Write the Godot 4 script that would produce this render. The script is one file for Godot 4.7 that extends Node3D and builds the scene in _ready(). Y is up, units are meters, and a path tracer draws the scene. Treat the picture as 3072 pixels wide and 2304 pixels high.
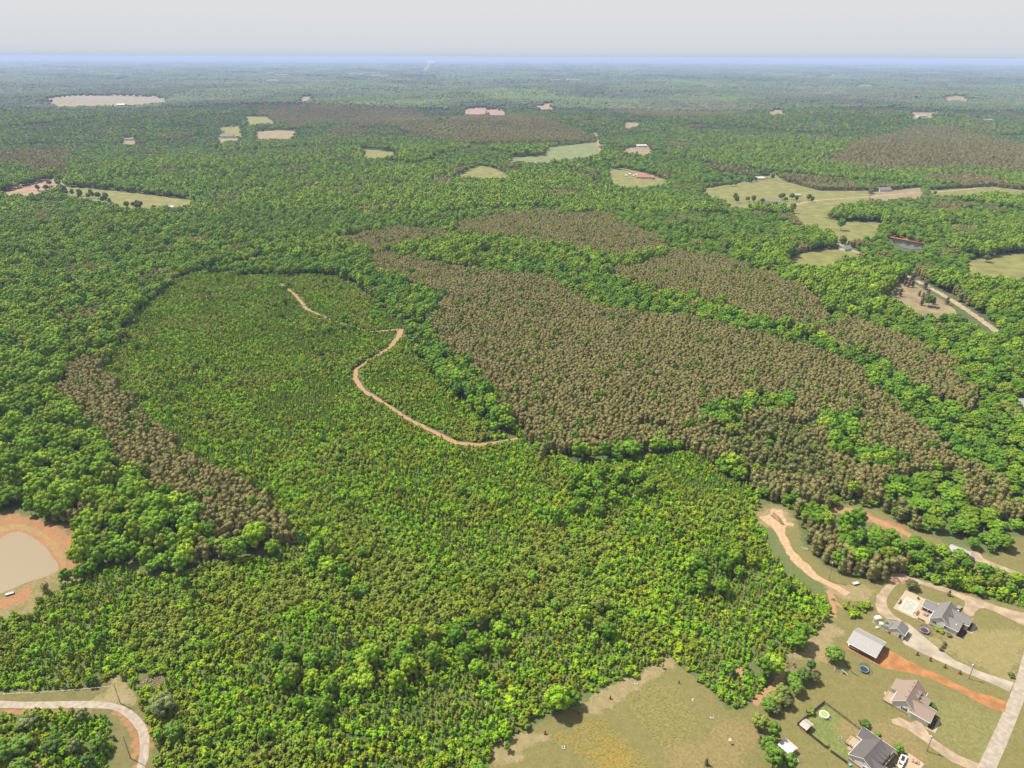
extends Node3D
# A drone's view over woods, pine plantations and a few homesteads. Units are metres, north is -z.

var M := {}                       # materials by name
var rng := RandomNumberGenerator.new()
var taken := {}                   # how often each name was used
var grain: ImageTexture           # fine grey grain
var blotch: ImageTexture          # broad grey patches

const BROAD := 1
const PINE := 2
const YOUNG := 3
const OPEN := 4
const BRIGHT := 5
const POPLAR := 6
const MIXED := 7
const GROVE := 8

func _ready():
	rng.seed = 71
	# ---------------------------------------------------------------- camera, sky, sun, air
	var cam := Camera3D.new()
	cam.name = "camera"
	cam.fov = 58.0
	cam.near = 0.5
	cam.far = 120000.0
	add_child(cam)
	cam.position = Vector3(0, 235, 0)
	cam.rotation_degrees = Vector3(-25.27, 0, 0.2)
	cam.current = true
	var sm := ProceduralSkyMaterial.new()
	sm.sky_top_color = Color(0.682, 0.670, 0.658)
	sm.sky_horizon_color = Color(0.602, 0.619, 0.640)
	sm.sky_curve = 0.06
	sm.ground_bottom_color = Color(0.30, 0.36, 0.33)
	sm.ground_horizon_color = Color(0.50, 0.58, 0.66)
	sm.sun_angle_max = 0.5
	var sky := Sky.new()
	sky.sky_material = sm
	var e := Environment.new()
	e.background_mode = Environment.BG_SKY
	e.sky = sky
	e.tonemap_mode = Environment.TONE_MAPPER_LINEAR
	e.tonemap_exposure = 2.0
	e.fog_enabled = true
	e.fog_density = 0.000062
	e.fog_light_color = Color(0.70, 0.795, 0.985)
	e.volumetric_fog_enabled = true      # for the smoke columns only
	e.volumetric_fog_density = 0.0
	e.sdfgi_enabled = true
	e.ssao_enabled = true
	e.ssil_enabled = true
	var we := WorldEnvironment.new()
	we.name = "air_and_sky"
	we.environment = e
	add_child(we)
	var sun := DirectionalLight3D.new()
	sun.name = "sun"
	sun.light_color = Color(1.0, 0.955, 0.88)
	sun.light_energy = 1.6
	sun.light_angular_distance = 1.2
	sun.shadow_enabled = true
	add_child(sun)
	sun.look_at_from_position(Vector3.ZERO, Vector3(0.48, -0.85, 0.21), Vector3.UP)
	# ---------------------------------------------------------------- the place
	make_materials()
	make_ground()
	make_tiles()
	make_roads()
	make_ponds()
	make_houses()
	make_yard_things()
	make_far_farms()
	make_yard_trees()
	make_weeds()
	make_woods()
	make_smoke()
	print("built")

# ==================================================================== helpers
func lin(r: float, g: float, b: float) -> Color:
	return Color(r, g, b).linear_to_srgb()

func numbered(called: String, parent: Node = self) -> String:
	var key := called if parent == self else str(parent.get_instance_id()) + called
	var k: int = taken.get(key, 0)
	taken[key] = k + 1
	return called if k == 0 else "%s_%03d" % [called, k]

func tag(o: Node, label: String, category: String, group := "", kind := ""):
	if label != "": o.set_meta("label", label)
	if category != "": o.set_meta("category", category)
	if group != "": o.set_meta("group", group)
	if kind != "": o.set_meta("kind", kind)
	return o

func thing(called: String, at: Vector3, turn: float, label: String, category: String, group := "") -> Node3D:
	var o := Node3D.new()
	o.name = numbered(called)
	add_child(o)
	o.position = at
	o.rotation.y = deg_to_rad(turn)
	tag(o, label, category, group)
	return o

func put(mesh: Mesh, called: String, m: Material, parent: Node = self) -> MeshInstance3D:
	var o := MeshInstance3D.new()
	o.name = numbered(called, parent)
	o.mesh = mesh
	if m: o.material_override = m
	parent.add_child(o)
	return o

var boxes := {}
func box(parent: Node, called: String, at: Vector3, size: Vector3, m: Material, turn := 0.0) -> MeshInstance3D:
	var key := str(size)
	if not boxes.has(key):
		var b := BoxMesh.new()
		b.size = size
		boxes[key] = b
	var o := put(boxes[key], called, m, parent)
	o.position = at
	o.rotation.y = deg_to_rad(turn)
	return o

func cyl(parent: Node, called: String, at: Vector3, r0: float, r1: float, h: float, m: Material, sides := 12) -> MeshInstance3D:
	var c := CylinderMesh.new()
	c.bottom_radius = r0
	c.top_radius = r1
	c.height = h
	c.radial_segments = sides
	c.rings = 1
	var o := put(c, called, m, parent)
	o.position = at + Vector3(0, h / 2, 0)
	return o

func quad(st: SurfaceTool, a: Vector3, b: Vector3, c: Vector3, d: Vector3):
	for p in [a, b, c, a, c, d]:
		st.add_vertex(p)

func extrude(parent: Node, called: String, pts: Array, off: Vector3, m: Material) -> MeshInstance3D:
	# a convex outline pushed along off
	var st := SurfaceTool.new()
	st.begin(Mesh.PRIMITIVE_TRIANGLES)
	st.set_smooth_group(-1)
	var n := pts.size()
	for i in range(1, n - 1):
		for p in [pts[0], pts[i], pts[i + 1]]: st.add_vertex(p)
		for p in [pts[0] + off, pts[i + 1] + off, pts[i] + off]: st.add_vertex(p)
	for i in n:
		var a: Vector3 = pts[i]
		var b: Vector3 = pts[(i + 1) % n]
		quad(st, b, a, a + off, b + off)
	st.generate_normals()
	return put(st.commit(), called, m, parent)

func bar(parent: Node, called: String, a: Vector3, b: Vector3, r: float, m: Material, r2 := -1.0) -> MeshInstance3D:
	# a round bar from a to b
	var st := SurfaceTool.new()
	st.begin(Mesh.PRIMITIVE_TRIANGLES)
	st.set_smooth_group(0)
	var d := (b - a).normalized()
	var s := d.cross(Vector3.UP if absf(d.y) < 0.9 else Vector3.RIGHT).normalized()
	var t := d.cross(s)
	var q := r if r2 < 0 else r2
	for i in 6:
		var u := s * cos(i * TAU / 6) + t * sin(i * TAU / 6)
		var v := s * cos((i + 1) * TAU / 6) + t * sin((i + 1) * TAU / 6)
		quad(st, a + u * r, a + v * r, b + v * q, b + u * q)
	st.generate_normals()
	return put(st.commit(), called, m, parent)

func flat(c: Color, rough := 0.9, metal := 0.0) -> StandardMaterial3D:
	var m := StandardMaterial3D.new()
	m.albedo_color = c
	m.roughness = rough
	m.metallic = metal
	return m

func worn(c: Color, rough: float, tex: Texture2D, metres: float, metal := 0.0) -> StandardMaterial3D:
	var m := flat(c, rough, metal)
	m.albedo_texture = tex
	m.uv1_triplanar = true
	m.uv1_world_triplanar = true
	m.uv1_scale = Vector3.ONE / metres
	return m

func grey_noise(side: int, freq: float, lo: float, hi: float, s: int, oct := 4) -> ImageTexture:
	var n := FastNoiseLite.new()
	n.seed = s
	n.frequency = freq
	n.fractal_octaves = oct
	var im := n.get_seamless_image(side, side)
	im.convert(Image.FORMAT_RGB8)
	var d := im.get_data()
	for i in d.size():
		d[i] = int(255.0 * (lo + (hi - lo) * d[i] / 255.0))
	return ImageTexture.create_from_image(Image.create_from_data(side, side, false, Image.FORMAT_RGB8, d))

func make_materials():
	grain = grey_noise(256, 0.09, 0.78, 1.0, 3)
	blotch = grey_noise(256, 0.02, 0.74, 1.0, 9, 5)
	var ruts := grey_noise(512, 0.035, 0.58, 1.0, 14, 5)
	M.asphalt = worn(lin(0.297, 0.262, 0.224), 0.95, grain, 60.0)
	M.concrete = worn(lin(0.318, 0.280, 0.228), 0.9, blotch, 45.0)
	M.gravel = worn(lin(0.310, 0.245, 0.176), 0.97, blotch, 30.0)
	M.orange = worn(lin(0.303, 0.140, 0.049), 0.97, blotch, 30.0)
	M.clay = worn(lin(0.370, 0.228, 0.120), 0.97, ruts, 16.0)
	M.sand = worn(lin(0.40, 0.27, 0.165), 0.97, blotch, 12.0)
	M.patio = worn(lin(0.361, 0.288, 0.211), 0.85, grain, 9.0)
	M.field_hay = worn(lin(0.150, 0.155, 0.040), 0.97, blotch, 120.0)
	M.field_green = worn(lin(0.129, 0.163, 0.057), 0.97, blotch, 140.0)
	M.field_straw = worn(lin(0.205, 0.170, 0.091), 0.97, blotch, 120.0)
	M.field_pink = worn(lin(0.257, 0.174, 0.129), 0.97, blotch, 150.0)
	M.shingle_grey = worn(lin(0.155, 0.155, 0.159), 0.9, grain, 3.0)
	M.shingle_brown = worn(lin(0.227, 0.178, 0.151), 0.9, grain, 3.0)
	M.shingle_dark = worn(lin(0.095, 0.087, 0.095), 0.9, grain, 3.0)
	M.metal_roof = worn(lin(0.303, 0.303, 0.318), 0.5, grain, 12.0, 0.15)
	M.white_roof = worn(lin(0.470, 0.470, 0.500), 0.5, grain, 8.0)
	M.tan_roof = worn(lin(0.348, 0.310, 0.280), 0.6, grain, 4.0)
	M.red_roof = worn(lin(0.318, 0.098, 0.076), 0.7, grain, 8.0)
	M.siding = worn(lin(0.602, 0.611, 0.628), 0.7, grain, 6.0)
	M.cream = worn(lin(0.568, 0.533, 0.456), 0.75, grain, 6.0)
	M.brick = worn(lin(0.227, 0.098, 0.057), 0.9, grain, 2.0)
	M.trim = flat(lin(0.619, 0.619, 0.619), 0.6)
	M.glass = flat(lin(0.03, 0.035, 0.045), 0.12)
	M.black = flat(lin(0.018, 0.018, 0.02), 0.7)
	M.dark_wood = worn(lin(0.034, 0.028, 0.022), 0.9, grain, 2.0)
	M.wood = worn(lin(0.227, 0.167, 0.106), 0.9, grain, 2.0)
	M.raw_wood = worn(lin(0.416, 0.212, 0.076), 0.85, grain, 2.0)
	M.pole_wood = worn(lin(0.227, 0.189, 0.144), 0.9, grain, 2.0)
	M.deck = worn(lin(0.341, 0.273, 0.189), 0.9, grain, 2.0)
	M.mulch = worn(lin(0.046, 0.028, 0.028), 1.0, grain, 1.5)
	M.steel = flat(lin(0.341, 0.348, 0.356), 0.4, 0.6)
	M.purple = flat(lin(0.121, 0.046, 0.151), 0.7)
	M.lilac = flat(lin(0.394, 0.273, 0.454), 0.6)
	M.mat_black = flat(lin(0.022, 0.022, 0.03), 0.8)
	M.blue = flat(lin(0.038, 0.129, 0.318), 0.5)
	M.sky_blue = flat(lin(0.114, 0.318, 0.530), 0.4)
	M.white = flat(lin(0.530, 0.530, 0.530), 0.4)
	M.red = flat(lin(0.378, 0.046, 0.034), 0.5)
	M.yellow = flat(lin(0.492, 0.378, 0.022), 0.5)
	M.rubber = flat(lin(0.015, 0.015, 0.015), 0.9)
	M.cover = worn(lin(0.361, 0.361, 0.318), 0.8, blotch, 6.0)
	M.green_water = flat(lin(0.197, 0.273, 0.098), 0.15)
	M.panel = flat(lin(0.189, 0.198, 0.215), 0.9)
	M.bark = worn(lin(0.14, 0.11, 0.08), 0.95, grain, 1.5)
	M.stone = worn(lin(0.378, 0.363, 0.333), 0.9, grain, 1.0)
	M.brush = worn(lin(0.378, 0.241, 0.189), 0.95, grain, 1.0)

# ==================================================================== terrain
func terrain_height(x: float, z: float) -> float:
	var r := sqrt(x * x + z * z)
	if r <= 600.0: return 0.0
	var t := clampf((r - 600.0) / 1800.0, 0, 1)
	t = t * t * (3 - 2 * t)
	var a := 11.0 * t + 6.0 * clampf((r - 2600.0) / 6000.0, 0, 1)
	return a * (sin(x * 0.0043 + 1.3 + 0.9 * sin(z * 0.0021)) * 0.55 + sin(z * 0.0057 - 0.7 + 1.1 * sin(x * 0.0017)) * 0.6 + sin((x + z) * 0.0023) * 0.4)

var gx := PackedFloat32Array()
var gz := PackedFloat32Array()

func make_ground():
	# one sheet to the horizon: fine cells near, wide ones far away
	for i in range(-100, 101): gx.append(i * 30.0)
	var v := 3000.0
	var step := 60.0
	while v < 70000.0:
		step = minf(step * 1.06, 4000.0)
		v += step
		gx.append(v)
		gx.insert(0, -v)
	gz = PackedFloat32Array([400.0, 200.0, 0.0])
	for i in range(1, 121): gz.append(-i * 30.0)
	v = 3600.0
	step = 60.0
	while v < 80000.0:
		step = minf(step * 1.06, 4000.0)
		v += step
		gz.append(-v)
	var n := FastNoiseLite.new()
	n.seed = 5
	n.frequency = 0.0011
	n.fractal_octaves = 5
	var vs := PackedVector3Array()
	var cs := PackedColorArray()
	for z in gz:
		for x in gx:
			vs.append(Vector3(x, terrain_height(x, z), z))
			var f := n.get_noise_2d(x * 0.7, z * 0.5) * 0.5 + 0.5
			var g := n.get_noise_2d(x * 0.25 + 900.0, z * 0.2) * 0.5 + 0.5
			cs.append(Color(0.052 + 0.022 * g, 0.078 + 0.024 * f, 0.022 + 0.008 * g))
	var ix := PackedInt32Array()
	var w := gx.size()
	for j in gz.size() - 1:
		for i in w - 1:
			var a := j * w + i
			ix.append_array([a, a + w, a + 1, a + 1, a + w, a + w + 1])
	var arr := []
	arr.resize(Mesh.ARRAY_MAX)
	arr[Mesh.ARRAY_VERTEX] = vs
	arr[Mesh.ARRAY_COLOR] = cs
	arr[Mesh.ARRAY_INDEX] = ix
	var am := ArrayMesh.new()
	am.add_surface_from_arrays(Mesh.PRIMITIVE_TRIANGLES, arr)
	var st := SurfaceTool.new()
	st.create_from(am, 0)
	st.generate_normals()
	var m := worn(Color.WHITE, 1.0, blotch, 90.0)
	m.vertex_color_use_as_albedo = true
	tag(put(st.commit(), "ground", m), "leaf litter and undergrowth covering the wooded plain to the horizon", "ground", "", "structure")

func pts2(a: Array) -> PackedVector2Array:
	var p := PackedVector2Array()
	for i in range(0, a.size(), 2): p.append(Vector2(a[i], a[i + 1]))
	return p

func ragged(p: PackedVector2Array, step: float, amount: float, s: int) -> PackedVector2Array:
	var n := FastNoiseLite.new()
	n.seed = s
	n.frequency = 0.35 / step
	var q := PackedVector2Array()
	for i in p.size():
		var a := p[i]
		var b := p[(i + 1) % p.size()]
		var k := maxi(1, int(a.distance_to(b) / step))
		for j in k:
			var c := a.lerp(b, float(j) / k)
			q.append(c + Vector2(n.get_noise_2d(c.x, c.y), n.get_noise_2d(c.x + 500.0, c.y)) * amount)
	return q

func sheet(called: String, p: PackedVector2Array, up: float, m: Material, label: String, category: String, kind := "structure") -> MeshInstance3D:
	# a polygon laid on the terrain, cut along the ground's cells where the ground rolls
	var st := SurfaceTool.new()
	st.begin(Mesh.PRIMITIVE_TRIANGLES)
	var lo := p[0]
	var hi := p[0]
	var far := 0.0
	for q in p:
		lo = lo.min(q)
		hi = hi.max(q)
		far = maxf(far, q.length())
	var pieces := []
	if far < 590.0:
		pieces.append(p)
	else:
		for j in gz.size() - 1:
			if gz[j + 1] > hi.y or gz[j] < lo.y: continue
			for i in gx.size() - 1:
				if gx[i] > hi.x or gx[i + 1] < lo.x: continue
				var a := Vector2(gx[i], gz[j])
				var b := Vector2(gx[i + 1], gz[j])
				var c := Vector2(gx[i], gz[j + 1])
				var d := Vector2(gx[i + 1], gz[j + 1])
				for tri in [[a, c, b], [b, c, d]]:
					for r in Geometry2D.intersect_polygons(p, PackedVector2Array(tri)):
						var h := []
						for t in tri: h.append(Vector3(t.x, terrain_height(t.x, t.y), t.y))
						pieces.append([r, Plane(h[0], h[1], h[2])])
	for piece in pieces:
		var ring: PackedVector2Array = piece if piece is PackedVector2Array else piece[0]
		var ids := Geometry2D.triangulate_polygon(ring)
		for k in ids:
			var y := up
			if piece is Array:
				var pl: Plane = piece[1]
				y = up + (pl.d - pl.normal.x * ring[k].x - pl.normal.z * ring[k].y) / pl.normal.y
			st.set_normal(Vector3.UP)
			st.add_vertex(Vector3(ring[k].x, y, ring[k].y))
	var o := put(st.commit(), called, m)
	tag(o, label, category, "", kind)
	return o

# ---------------------------------------------------------------- the two plots of open ground whose soil shows close by
func paint(im: Image, p: PackedVector2Array, ox: float, oz: float, cell: float, value: float):
	var lo := 1e9
	var hi := -1e9
	for q in p:
		lo = minf(lo, q.y)
		hi = maxf(hi, q.y)
	var h := im.get_height()
	for row in range(maxi(0, int((lo - oz) / cell)), mini(h, int((hi - oz) / cell) + 1)):
		var z := oz + (row + 0.5) * cell
		var xs := []
		for i in p.size():
			var a := p[i]
			var b := p[(i + 1) % p.size()]
			if (a.y <= z) != (b.y <= z):
				xs.append(a.x + (z - a.y) / (b.y - a.y) * (b.x - a.x))
		xs.sort()
		for i in range(0, xs.size() - 1, 2):
			var x0 := int(round((xs[i] - ox) / cell))
			var x1 := int(round((xs[i + 1] - ox) / cell))
			im.fill_rect(Rect2i(x0, row, x1 - x0, 1), Color(value, value, value))

func soil(called: String, ox: float, oz: float, wide: float, deep: float, px: int, layers: Array, base: Array, label: String):
	# layers: [polygon, colour a, colour b, edge softness in texels, speckle]
	var cell := wide / px
	var py := int(deep / cell)
	var fine := FastNoiseLite.new()
	fine.seed = 21
	fine.frequency = 0.16
	fine.fractal_octaves = 3
	var broad := FastNoiseLite.new()
	broad.seed = 22
	broad.frequency = 0.012 * 0.25 / cell * 4.0
	broad.fractal_octaves = 5
	var mid := FastNoiseLite.new()
	mid.seed = 23
	mid.frequency = 0.05
	mid.fractal_octaves = 3
	var nf := fine.get_image(px, py).get_data()
	var nb := broad.get_image(px, py).get_data()
	var nm := mid.get_image(px, py).get_data()
	var out := PackedByteArray()
	out.resize(px * py * 3)
	var cr := PackedFloat32Array()
	var cg := PackedFloat32Array()
	var cb := PackedFloat32Array()
	cr.resize(px * py)
	cg.resize(px * py)
	cb.resize(px * py)
	var a0: Color = base[0]
	var a1: Color = base[1]
	for i in px * py:
		var t := nb[i] / 255.0
		t = clampf((t - 0.5) * 1.6 + 0.5 + (nm[i] - 128) / 420.0, 0, 1)
		cr[i] = a0.r + (a1.r - a0.r) * t
		cg[i] = a0.g + (a1.g - a0.g) * t
		cb[i] = a0.b + (a1.b - a0.b) * t
	for l in layers:
		var mask := Image.create(px, py, false, Image.FORMAT_L8)
		paint(mask, ragged(l[0], 2.5, l[3] * cell * 0.7, 77), ox, oz, cell, 1.0)
		var small := maxi(2, int(l[3]))
		mask.resize(maxi(1, px / small), maxi(1, py / small), Image.INTERPOLATE_BILINEAR)
		mask.resize(px, py, Image.INTERPOLATE_CUBIC)
		mask.convert(Image.FORMAT_L8)
		var md := mask.get_data()
		var c0: Color = l[1]
		var c1: Color = l[2]
		var speck: float = l[4]
		for i in px * py:
			var v := md[i]
			if v == 0: continue
			var w := clampf((v / 255.0 - 0.5 + (nm[i] + nf[i] - 256) / 256.0 * speck) * 2.4 + 0.5, 0, 1)
			if v > 250 and speck < 0.5: w = 1.0
			var t := clampf((nb[i] - 128) / 110.0 + (nf[i] - 128) / 200.0 + 0.5, 0, 1)
			cr[i] += (c0.r + (c1.r - c0.r) * t - cr[i]) * w
			cg[i] += (c0.g + (c1.g - c0.g) * t - cg[i]) * w
			cb[i] += (c0.b + (c1.b - c0.b) * t - cb[i]) * w
	for i in px * py:
		var k := 0.74 + 0.52 * (nf[i] / 255.0)
		out[i * 3] = clampi(int(255.0 * pow(cr[i] * k, 0.4545)), 0, 255)
		out[i * 3 + 1] = clampi(int(255.0 * pow(cg[i] * k, 0.4545)), 0, 255)
		out[i * 3 + 2] = clampi(int(255.0 * pow(cb[i] * k, 0.4545)), 0, 255)
	var m := flat(Color.WHITE, 1.0)
	m.albedo_texture = ImageTexture.create_from_image(Image.create_from_data(px, py, false, Image.FORMAT_RGB8, out))
	var st := SurfaceTool.new()
	st.begin(Mesh.PRIMITIVE_TRIANGLES)
	var c4 := [Vector2(0, 0), Vector2(1, 0), Vector2(0, 1), Vector2(1, 0), Vector2(1, 1), Vector2(0, 1)]
	for c in c4:
		st.set_normal(Vector3.UP)
		st.set_uv(c)
		st.add_vertex(Vector3(ox + c.x * wide, 0.02, oz + c.y * py * cell))
	tag(put(st.commit(), called, m), label, "ground", "", "structure")

func make_tiles():
	var kinds := {
		"green": [Color(0.077, 0.108, 0.021), Color(0.108, 0.124, 0.031), 4.0, 0.25],
		"greenish": [Color(0.104, 0.108, 0.031), Color(0.127, 0.120, 0.040), 30.0, 0.6],
		"gold": [Color(0.130, 0.112, 0.027), Color(0.115, 0.115, 0.036), 8.0, 0.9],
		"gold2": [Color(0.170, 0.124, 0.017), Color(0.139, 0.120, 0.030), 10.0, 1.1],
		"square": [Color(0.111, 0.108, 0.031), Color(0.127, 0.120, 0.039), 3.0, 0.3],
		"tan": [Color(0.178, 0.144, 0.077), Color(0.142, 0.124, 0.051), 12.0, 0.9],
		"straw": [Color(0.162, 0.140, 0.057), Color(0.139, 0.124, 0.044), 40.0, 0.7],
		"brown": [Color(0.130, 0.105, 0.039), Color(0.142, 0.115, 0.044), 40.0, 0.5],
		"orange": [Color(0.224, 0.128, 0.048), Color(0.193, 0.132, 0.062), 6.0, 0.6],
		"red": [Color(0.216, 0.105, 0.044), Color(0.178, 0.100, 0.048), 8.0, 0.5],
		"redd": [Color(0.193, 0.068, 0.026), Color(0.178, 0.080, 0.033), 5.0, 0.4],
		"tanb": [Color(0.200, 0.144, 0.062), Color(0.178, 0.120, 0.048), 5.0, 0.5],
		"grassb": [Color(0.111, 0.105, 0.036), Color(0.154, 0.124, 0.055), 4.0, 0.5],
		"litter": [Color(0.038, 0.040, 0.014), Color(0.058, 0.052, 0.022), 10.0, 0.6],
	}
	var right := []
	right.append([pts2([-10.5,-145.5,-9,-169,-7.6,-177.9,17.6,-191.1,43.3,-205.7,68.2,-219.9,77,-210.6,83.3,-201.3,85.5,-194.4,92.8,-193.6,97.1,-197.3,102.7,-201.1,107.9,-205,111.1,-208.8,116.1,-214.6,117.1,-219.6,119.3,-221.4,128,-222,131.3,-228,145.1,-241.7,152.8,-255.2,154.8,-265.4,147.1,-278.3,144,-292.9,145.8,-308.6,139,-319.1,137.9,-327.8,149.7,-335.6,160.8,-332.5,159.9,-319.2,155.3,-296.8,161.3,-278.4,168.4,-273.2,183.1,-269.9,194.6,-276.8,204.4,-271,220.2,-262.5,242.3,-251,256.2,-243.7,264.5,-202.5,217.2,-146.3]), Color(0.117, 0.105, 0.034), Color(0.098, 0.095, 0.026), 5.0, 0.4])
	right.append([pts2([179.8,-326.7,195.7,-335.9,209.8,-331.4,219.6,-314,231.5,-303.1,233.1,-297.2,249.3,-295.4,249.5,-287.9,262.8,-293.6,270.4,-305.3,300.7,-305.5,269.5,-262.1,251.8,-265.3,235.7,-277,231.7,-284.1,224,-289.6,212.9,-301,204.2,-319.5,191,-325]), Color(0.117, 0.105, 0.034), Color(0.098, 0.095, 0.026), 5.0, 0.4])
	for a in [
		["green", [111.6,-187.5,126.2,-196.9,134.4,-185.4,125.1,-172.7,119.5,-177.4]],
		["gold", [26.5,-187.2,30.1,-191,37.2,-190.5,38.1,-186.2,42.1,-182,46.9,-177.4,50.7,-173,51.7,-171,44.6,-163,31.7,-163,27.4,-172.4,23.3,-176.8,15.3,-179.8,19.2,-184,22.9,-183.5]],
		["gold2", [26.7,-174.3,31,-176.8,36,-180.9,42.4,-177.4,43.7,-173.9,45.6,-169.1,38.5,-165.3,30.5,-171.9]],
		["square", [45.6,-199.6,59.6,-206.8,68.9,-208.1,72.8,-186.8,57.9,-175.7,49.2,-191.7]],
		["tan", [33.6,-201.9,41.5,-205.5,58,-214.3,66.4,-220.9,71.1,-218.3,60.1,-209.3,47.4,-202,42.5,-195,33.1,-192.7,27.6,-194.9]],
		["tan", [-7.5,-175.7,1.6,-182.3,13.2,-185,15.3,-179.8,7,-178.2,2.4,-171.8,-7.3,-169.8]],
		["brown", [60,-175,75.9,-184.2,88,-194.1,94.8,-185.3,81.5,-169.4,50,-169.2]],
		["tan", [133.1,-230.8,139,-233.7,142.8,-232.2,141.9,-226.6,135.7,-218.4,129.9,-217.9,128.5,-220.6,119,-220.5,121.4,-223.3,128.7,-223.8]],
		["orange", [138.8,-234.1,141.4,-234.2,140.2,-229.4,142.2,-225.6,137.9,-223.8,134.6,-219.3,133.8,-219.7,136.9,-226.5,134.8,-230.3]],
		["tan", [135.6,-234.7,141.9,-239,146.6,-241.5,150.8,-238.4,150.6,-234.8,144.8,-232.9,140.4,-226.5,131.1,-225.4]],
		["tan", [154.4,-267.7,161.9,-267.8,169.1,-267.1,178,-265,170.9,-251.9,162.8,-255.2,158.5,-258.6,155.1,-262]],
		["tan", [139.9,-325,151.8,-332.9,158.2,-328,159,-314.8,148.8,-311.2,143.9,-312.9,137.8,-316.6]],
		["red", [184.4,-265.4,190.3,-272.4,195.6,-273.4,199.6,-271.6,195.3,-268,188.4,-266.3]],
		["red", [199.9,-271.4,206.5,-266.8,213.9,-264.3,220.6,-260.6,226.3,-255.7,232.7,-252.1,239.7,-247.1,237.9,-244.5,231.2,-249.7,223.1,-257.5,213.2,-263,201.6,-269.4]],
		["tan", [196.4,-222.3,206.2,-225.4,219,-224.4,213.5,-218.4,200.4,-219.8]],
		["tan", [185.7,-233.2,190,-232.1,191.8,-225.3,189.1,-223.3]],
		["red", [183.4,-327.7,193.3,-332.1,202,-328.3,209.9,-320.7,217.5,-313.4,212,-302.7,207.2,-310.6,200.5,-318.8,191.3,-323.4]],
		["greenish", [163.1,-205.2,197,-188.1,172.1,-170.6,162.6,-177.5]],
		["brown", [125.8,-187.8,150.9,-190.7,158,-177.5,167.1,-169.7,140.4,-169.6]],
		["straw", [194.3,-239,231.7,-237.7,224.2,-224.9,210.5,-210.4,200.1,-216.7,191,-228.2]]]:
		var k: Array = kinds[a[0]]
		right.append([pts2(a[1]), k[0], k[1], k[2], k[3]])
	soil("lawn", -30.0, -345.0, 360.0, 205.0, 1500, right, [Color(0.058, 0.086, 0.020), Color(0.078, 0.090, 0.028)], "dry tan green lawns and mown field around the houses")
	var left := []
	for q in [[-224.3,-203.2,-204.7,-201.5,-193.9,-201.9,-183.4,-202.9,-173,-204.3,-167.5,-208,-165.1,-209.8,-160.9,-207.5,-154,-203.5,-149.8,-197.7,-144.3,-191,-138.8,-185.3,-134.8,-179.8,-132.2,-174.2,-126.7,-165.2,-122.1,-155.2,-138.1,-155.2,-144.3,-165.2,-151.6,-179.8,-154,-185.6,-157.7,-189.3,-165.6,-190.9,-180.4,-191.7,-200.9,-190.3,-214.8,-189.9], [-291.4,-325.5,-285.1,-323.8,-279.3,-324.2,-266.9,-319.2,-257,-314.7,-248.6,-313.9,-239.6,-312.3,-235.4,-307.5,-230.1,-298.9,-221.9,-288.5,-218,-280,-216.9,-273.2,-222.8,-273.1,-224.2,-267.8,-233.8,-263.9,-228.2,-252.1,-234.3,-249.7,-239.5,-247.9,-256.4,-242.1,-315.8,-323.6]]: left.append([pts2(q), Color(0.103, 0.095, 0.031), Color(0.081, 0.080, 0.024), 5.0, 0.4])
	for a in [
		["grassb", [-239.3,-267.7,-226.2,-275.8,-216.3,-274.5,-208.7,-257.1,-220.8,-245.1,-233.4,-238.8,-249.2,-232.2,-261.4,-249]],
		["red", [-287.4,-319.5,-284.6,-322.9,-279,-323.8,-266.6,-318.8,-257,-314.7,-244.8,-307.4,-237.6,-303.5,-229.3,-295.9,-222.3,-288.5,-218.5,-280,-217,-272.5,-223.4,-274.1,-224.7,-272.4,-230.4,-267.8,-234.7,-263.9,-228.5,-252.7,-235.1,-250.9,-239.9,-248.5,-253,-243.2,-256.4,-242.1,-311.5,-317.7]],
		["grassb", [-246.5,-258.5,-244,-261.3,-238.9,-267.1,-232.4,-271.1,-228.2,-275.5,-225.1,-273.1,-230.8,-268.4,-236.9,-263.9,-240.2,-258.8,-243.9,-254.5,-252.6,-248.4,-255.5,-252.6]],
		["tanb", [-281.9,-311.2,-278,-312.9,-270.8,-313.3,-261,-309.7,-247.9,-301.1,-236.3,-291.4,-227.5,-282,-224.4,-275.8,-227.1,-276.5,-231.2,-282.7,-240.1,-291.3,-249.4,-298.8,-259,-305,-267.4,-308.1,-275.3,-308.9,-277.6,-304.9]],
		["redd", [-247.6,-312.3,-239.6,-312.3,-237.3,-309.1,-241.1,-307.8,-244.7,-309]],
		["tan", [-167.3,-197.2,-165.1,-209.8,-160.9,-207.5,-149.8,-197.7,-149.4,-192.6,-157.6,-196]],
		["red", [-203.1,-193.7,-194.2,-193.8,-174.5,-193.9,-167.3,-193.8,-166.3,-192.1,-172.8,-190.9,-187,-190.8,-200.6,-189.9]],
		["red", [-157.6,-192.6,-151,-190.1,-145.8,-186.1,-142.5,-182.9,-138.8,-176,-136.2,-168.5,-137.1,-165.2,-143.4,-179.8,-147.9,-185.3,-152.7,-189.3]],
		["red", [-142,-187.7,-137.7,-184.5,-134.8,-179.8,-133.6,-174.9,-135.1,-176,-138.2,-181.7]],
		["red", [-173.5,-170.7,-172.9,-173.7,-168.7,-173.3,-164.9,-171.5,-166.4,-168.4,-172,-168.4]]]:
		var k: Array = kinds[a[0]]
		left.append([pts2(a[1]), k[0], k[1], k[2], k[3]])
	soil("verge", -340.0, -345.0, 240.0, 200.0, 800, left, [Color(0.058, 0.086, 0.020), Color(0.078, 0.090, 0.028)], "grassy and bare clay ground around pond and bending road")

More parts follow.
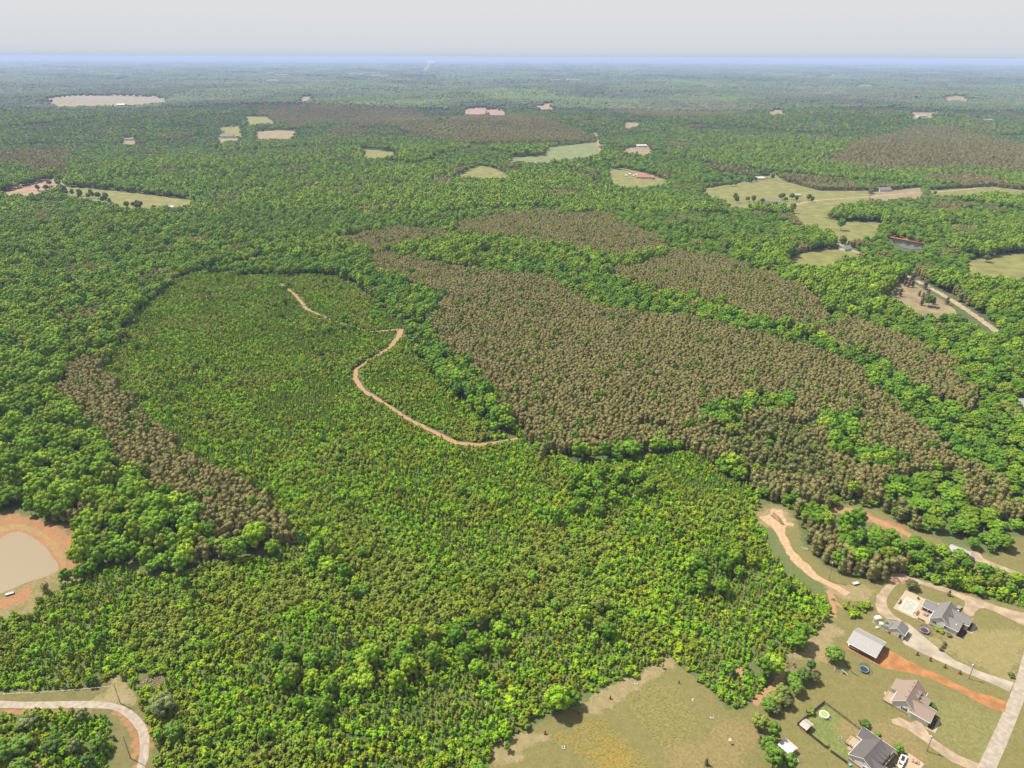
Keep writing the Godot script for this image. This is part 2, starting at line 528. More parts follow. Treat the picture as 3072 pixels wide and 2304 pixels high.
func make_roads():
	var labels := {"road": "road", "lane": "lane", "driveway": "driveway"}
	var k := 0
	for a in [
		["road", [235.2,-234.8,222.9,-222.8,210.5,-208.8,199.8,-197.7,188.3,-186.5,171.7,-170.6,161,-160.8,167.9,-160.8,178.5,-170.2,189.3,-180.7,202.9,-194.3,218.3,-209.8,231.8,-223.5], "asphalt", "pale paved road climbing along the right edge past the houses", 332],
		["road", [-220.7,-198.1,-205.7,-197.5,-195.5,-197,-185.8,-197.2,-175.4,-197.4,-166.7,-197.4,-159.6,-196.4,-154.6,-195.1,-149.4,-192.6,-144.9,-189.3,-141.3,-186.1,-138.2,-181.7,-136.2,-177.9,-134,-172.3,-133.5,-168.6,-130.9,-158.5,-134.1,-158.4,-136.3,-168.5,-138.2,-174.2,-139.9,-177.9,-142.9,-182.9,-146.4,-186.5,-151,-190.1,-155.8,-192.6,-160.1,-193.8,-165.6,-194,-174.6,-194,-186.3,-193.7,-196.1,-193.9,-203.4,-194.1,-218.1,-194.4], "asphalt", "pale grey paved road bending round the lower left corner", 296],
		["lane", [247.5,-243.8,240.3,-248,232.8,-251.5,225,-257.6,218.4,-261.3,212.2,-266,202.8,-270.9,197.2,-276.5,191.6,-275.1,188.4,-269.8,181.2,-263.7,176.5,-259.4,173.4,-253.7,172,-248.1,174.1,-244.2,178.2,-243.5,179.3,-241.2,182.6,-239,181.6,-241.2,178.6,-246.5,177.8,-251.3,179.6,-256.1,184.3,-261.5,190.1,-267.1,196.7,-270.7,201.6,-268.5,208,-263.8,214.5,-259.6,217,-255.9,216.1,-253.9,211.8,-249,213.4,-245.9,215.3,-246.3,221,-251.1,223.6,-251.5,227.3,-249.1,232.3,-243.7,234.9,-239.9,240.3,-233.4], "gravel", "tan gravel lane looping past the white house to the garage", 347],
		["driveway", [182.1,-242.3,183.7,-239,185.4,-233.8,188.1,-226.8,191.6,-220,198.6,-214.1,209.6,-208.1,204.6,-203.5,199.8,-207.8,192.6,-212.8,185.6,-218.6,178.4,-224.7,174.7,-228.8,174.3,-230.2,179.2,-234.5,181.5,-239], "concrete", "pale concrete driveway running from garage to the right hand road", 303],
		["driveway", [149.8,-190.4,153,-191.1,156.6,-188.8,160.1,-190.2,161,-186.4,160.8,-182.6,164.6,-177,172.4,-171.5,169.6,-168.7,166.2,-169.7,160.9,-174.5,157.4,-180.5,153.1,-185.8,149.4,-188.8], "gravel", "tan gravel driveway beside the cream house", 248],
		["driveway", [240.9,-293.3,243.5,-293.7,245.8,-291.9,245.5,-287.5,248.4,-284,253.2,-279.8,257.8,-275.7,255.1,-273.7,251.4,-277,246.2,-280.4,241.8,-284.6,237.4,-287.8], "gravel", "pale gravel driveway of the house behind the tree belt", 381]]:
		k += 1
		var p := pts2(a[1])
		if a[2] == "gravel": p = ragged(p, 3.0, 0.7, k)
		elif a[2] == "asphalt": p = ragged(p, 6.0, 0.15, k)
		sheet(a[0], p, 0.028 + 0.004 * (k % 5), M[a[2]], a[3], labels[a[0]])
	for a in [
		["dirt_drive", [155.8,-218.5,157.2,-219.8,162.2,-224.2,166.5,-225.3,169,-221.9,171.3,-219.1,179.8,-212.8,184.6,-207.8,191.8,-202.9,200.7,-199,196,-193.7,188.9,-198.2,182.8,-204.7,177.7,-209,169.4,-212.6,162.7,-214.5,158.1,-215.6], "orange", "bright orange dirt drive from the pole barn to the road", 282],
		["dirt_track", [-266.7,-765.3,-235,-717.8,-212.6,-675.2,-187.9,-650.4,-186.5,-651.8,-210.2,-676.9,-232.8,-719.1,-265,-766.4], "clay", "straight upper leg of the orange dirt track through the regrowth", 810],
		["dirt_track", [-187.8,-650.3,-162.3,-629.7,-133.8,-609.6,-106.9,-614.6,-108.1,-619.4,-133.4,-611.6,-161.4,-630.9,-186.6,-651.9], "clay", "faint grassy link of the dirt track below its upper leg", 678],
		["dirt_track", [-109.1,-619.3,-107.3,-599.1,-110.7,-572.3,-124.6,-540.1,-130.9,-523.4,-127.5,-504.5,-116.4,-481.9,-96.7,-461.5,-75.9,-436.8,-54.1,-416.4,-38.6,-401.9,-23.3,-398.9,-7.4,-403.8,4.4,-409.3,3.4,-411.5,-8.5,-406.8,-23.5,-402.9,-36.4,-405.9,-51.7,-419,-73.8,-438.8,-94.5,-463.5,-113.3,-484.1,-124.1,-505.7,-127.5,-523.1,-122.4,-539.2,-107.4,-571.3,-102.3,-598.8,-103.1,-619.7], "clay", "winding orange dirt track through the green regrowth at centre", 628],
		["dirt_track", [89.6,-424.8,97.3,-417.6,106.4,-415.6,107.2,-419.5,99.1,-421.2,91.6,-427.1], "clay", "short orange dirt patch at the pine plantation's near edge", 436],
		["dirt_track", [143,-314.3,145.1,-315.9,144.4,-315,144.7,-306.1,144.3,-295.5,144.8,-286.1,146.9,-277.9,150.8,-270.9,155.5,-266.4,158.9,-262.9,161.7,-259.3,164.6,-261.4,161.9,-265.5,158.4,-269.1,154.6,-273.3,152.6,-279.9,150.2,-287.2,148.8,-295.7,149.2,-305.6,152.4,-314.6,150.5,-326.6,139.4,-322.6], "sand", "tan dirt track curving down from the clearing to the lawns", 359],
		["dirt_track", [149.6,-330.7,147.2,-323.1,151,-315.1,156.5,-313.9,157.4,-316.7,154.9,-318.2,154.2,-323.3,155.4,-329.2], "sand", "orange spur at the top of the curving dirt track", 364],
		["dirt_track", [183.3,-325.8,190.2,-326.7,193.8,-326.1,198.3,-322.1,203.4,-318.1,208,-313.7,212.3,-309.3,215.7,-305.2,218.5,-307.3,215.3,-311.9,210.9,-316.5,206.4,-321.4,201.8,-325.8,196.8,-331.3,189.7,-332.7,182.2,-329.6], "clay", "orange clay bank arc behind the tree belt on the right", 385],
		["dirt_track", [153.1,-262.8,152.8,-257.4,151.4,-252.4,148.4,-245.8,150.7,-244.7,154.1,-251.3,155.8,-257,155.6,-262.7], "clay", "short twin rutted track beside the thicket edge", 305],
		["dirt_track", [153.3,-257,154.3,-252.8,156.7,-249.8,157.9,-250.6,156.1,-253.5,155.2,-257.4], "clay", "little rutted branch track by the trailer lawn", 300],
		["dirt_track", [115.6,-214.4,111.3,-211.1,106.7,-206.2,101.5,-202.3,96.9,-198.8,98.5,-196.3,103.8,-199.1,109.3,-203.2,114.2,-208.3,117.4,-212.7], "clay", "sandy path between the scrub and the hedge row", 243],
		["dirt_track", [97.2,-216.9,94.9,-213.2,96.2,-208.6,96.7,-206.2,98.2,-206.4,98.2,-209,97.9,-212.8,99,-216], "clay", "narrow sandy path through the lower scrub", 237],
		["gravel_road", [464.6,-803.4,467.2,-777,468.1,-744.6,467.5,-716.4,465,-682.7,461.6,-651.5,456.9,-615,463.8,-614.1,468.6,-650.7,472,-682.1,474.5,-716.1,475.1,-744.7,474.2,-777.5,471.6,-804.1], "gravel", "gravel road slanting through the yard on the right", 932],
		["gravel_road", [449.7,-963.8,453,-934.4,456,-902.5,462,-903.1,459,-935,455.6,-964.5], "gravel", "short pale lane left of the dark pond", 1066],
		["gravel_road", [469.6,-1185.9,502.8,-1249.3,540.1,-1289,584,-1319.1,626.4,-1337,690.3,-1364.8,779.2,-1416,847.2,-1434.5,912.5,-1457.7,999.3,-1498.1,996.7,-1503.5,910.2,-1463.2,845.4,-1440.2,776.8,-1421.5,687.5,-1370.2,624,-1342.6,581,-1324.3,536.2,-1293.6,497,-1253.3,463.4,-1189.1], "gravel", "pale farm lane across the pastures on the right", 1803],
		["gravel_road", [282.3,-2547.9,268.5,-2362.7,239.2,-2054.5,225.9,-1883.4,232.9,-1882.8,246.1,-2053.9,275.5,-2362.1,290.3,-2547.3], "clay", "straight clay farm road beyond the green meadow", 2563],
		["gravel_road", [232.4,-1664.6,260.5,-1639.7,286.7,-1593.2,311.1,-1518.7,316.8,-1520.6,292.2,-1595.5,265.3,-1643.3,236.4,-1669.1], "clay", "clay farm road behind the red roofed barn", 1685],
		["gravel_road", [-934.4,-1465.6,-914.5,-1433.7,-894.9,-1410.1,-882.2,-1374.7,-877.5,-1376.4,-890.6,-1412.5,-910.4,-1436.6,-930.1,-1468.3], "gravel", "pale track at the right end of the pink field", 1738],
		["gravel_road", [472.4,-1308.8,480.7,-1298.6,472,-1248.8,492.9,-1242.5,494,-1247.4,476.9,-1249.8,485.7,-1298.6,476.4,-1311.9], "gravel", "short pale lane to the ranch house", 1395]]:
		k += 1
		sheet(a[0], ragged(pts2(a[1]), 2.0, 1.3 if a[4] < 700.0 else 2.0, k), 0.05 if a[4] < 500.0 else 0.5, M[a[2]], a[3], "track")
	for a in [
		["bare_field", [-1216.7,-1432.1,-1047.2,-1456.2,-949,-1478,-906,-1417.8,-885.3,-1315.4,-955.6,-1317.9,-1110.9,-1296.7], "pink", "bare pink soil field at the far left edge", 1879, [[-1195.8,-1407.4,-1029.3,-1431.3,-932.6,-1452.4,-890.6,-1393.7,-870.2,-1293,-939.4,-1295.6,-1091.8,-1274.5], [-1179.1,-1387.7,-1015.1,-1411.5,-919.6,-1432.2,-878.3,-1374.6,-858.1,-1274.9,-926.4,-1277.6,-1076.5,-1256.6], [-1160.4,-1365.7,-999.2,-1389.4,-905.1,-1409.5,-864.6,-1353,-844.3,-1254.5,-911.7,-1257.3,-1059.2,-1236.4]]],
		["hay_field", [-891.3,-1399,-815.5,-1376.5,-707,-1337.8,-571.6,-1274.1,-590.4,-1240.4,-626.2,-1247.3,-616.8,-1184.1,-669,-1197.5,-710.6,-1259.7,-791.5,-1301.1,-850.3,-1336.4], "hay", "yellow green hay field left, bordered by a wall of trees", 1658, [[-876.2,-1375.4,-801.6,-1353.2,-694.9,-1314.7,-561.3,-1251.3,-579.7,-1217.8,-614.9,-1224.8,-605.3,-1162,-656.7,-1175.5,-698,-1237.4,-777.8,-1278.6,-835.8,-1313.6], [-864.2,-1356.4,-790.5,-1334.4,-685,-1296.1,-553,-1232.8,-571,-1199.6,-605.8,-1206.6,-596,-1144.2,-646.8,-1157.7,-687.8,-1219.3,-766.8,-1260.5,-824.2,-1295.4], [-850.6,-1335.1,-778,-1313.2,-673.9,-1275,-543.6,-1211.7,-561.1,-1178.8,-595.4,-1185.8,-585.4,-1123.9,-635.5,-1137.5,-676.2,-1198.8,-754.3,-1239.9,-811,-1274.6]]],
		["meadow", [-1141.4,-3157.3,-1065.8,-3197.4,-928.8,-2895.6,-1018.5,-2805.7], "hay", "yellow meadow, upper of the two left of centre", 3370, [[-1119.9,-3097.9,-1048.2,-3144.5,-910.2,-2837.8,-1002,-2760.1], [-1102,-3048.4,-1033,-3098.8,-896.2,-2794.1,-989.4,-2725.4], [-1081.6,-2991.8,-1014.7,-3043.9,-881.3,-2747.6,-975.8,-2688]]],
		["meadow", [-902.7,-2573.7,-842.7,-2632.4,-765.8,-2606.7,-743.9,-2433.9,-848.1,-2427.1], "straw", "straw coloured meadow, lower of the two left of centre", 2763, [[-890.4,-2538.6,-830.1,-2593.2,-754.1,-2566.7,-732.9,-2397.9,-836.2,-2393.2], [-880.7,-2510.8,-820.3,-2562.6,-744.9,-2535.5,-723.8,-2368.3,-826.5,-2365.3], [-869.7,-2479.5,-809.5,-2528.7,-734.7,-2500.8,-713.3,-2333.8,-815.1,-2332.7]]],
		["meadow", [-1059.7,-2659.7,-1011.2,-2735.3,-929.8,-2511.7,-1001.3,-2525.1], "hay", "small hay meadow left of the two stacked meadows", 2916, [[-1045.9,-2625,-996.3,-2694.9,-917.6,-2478.8,-988.7,-2493.5], [-1035,-2597.8,-984.8,-2663.9,-907.8,-2452.2,-978.6,-2468], [-1023,-2567.7,-972.3,-2629.9,-896.6,-2422,-967.1,-2438.9]]],
		["meadow", [-422.7,-2023.9,-294.7,-1878.1,-305.8,-1784.3,-368.4,-1811.7], "hay", "small split hay meadow above the central woods", 2067, [[-410.1,-1963.8,-288.1,-1835.8,-299.9,-1749.7,-360.6,-1773.6], [-400.6,-1918.4,-283.1,-1804.4,-295.4,-1723.3,-354.8,-1744.9], [-390.8,-1871.3,-277.9,-1771.1,-290.5,-1694.8,-348.5,-1714.2]]],
		["meadow", [91.1,-1981.1,257.2,-2225.7,223.1,-1864.2,149.5,-1763.4,75.3,-1744.6,-31.3,-1761.8,84.1,-1820.8], "green", "large green meadow at the straight farm road", 2240, [[89,-1935.8,249.7,-2161,219,-1829.8,147,-1733.6,74,-1715.6,-30.7,-1731.9,82.6,-1788.3], [87.5,-1902.2,243.8,-2110.1,215.8,-1803.3,145,-1710.3,73.1,-1692.8,-30.3,-1708.5,81.5,-1763.2], [85.8,-1866.7,237.6,-2056.3,212.3,-1774.1,142.8,-1684.3,72,-1667.4,-29.9,-1682.7,80.2,-1735.6]]],
		["meadow", [-120.6,-1519.5,-77.5,-1659.6,-47.9,-1631.5,-10.6,-1545.4,-7.3,-1493.7,-85.2,-1500.3], "hay", "yellow meadow cut into the woods at centre", 1661, [[-118.7,-1495.3,-76.3,-1633.2,-47.2,-1605.7,-10.4,-1520.6,-7.2,-1469.2,-83.8,-1476.1], [-117.1,-1475.7,-75.3,-1612.2,-46.6,-1585.1,-10.3,-1500.7,-7.1,-1449.4,-82.7,-1456.5], [-115.4,-1453.5,-74.2,-1588.6,-45.9,-1561.9,-10.1,-1478,-7,-1426.8,-81.4,-1434.2]]],
		["pasture", [220,-1646.1,293.9,-1611.5,332.8,-1520,281.1,-1479.1,229.8,-1456.8,207.7,-1491.5], "hay", "pasture around the red roofed barn", 1660, [[216.3,-1618.8,288.9,-1583.9,326.7,-1492.2,276,-1452,225.6,-1430.3,204,-1465.2], [213.4,-1596.9,284.8,-1561.7,321.8,-1469.7,271.8,-1430.1,222.2,-1408.9,201.1,-1444], [210.1,-1572.2,280.2,-1536.4,316.1,-1444,267.1,-1405,218.4,-1384.5,197.7,-1419.7]]],
		["pasture", [379.1,-1426.6,485.1,-1516.5,608.3,-1675.8,590.7,-1563.6,621.7,-1438.1,726.4,-1450.5,697.2,-1378.4,606.5,-1335.2,526.5,-1275.4,447.6,-1278.3,393.2,-1264.6,401.4,-1339], "hay", "wide upper pasture with shade trees", 1782, [[371.6,-1398.4,475.7,-1487.1,597.9,-1647.2,579.6,-1534.1,608.5,-1407.5,711.2,-1420.1,681.7,-1347.8,593,-1305.5,515,-1247.7,438.1,-1251.2,385,-1238.3,393.1,-1311.3], [365.5,-1375.6,468.1,-1463.2,589.4,-1623.9,570.4,-1509.8,597.8,-1382.6,698.7,-1395.1,669.2,-1323.1,582.2,-1281.7,505.9,-1225.6,430.5,-1229.6,378.5,-1217.3,386.4,-1289.1], [358.6,-1349.8,459.3,-1435.8,579.7,-1597,559.8,-1481.9,585.5,-1354.3,684.3,-1366.4,655,-1295.1,570.1,-1255.1,495.8,-1201,422.1,-1205.5,371.2,-1193.9,378.9,-1264.1]]],
		["pasture", [478.6,-1198,531.8,-1295.9,613.7,-1352.3,701.8,-1395.9,675,-1342.7,609.9,-1283.3,539.9,-1206.3,504.5,-1157.7,519.5,-1112,587.7,-1107.6,543.6,-1031.1,491.6,-999.5,473,-1035.4,464.1,-1102.5], "hay", "crescent pasture between farm lane and wood", 1562, [[468.5,-1172.7,520.2,-1267.6,600.1,-1322.3,686.4,-1365.2,659.8,-1312.5,596.3,-1254.7,528.3,-1180.4,493.9,-1133.4,508.8,-1089,575.4,-1084.5,532.8,-1010.4,482,-979.8,463.6,-1014.9,454.6,-1080.1], [460.5,-1152.6,510.9,-1245.1,589.2,-1298.2,673.8,-1340.4,647.6,-1288.3,585.4,-1231.9,519.1,-1159.8,485.5,-1114.2,500.3,-1070.9,565.7,-1066.3,524.1,-994.1,474.3,-964.2,456.1,-998.6,447.1,-1062.3], [451.6,-1130.3,500.6,-1219.9,576.9,-1271.2,659.6,-1312.1,634,-1261.1,573.4,-1206.6,508.9,-1137,476.2,-1092.8,490.8,-1050.7,554.9,-1045.9,514.5,-975.8,465.7,-946.8,447.8,-980.3,438.8,-1042.5]]],
		["pasture", [353.3,-875.3,390.6,-910.5,450.9,-936,465,-911.3,405.7,-858.1,376.4,-843,351.3,-853.4], "hay", "small pasture left of the dark pond", 1038, [[346.6,-858.6,383.1,-893.1,442.2,-918,456.1,-893.9,398,-841.8,369.2,-827,344.6,-837.2], [341.2,-845.3,377.1,-879.2,435.3,-903.6,449,-879.9,391.9,-828.8,363.5,-814.2,339.3,-824.2], [335.2,-830.4,370.5,-863.6,427.5,-887.5,441,-864.3,384.9,-814.1,357.1,-799.8,333.3,-809.6]]],
		["pasture", [578.2,-864.6,644.6,-902.4,753.6,-934.6,665.4,-812.3,560.9,-814.6], "hay", "yellow meadow at the right edge", 1200, [[567.1,-848.1,632.1,-885,738.8,-916.2,652.7,-796.7,550.2,-799.1], [558.3,-834.9,622.2,-871,727,-901.6,642.6,-784.4,541.7,-786.7], [548.3,-820,611.1,-855.4,713.8,-885.3,631.2,-770.4,532.1,-772.8]]],
		["yard", [395.4,-708.7,461.1,-794.3,462,-754.8,458.9,-694.1,448.6,-651.7,404.5,-638.2,393.1,-651.2,378.6,-678.8], "straw", "dry yard with scattered brown trees beside the gravel road", 918, []],
		["verge", [840,-1458.9,1013.4,-1508.5,1097.7,-1408.2,1038.1,-1325.7,981.8,-1442.6,872,-1431.3], "hay", "thin pale verge along the far right lane", 1817, [[823.1,-1429.6,996,-1482.6,1077.4,-1382.1,1016.7,-1298.4,963.2,-1415.1,854.2,-1402.1], [809.1,-1405.3,981.6,-1461,1060.5,-1360.5,999.2,-1276,947.6,-1392.3,839.4,-1377.9], [792.9,-1377.1,964.6,-1435.8,1040.9,-1335.3,979.1,-1250.3,929.5,-1365.6,822.4,-1349.9]]],
		["farmyard", [722.8,-1432.7,862.1,-1500.2,819.3,-1411.7,706.7,-1379.4], "straw", "bare farmyard at the pasture corner house", 1730, [[707.3,-1402.1,845.8,-1471.9,801.9,-1381.7,691,-1348.8], [694.7,-1377.1,832.2,-1448.2,787.5,-1357,678.3,-1324.1], [680.3,-1348.4,816.3,-1420.6,771.1,-1328.7,664,-1296]]],
		["clearing", [447.6,-2890.1,499.2,-2872.9,449.7,-2728.4,408.9,-2744.2], "straw", "small straw clearing right of the farm road's far end", 2924, [[441.3,-2849.5,492.4,-2833.6,443.6,-2691.4,403.4,-2707.2], [436.4,-2818,487,-2802.7,438.6,-2661,399,-2677.2], [431,-2783.1,481,-2768.3,432.8,-2625.7,393.8,-2642.5]]],
		["clearing", [309.6,-2006.7,397.4,-2140.1,377.4,-1957.7,286.7,-1935.2], "straw", "clearing around the white building right of the farm road", 2176, [[302.7,-1962.3,386.9,-2084,369.9,-1918.7,281,-1896.6], [297.6,-1928.9,379.2,-2042.3,364.1,-1888.8,276.6,-1867.1], [292.1,-1893.4,371.1,-1998.7,357.9,-1856.5,271.9,-1835.2]]],
		["bare_field", [-250.7,-3726.5,-138.9,-3848.1,-142.7,-3631.8,-225.5,-3614.6], "pink", "left of the twin distant bare fields", 3850, [[-245.9,-3655.7,-136.2,-3771.6,-139.7,-3554.8,-220.8,-3539.7], [-242,-3597.9,-134.1,-3713.1,-136.8,-3482.1,-216.5,-3470.2], [-237.3,-3527.3,-131.6,-3646.3,-132.3,-3367.2,-209.9,-3365.6]]],
		["bare_field", [-133.4,-3688.4,-42.5,-3782,-40.3,-3584.8,-112.1,-3590.9], "pink", "right of the twin distant bare fields", 3782, [[-130.8,-3615.7,-41.7,-3710,-39.3,-3491.8,-109.4,-3505.7], [-128.4,-3551.6,-41.1,-3650.3,-38.1,-3384.2,-106.6,-3416.2], [-125.3,-3464.4,-40.2,-3576,-34.6,-3071.6,-100,-3204.5]]],
		["bare_field", [16.6,-3862.2,125.2,-3885.3,230.7,-4048.7,220,-3852.6,52,-3820.6], "pink", "distant bare red strip right of the twin fields", 4055, [[16.2,-3787.7,122.8,-3810,225.2,-3952.6,215.7,-3777.1,51,-3747.8], [16,-3728.9,120.9,-3750.1,221.4,-3886.1,212.1,-3714,50.2,-3687.8], [15.7,-3659.8,118.6,-3679.2,217.3,-3814.9,207.6,-3634.7,49.2,-3613.9]]],
		["solar_meadow", [-2599.1,-4119.2,-2782.5,-4772.1,-2631.1,-4904,-2307.9,-4889.9,-2148.1,-4678,-2083.2,-4152.9,-2414.1,-3974.3], "straw", "pale far meadow holding the solar rows", 5565, [[-2550.4,-4042.1,-2662,-4565.5,-2579.6,-4808,-2268.2,-4805.9,-2088.6,-4548.6,-2013,-4012.8,-2372.2,-3905.5], [-2514.4,-3985.1,-2533.7,-4345.4,-2527.6,-4711,-2232.4,-4730,-2000.9,-4357.6,-1966.8,-3920.8,-2338.3,-3849.6], [-2475,-3922.6,-2454.4,-4209.5,-2438.3,-4544.5,-2181.9,-4623.1,-1858.9,-4048.2,-1918.9,-3825.3,-2298.4,-3783.8]]],
		["clearing", [1267.9,-3722.4,1367.5,-3777.4,1347.7,-3654.9,1251.6,-3638.3], "straw", "thin pale clearing in distant woods right of centre", 4017, [[1232.6,-3618.7,1338.1,-3696.4,1301.6,-3529.9,1196.1,-3476.8], [1183.2,-3473.6,1308.1,-3613.4,1220.6,-3310.2,1111.2,-3230.1], [1087.7,-3193.2,1247.7,-3446.6,1150.6,-3120.5,1062.3,-3088]]],
		["clearing", [2757.3,-4767.9,2861.9,-4796.7,2826.5,-4609.4,2693.4,-4625.3], "straw", "distant pale clearing far right", 5585, [[2714.5,-4693.9,2809.6,-4708.9,2783.6,-4539.5,2656.6,-4562.1], [2683.8,-4640.8,2774.5,-4650.2,2748.8,-4482.7,2626,-4509.6], [2650.2,-4582.8,2737.7,-4588.6,2706.2,-4413.2,2587.8,-4444]]],
		["clearing", [1891.3,-3542.1,2033.4,-3578.6,1957.5,-3439.6,1809.9,-3364.6], "straw", "distant thin bare strip, right hand woods", 4115, [[1833.3,-3433.4,1984.2,-3492,1855.5,-3260.2,1668.5,-3101.6], [1737,-3253,1930.5,-3397.6,1729.2,-3038.4,1607.8,-2988.8], [1620.5,-3035,1783.9,-3139.6,1666.6,-2928.3,1562.9,-2905.3]]],
		["clearing", [3225.6,-7091.7,3875.9,-8146.4,3406.5,-7102.8,3160.1,-6893.9], "green", "distant green clearing near the right horizon", 9021, [[3172.4,-6974.8,3838.9,-8068.7,3336.9,-6957.7,3119.9,-6806.1], [3139.1,-6901.5,3806.4,-8000.4,3292.8,-6865.7,3085.2,-6730.5], [3103.5,-6823.3,3390.8,-7126.8,3241.6,-6758.9,3035.4,-6621.8]]],
		["clearing", [-1263.7,-2352,-1241.1,-2397.3,-1189.1,-2304.9,-1218.9,-2277.3], "straw", "clearing around the cream farmhouse at left", 2699, [[-1247.5,-2321.9,-1226,-2368.2,-1172.8,-2273.4,-1201.5,-2244.7], [-1234.1,-2296.9,-1213.6,-2344.2,-1159.1,-2246.8,-1186.7,-2217.2], [-1218.3,-2267.6,-1199.1,-2316.2,-1142.8,-2215.1,-1169.1,-2184.2]]],
		["clearing", [-977.6,-2420.3,-929.9,-2467.3,-880.9,-2341.5,-939.6,-2339.7], "straw", "clearing around the large cream house", 2636, [[-964.8,-2388.7,-917.7,-2434.8,-867.8,-2306.7,-926.1,-2306.1], [-954.4,-2362.8,-907.7,-2408.5,-856.7,-2277.4,-914.7,-2277.7], [-942.2,-2332.6,-896.3,-2378.1,-843.5,-2242.3,-901.1,-2243.9]]],
		["clearing", [-1355.6,-4681,-1270.1,-4799.2,-1232.8,-4630.9,-1314.7,-4585.3], "straw", "thin distant clearing left of centre", 4964, [[-1327.2,-4582.9,-1243.4,-4698.7,-1203.4,-4520.3,-1279.1,-4461], [-1298.7,-4484.5,-1221.9,-4617.2,-1168.3,-4388.5,-1129.9,-3940.8], [-1134.2,-3916.6,-1193.7,-4510.6,-1020.5,-3833.2,-1081.6,-3772.4]]],
		["clearing", [-2798,-14906.7,-2233.6,-16077,-1900.7,-13664.6,-2399.1,-12768.7], "straw", "distant pale strip near the smoke", 16231, [[-2782.3,-14823.1,-2217.8,-15963.5,-1888.1,-13573.5,-2383.7,-12686.5], [-2440.2,-13000.6,-2206.2,-15880.3,-1612.8,-11594.4,-2371.5,-12621.6], [-2412.3,-12851.6,-1934.8,-13926.3,-1591,-11437.6,-2356.5,-12542.1]]],
		["clearing", [-5270.9,-12376.1,-4460.9,-13351.3,-3847.7,-11501.5,-4336.5,-10319.5], "straw", "long pale strip near the left horizon", 14076, [[-4788.7,-11243.8,-4163.9,-12462.6,-3821.8,-11424.2,-4297.6,-10227], [-4462.3,-10477.5,-4128.6,-12356.9,-3801.5,-11363.4,-3923.9,-9337.7], [-4402.5,-10337.1,-3889.3,-11640.6,-3776.1,-11287.5,-3890.3,-9257.7]]],
		["bare_lot", [373.9,-466.2,388.6,-474.1,423.5,-475.9,394,-435,366.1,-445.3], "straw", "bare lot at the right edge", 637, []]]:
		k += 1
		var whole := pts2(a[1])
		for more in a[5]:
			for r in Geometry2D.merge_polygons(whole, pts2(more)):
				if not Geometry2D.is_polygon_clockwise(r) and absf(area(r)) >= absf(area(whole)): whole = r
		sheet(a[0], ragged(whole, 14.0, 5.0, k), 0.25 + 0.03 * (k % 9) if a[4] > 590.0 else 0.012, M["field_" + a[2]], a[3], "field")

func area(p: PackedVector2Array) -> float:
	var t := 0.0
	for i in p.size():
		var a := p[i]
		var b := p[(i + 1) % p.size()]
		t += a.x * b.y - b.x * a.y
	return t / 2.0

func make_ponds():
	var w := flat(lin(0.175, 0.145, 0.095), 0.3)
	sheet("pond", ragged(pts2([-274.5,-300.2,-273.1,-305.5,-269.1,-306.9,-263.9,-305.7,-257.6,-301.8,-246.2,-293.5,-237.5,-286.3,-230.7,-279.2,-228.2,-275.5,-232.4,-271.1,-238.9,-267.1,-244,-261.3,-246.5,-258.5,-255.5,-252.6,-270.5,-266.3,-285.2,-286.7,-284.7,-294.1]), 4.0, 0.8, 3), 0.035, w, "muddy tan pond with bare orange clay banks at left edge", "pond")
	var d := flat(lin(0.03, 0.028, 0.024), 0.12)
	sheet("pond", pts2([547.3,-1001.4,577.2,-963.2,555.5,-928.8,538.7,-926.6,533.4,-934.7,532.2,-957.5]), 0.45, d, "small dark pond below an orange clay dam among trees", "pond")
	sheet("clay_bank", ragged(pts2([549.8,-1020.3,587.3,-975.9,575.3,-959.1,545.5,-997.7]), 6.0, 1.5, 8), 0.6, M.orange, "orange clay dam along the small dark pond", "bank")

# ==================================================================== buildings
func vv(axis: String, a: float, h: float, b: float) -> Vector3:
	return Vector3(a, h, b) if axis == "x" else Vector3(b, h, a)

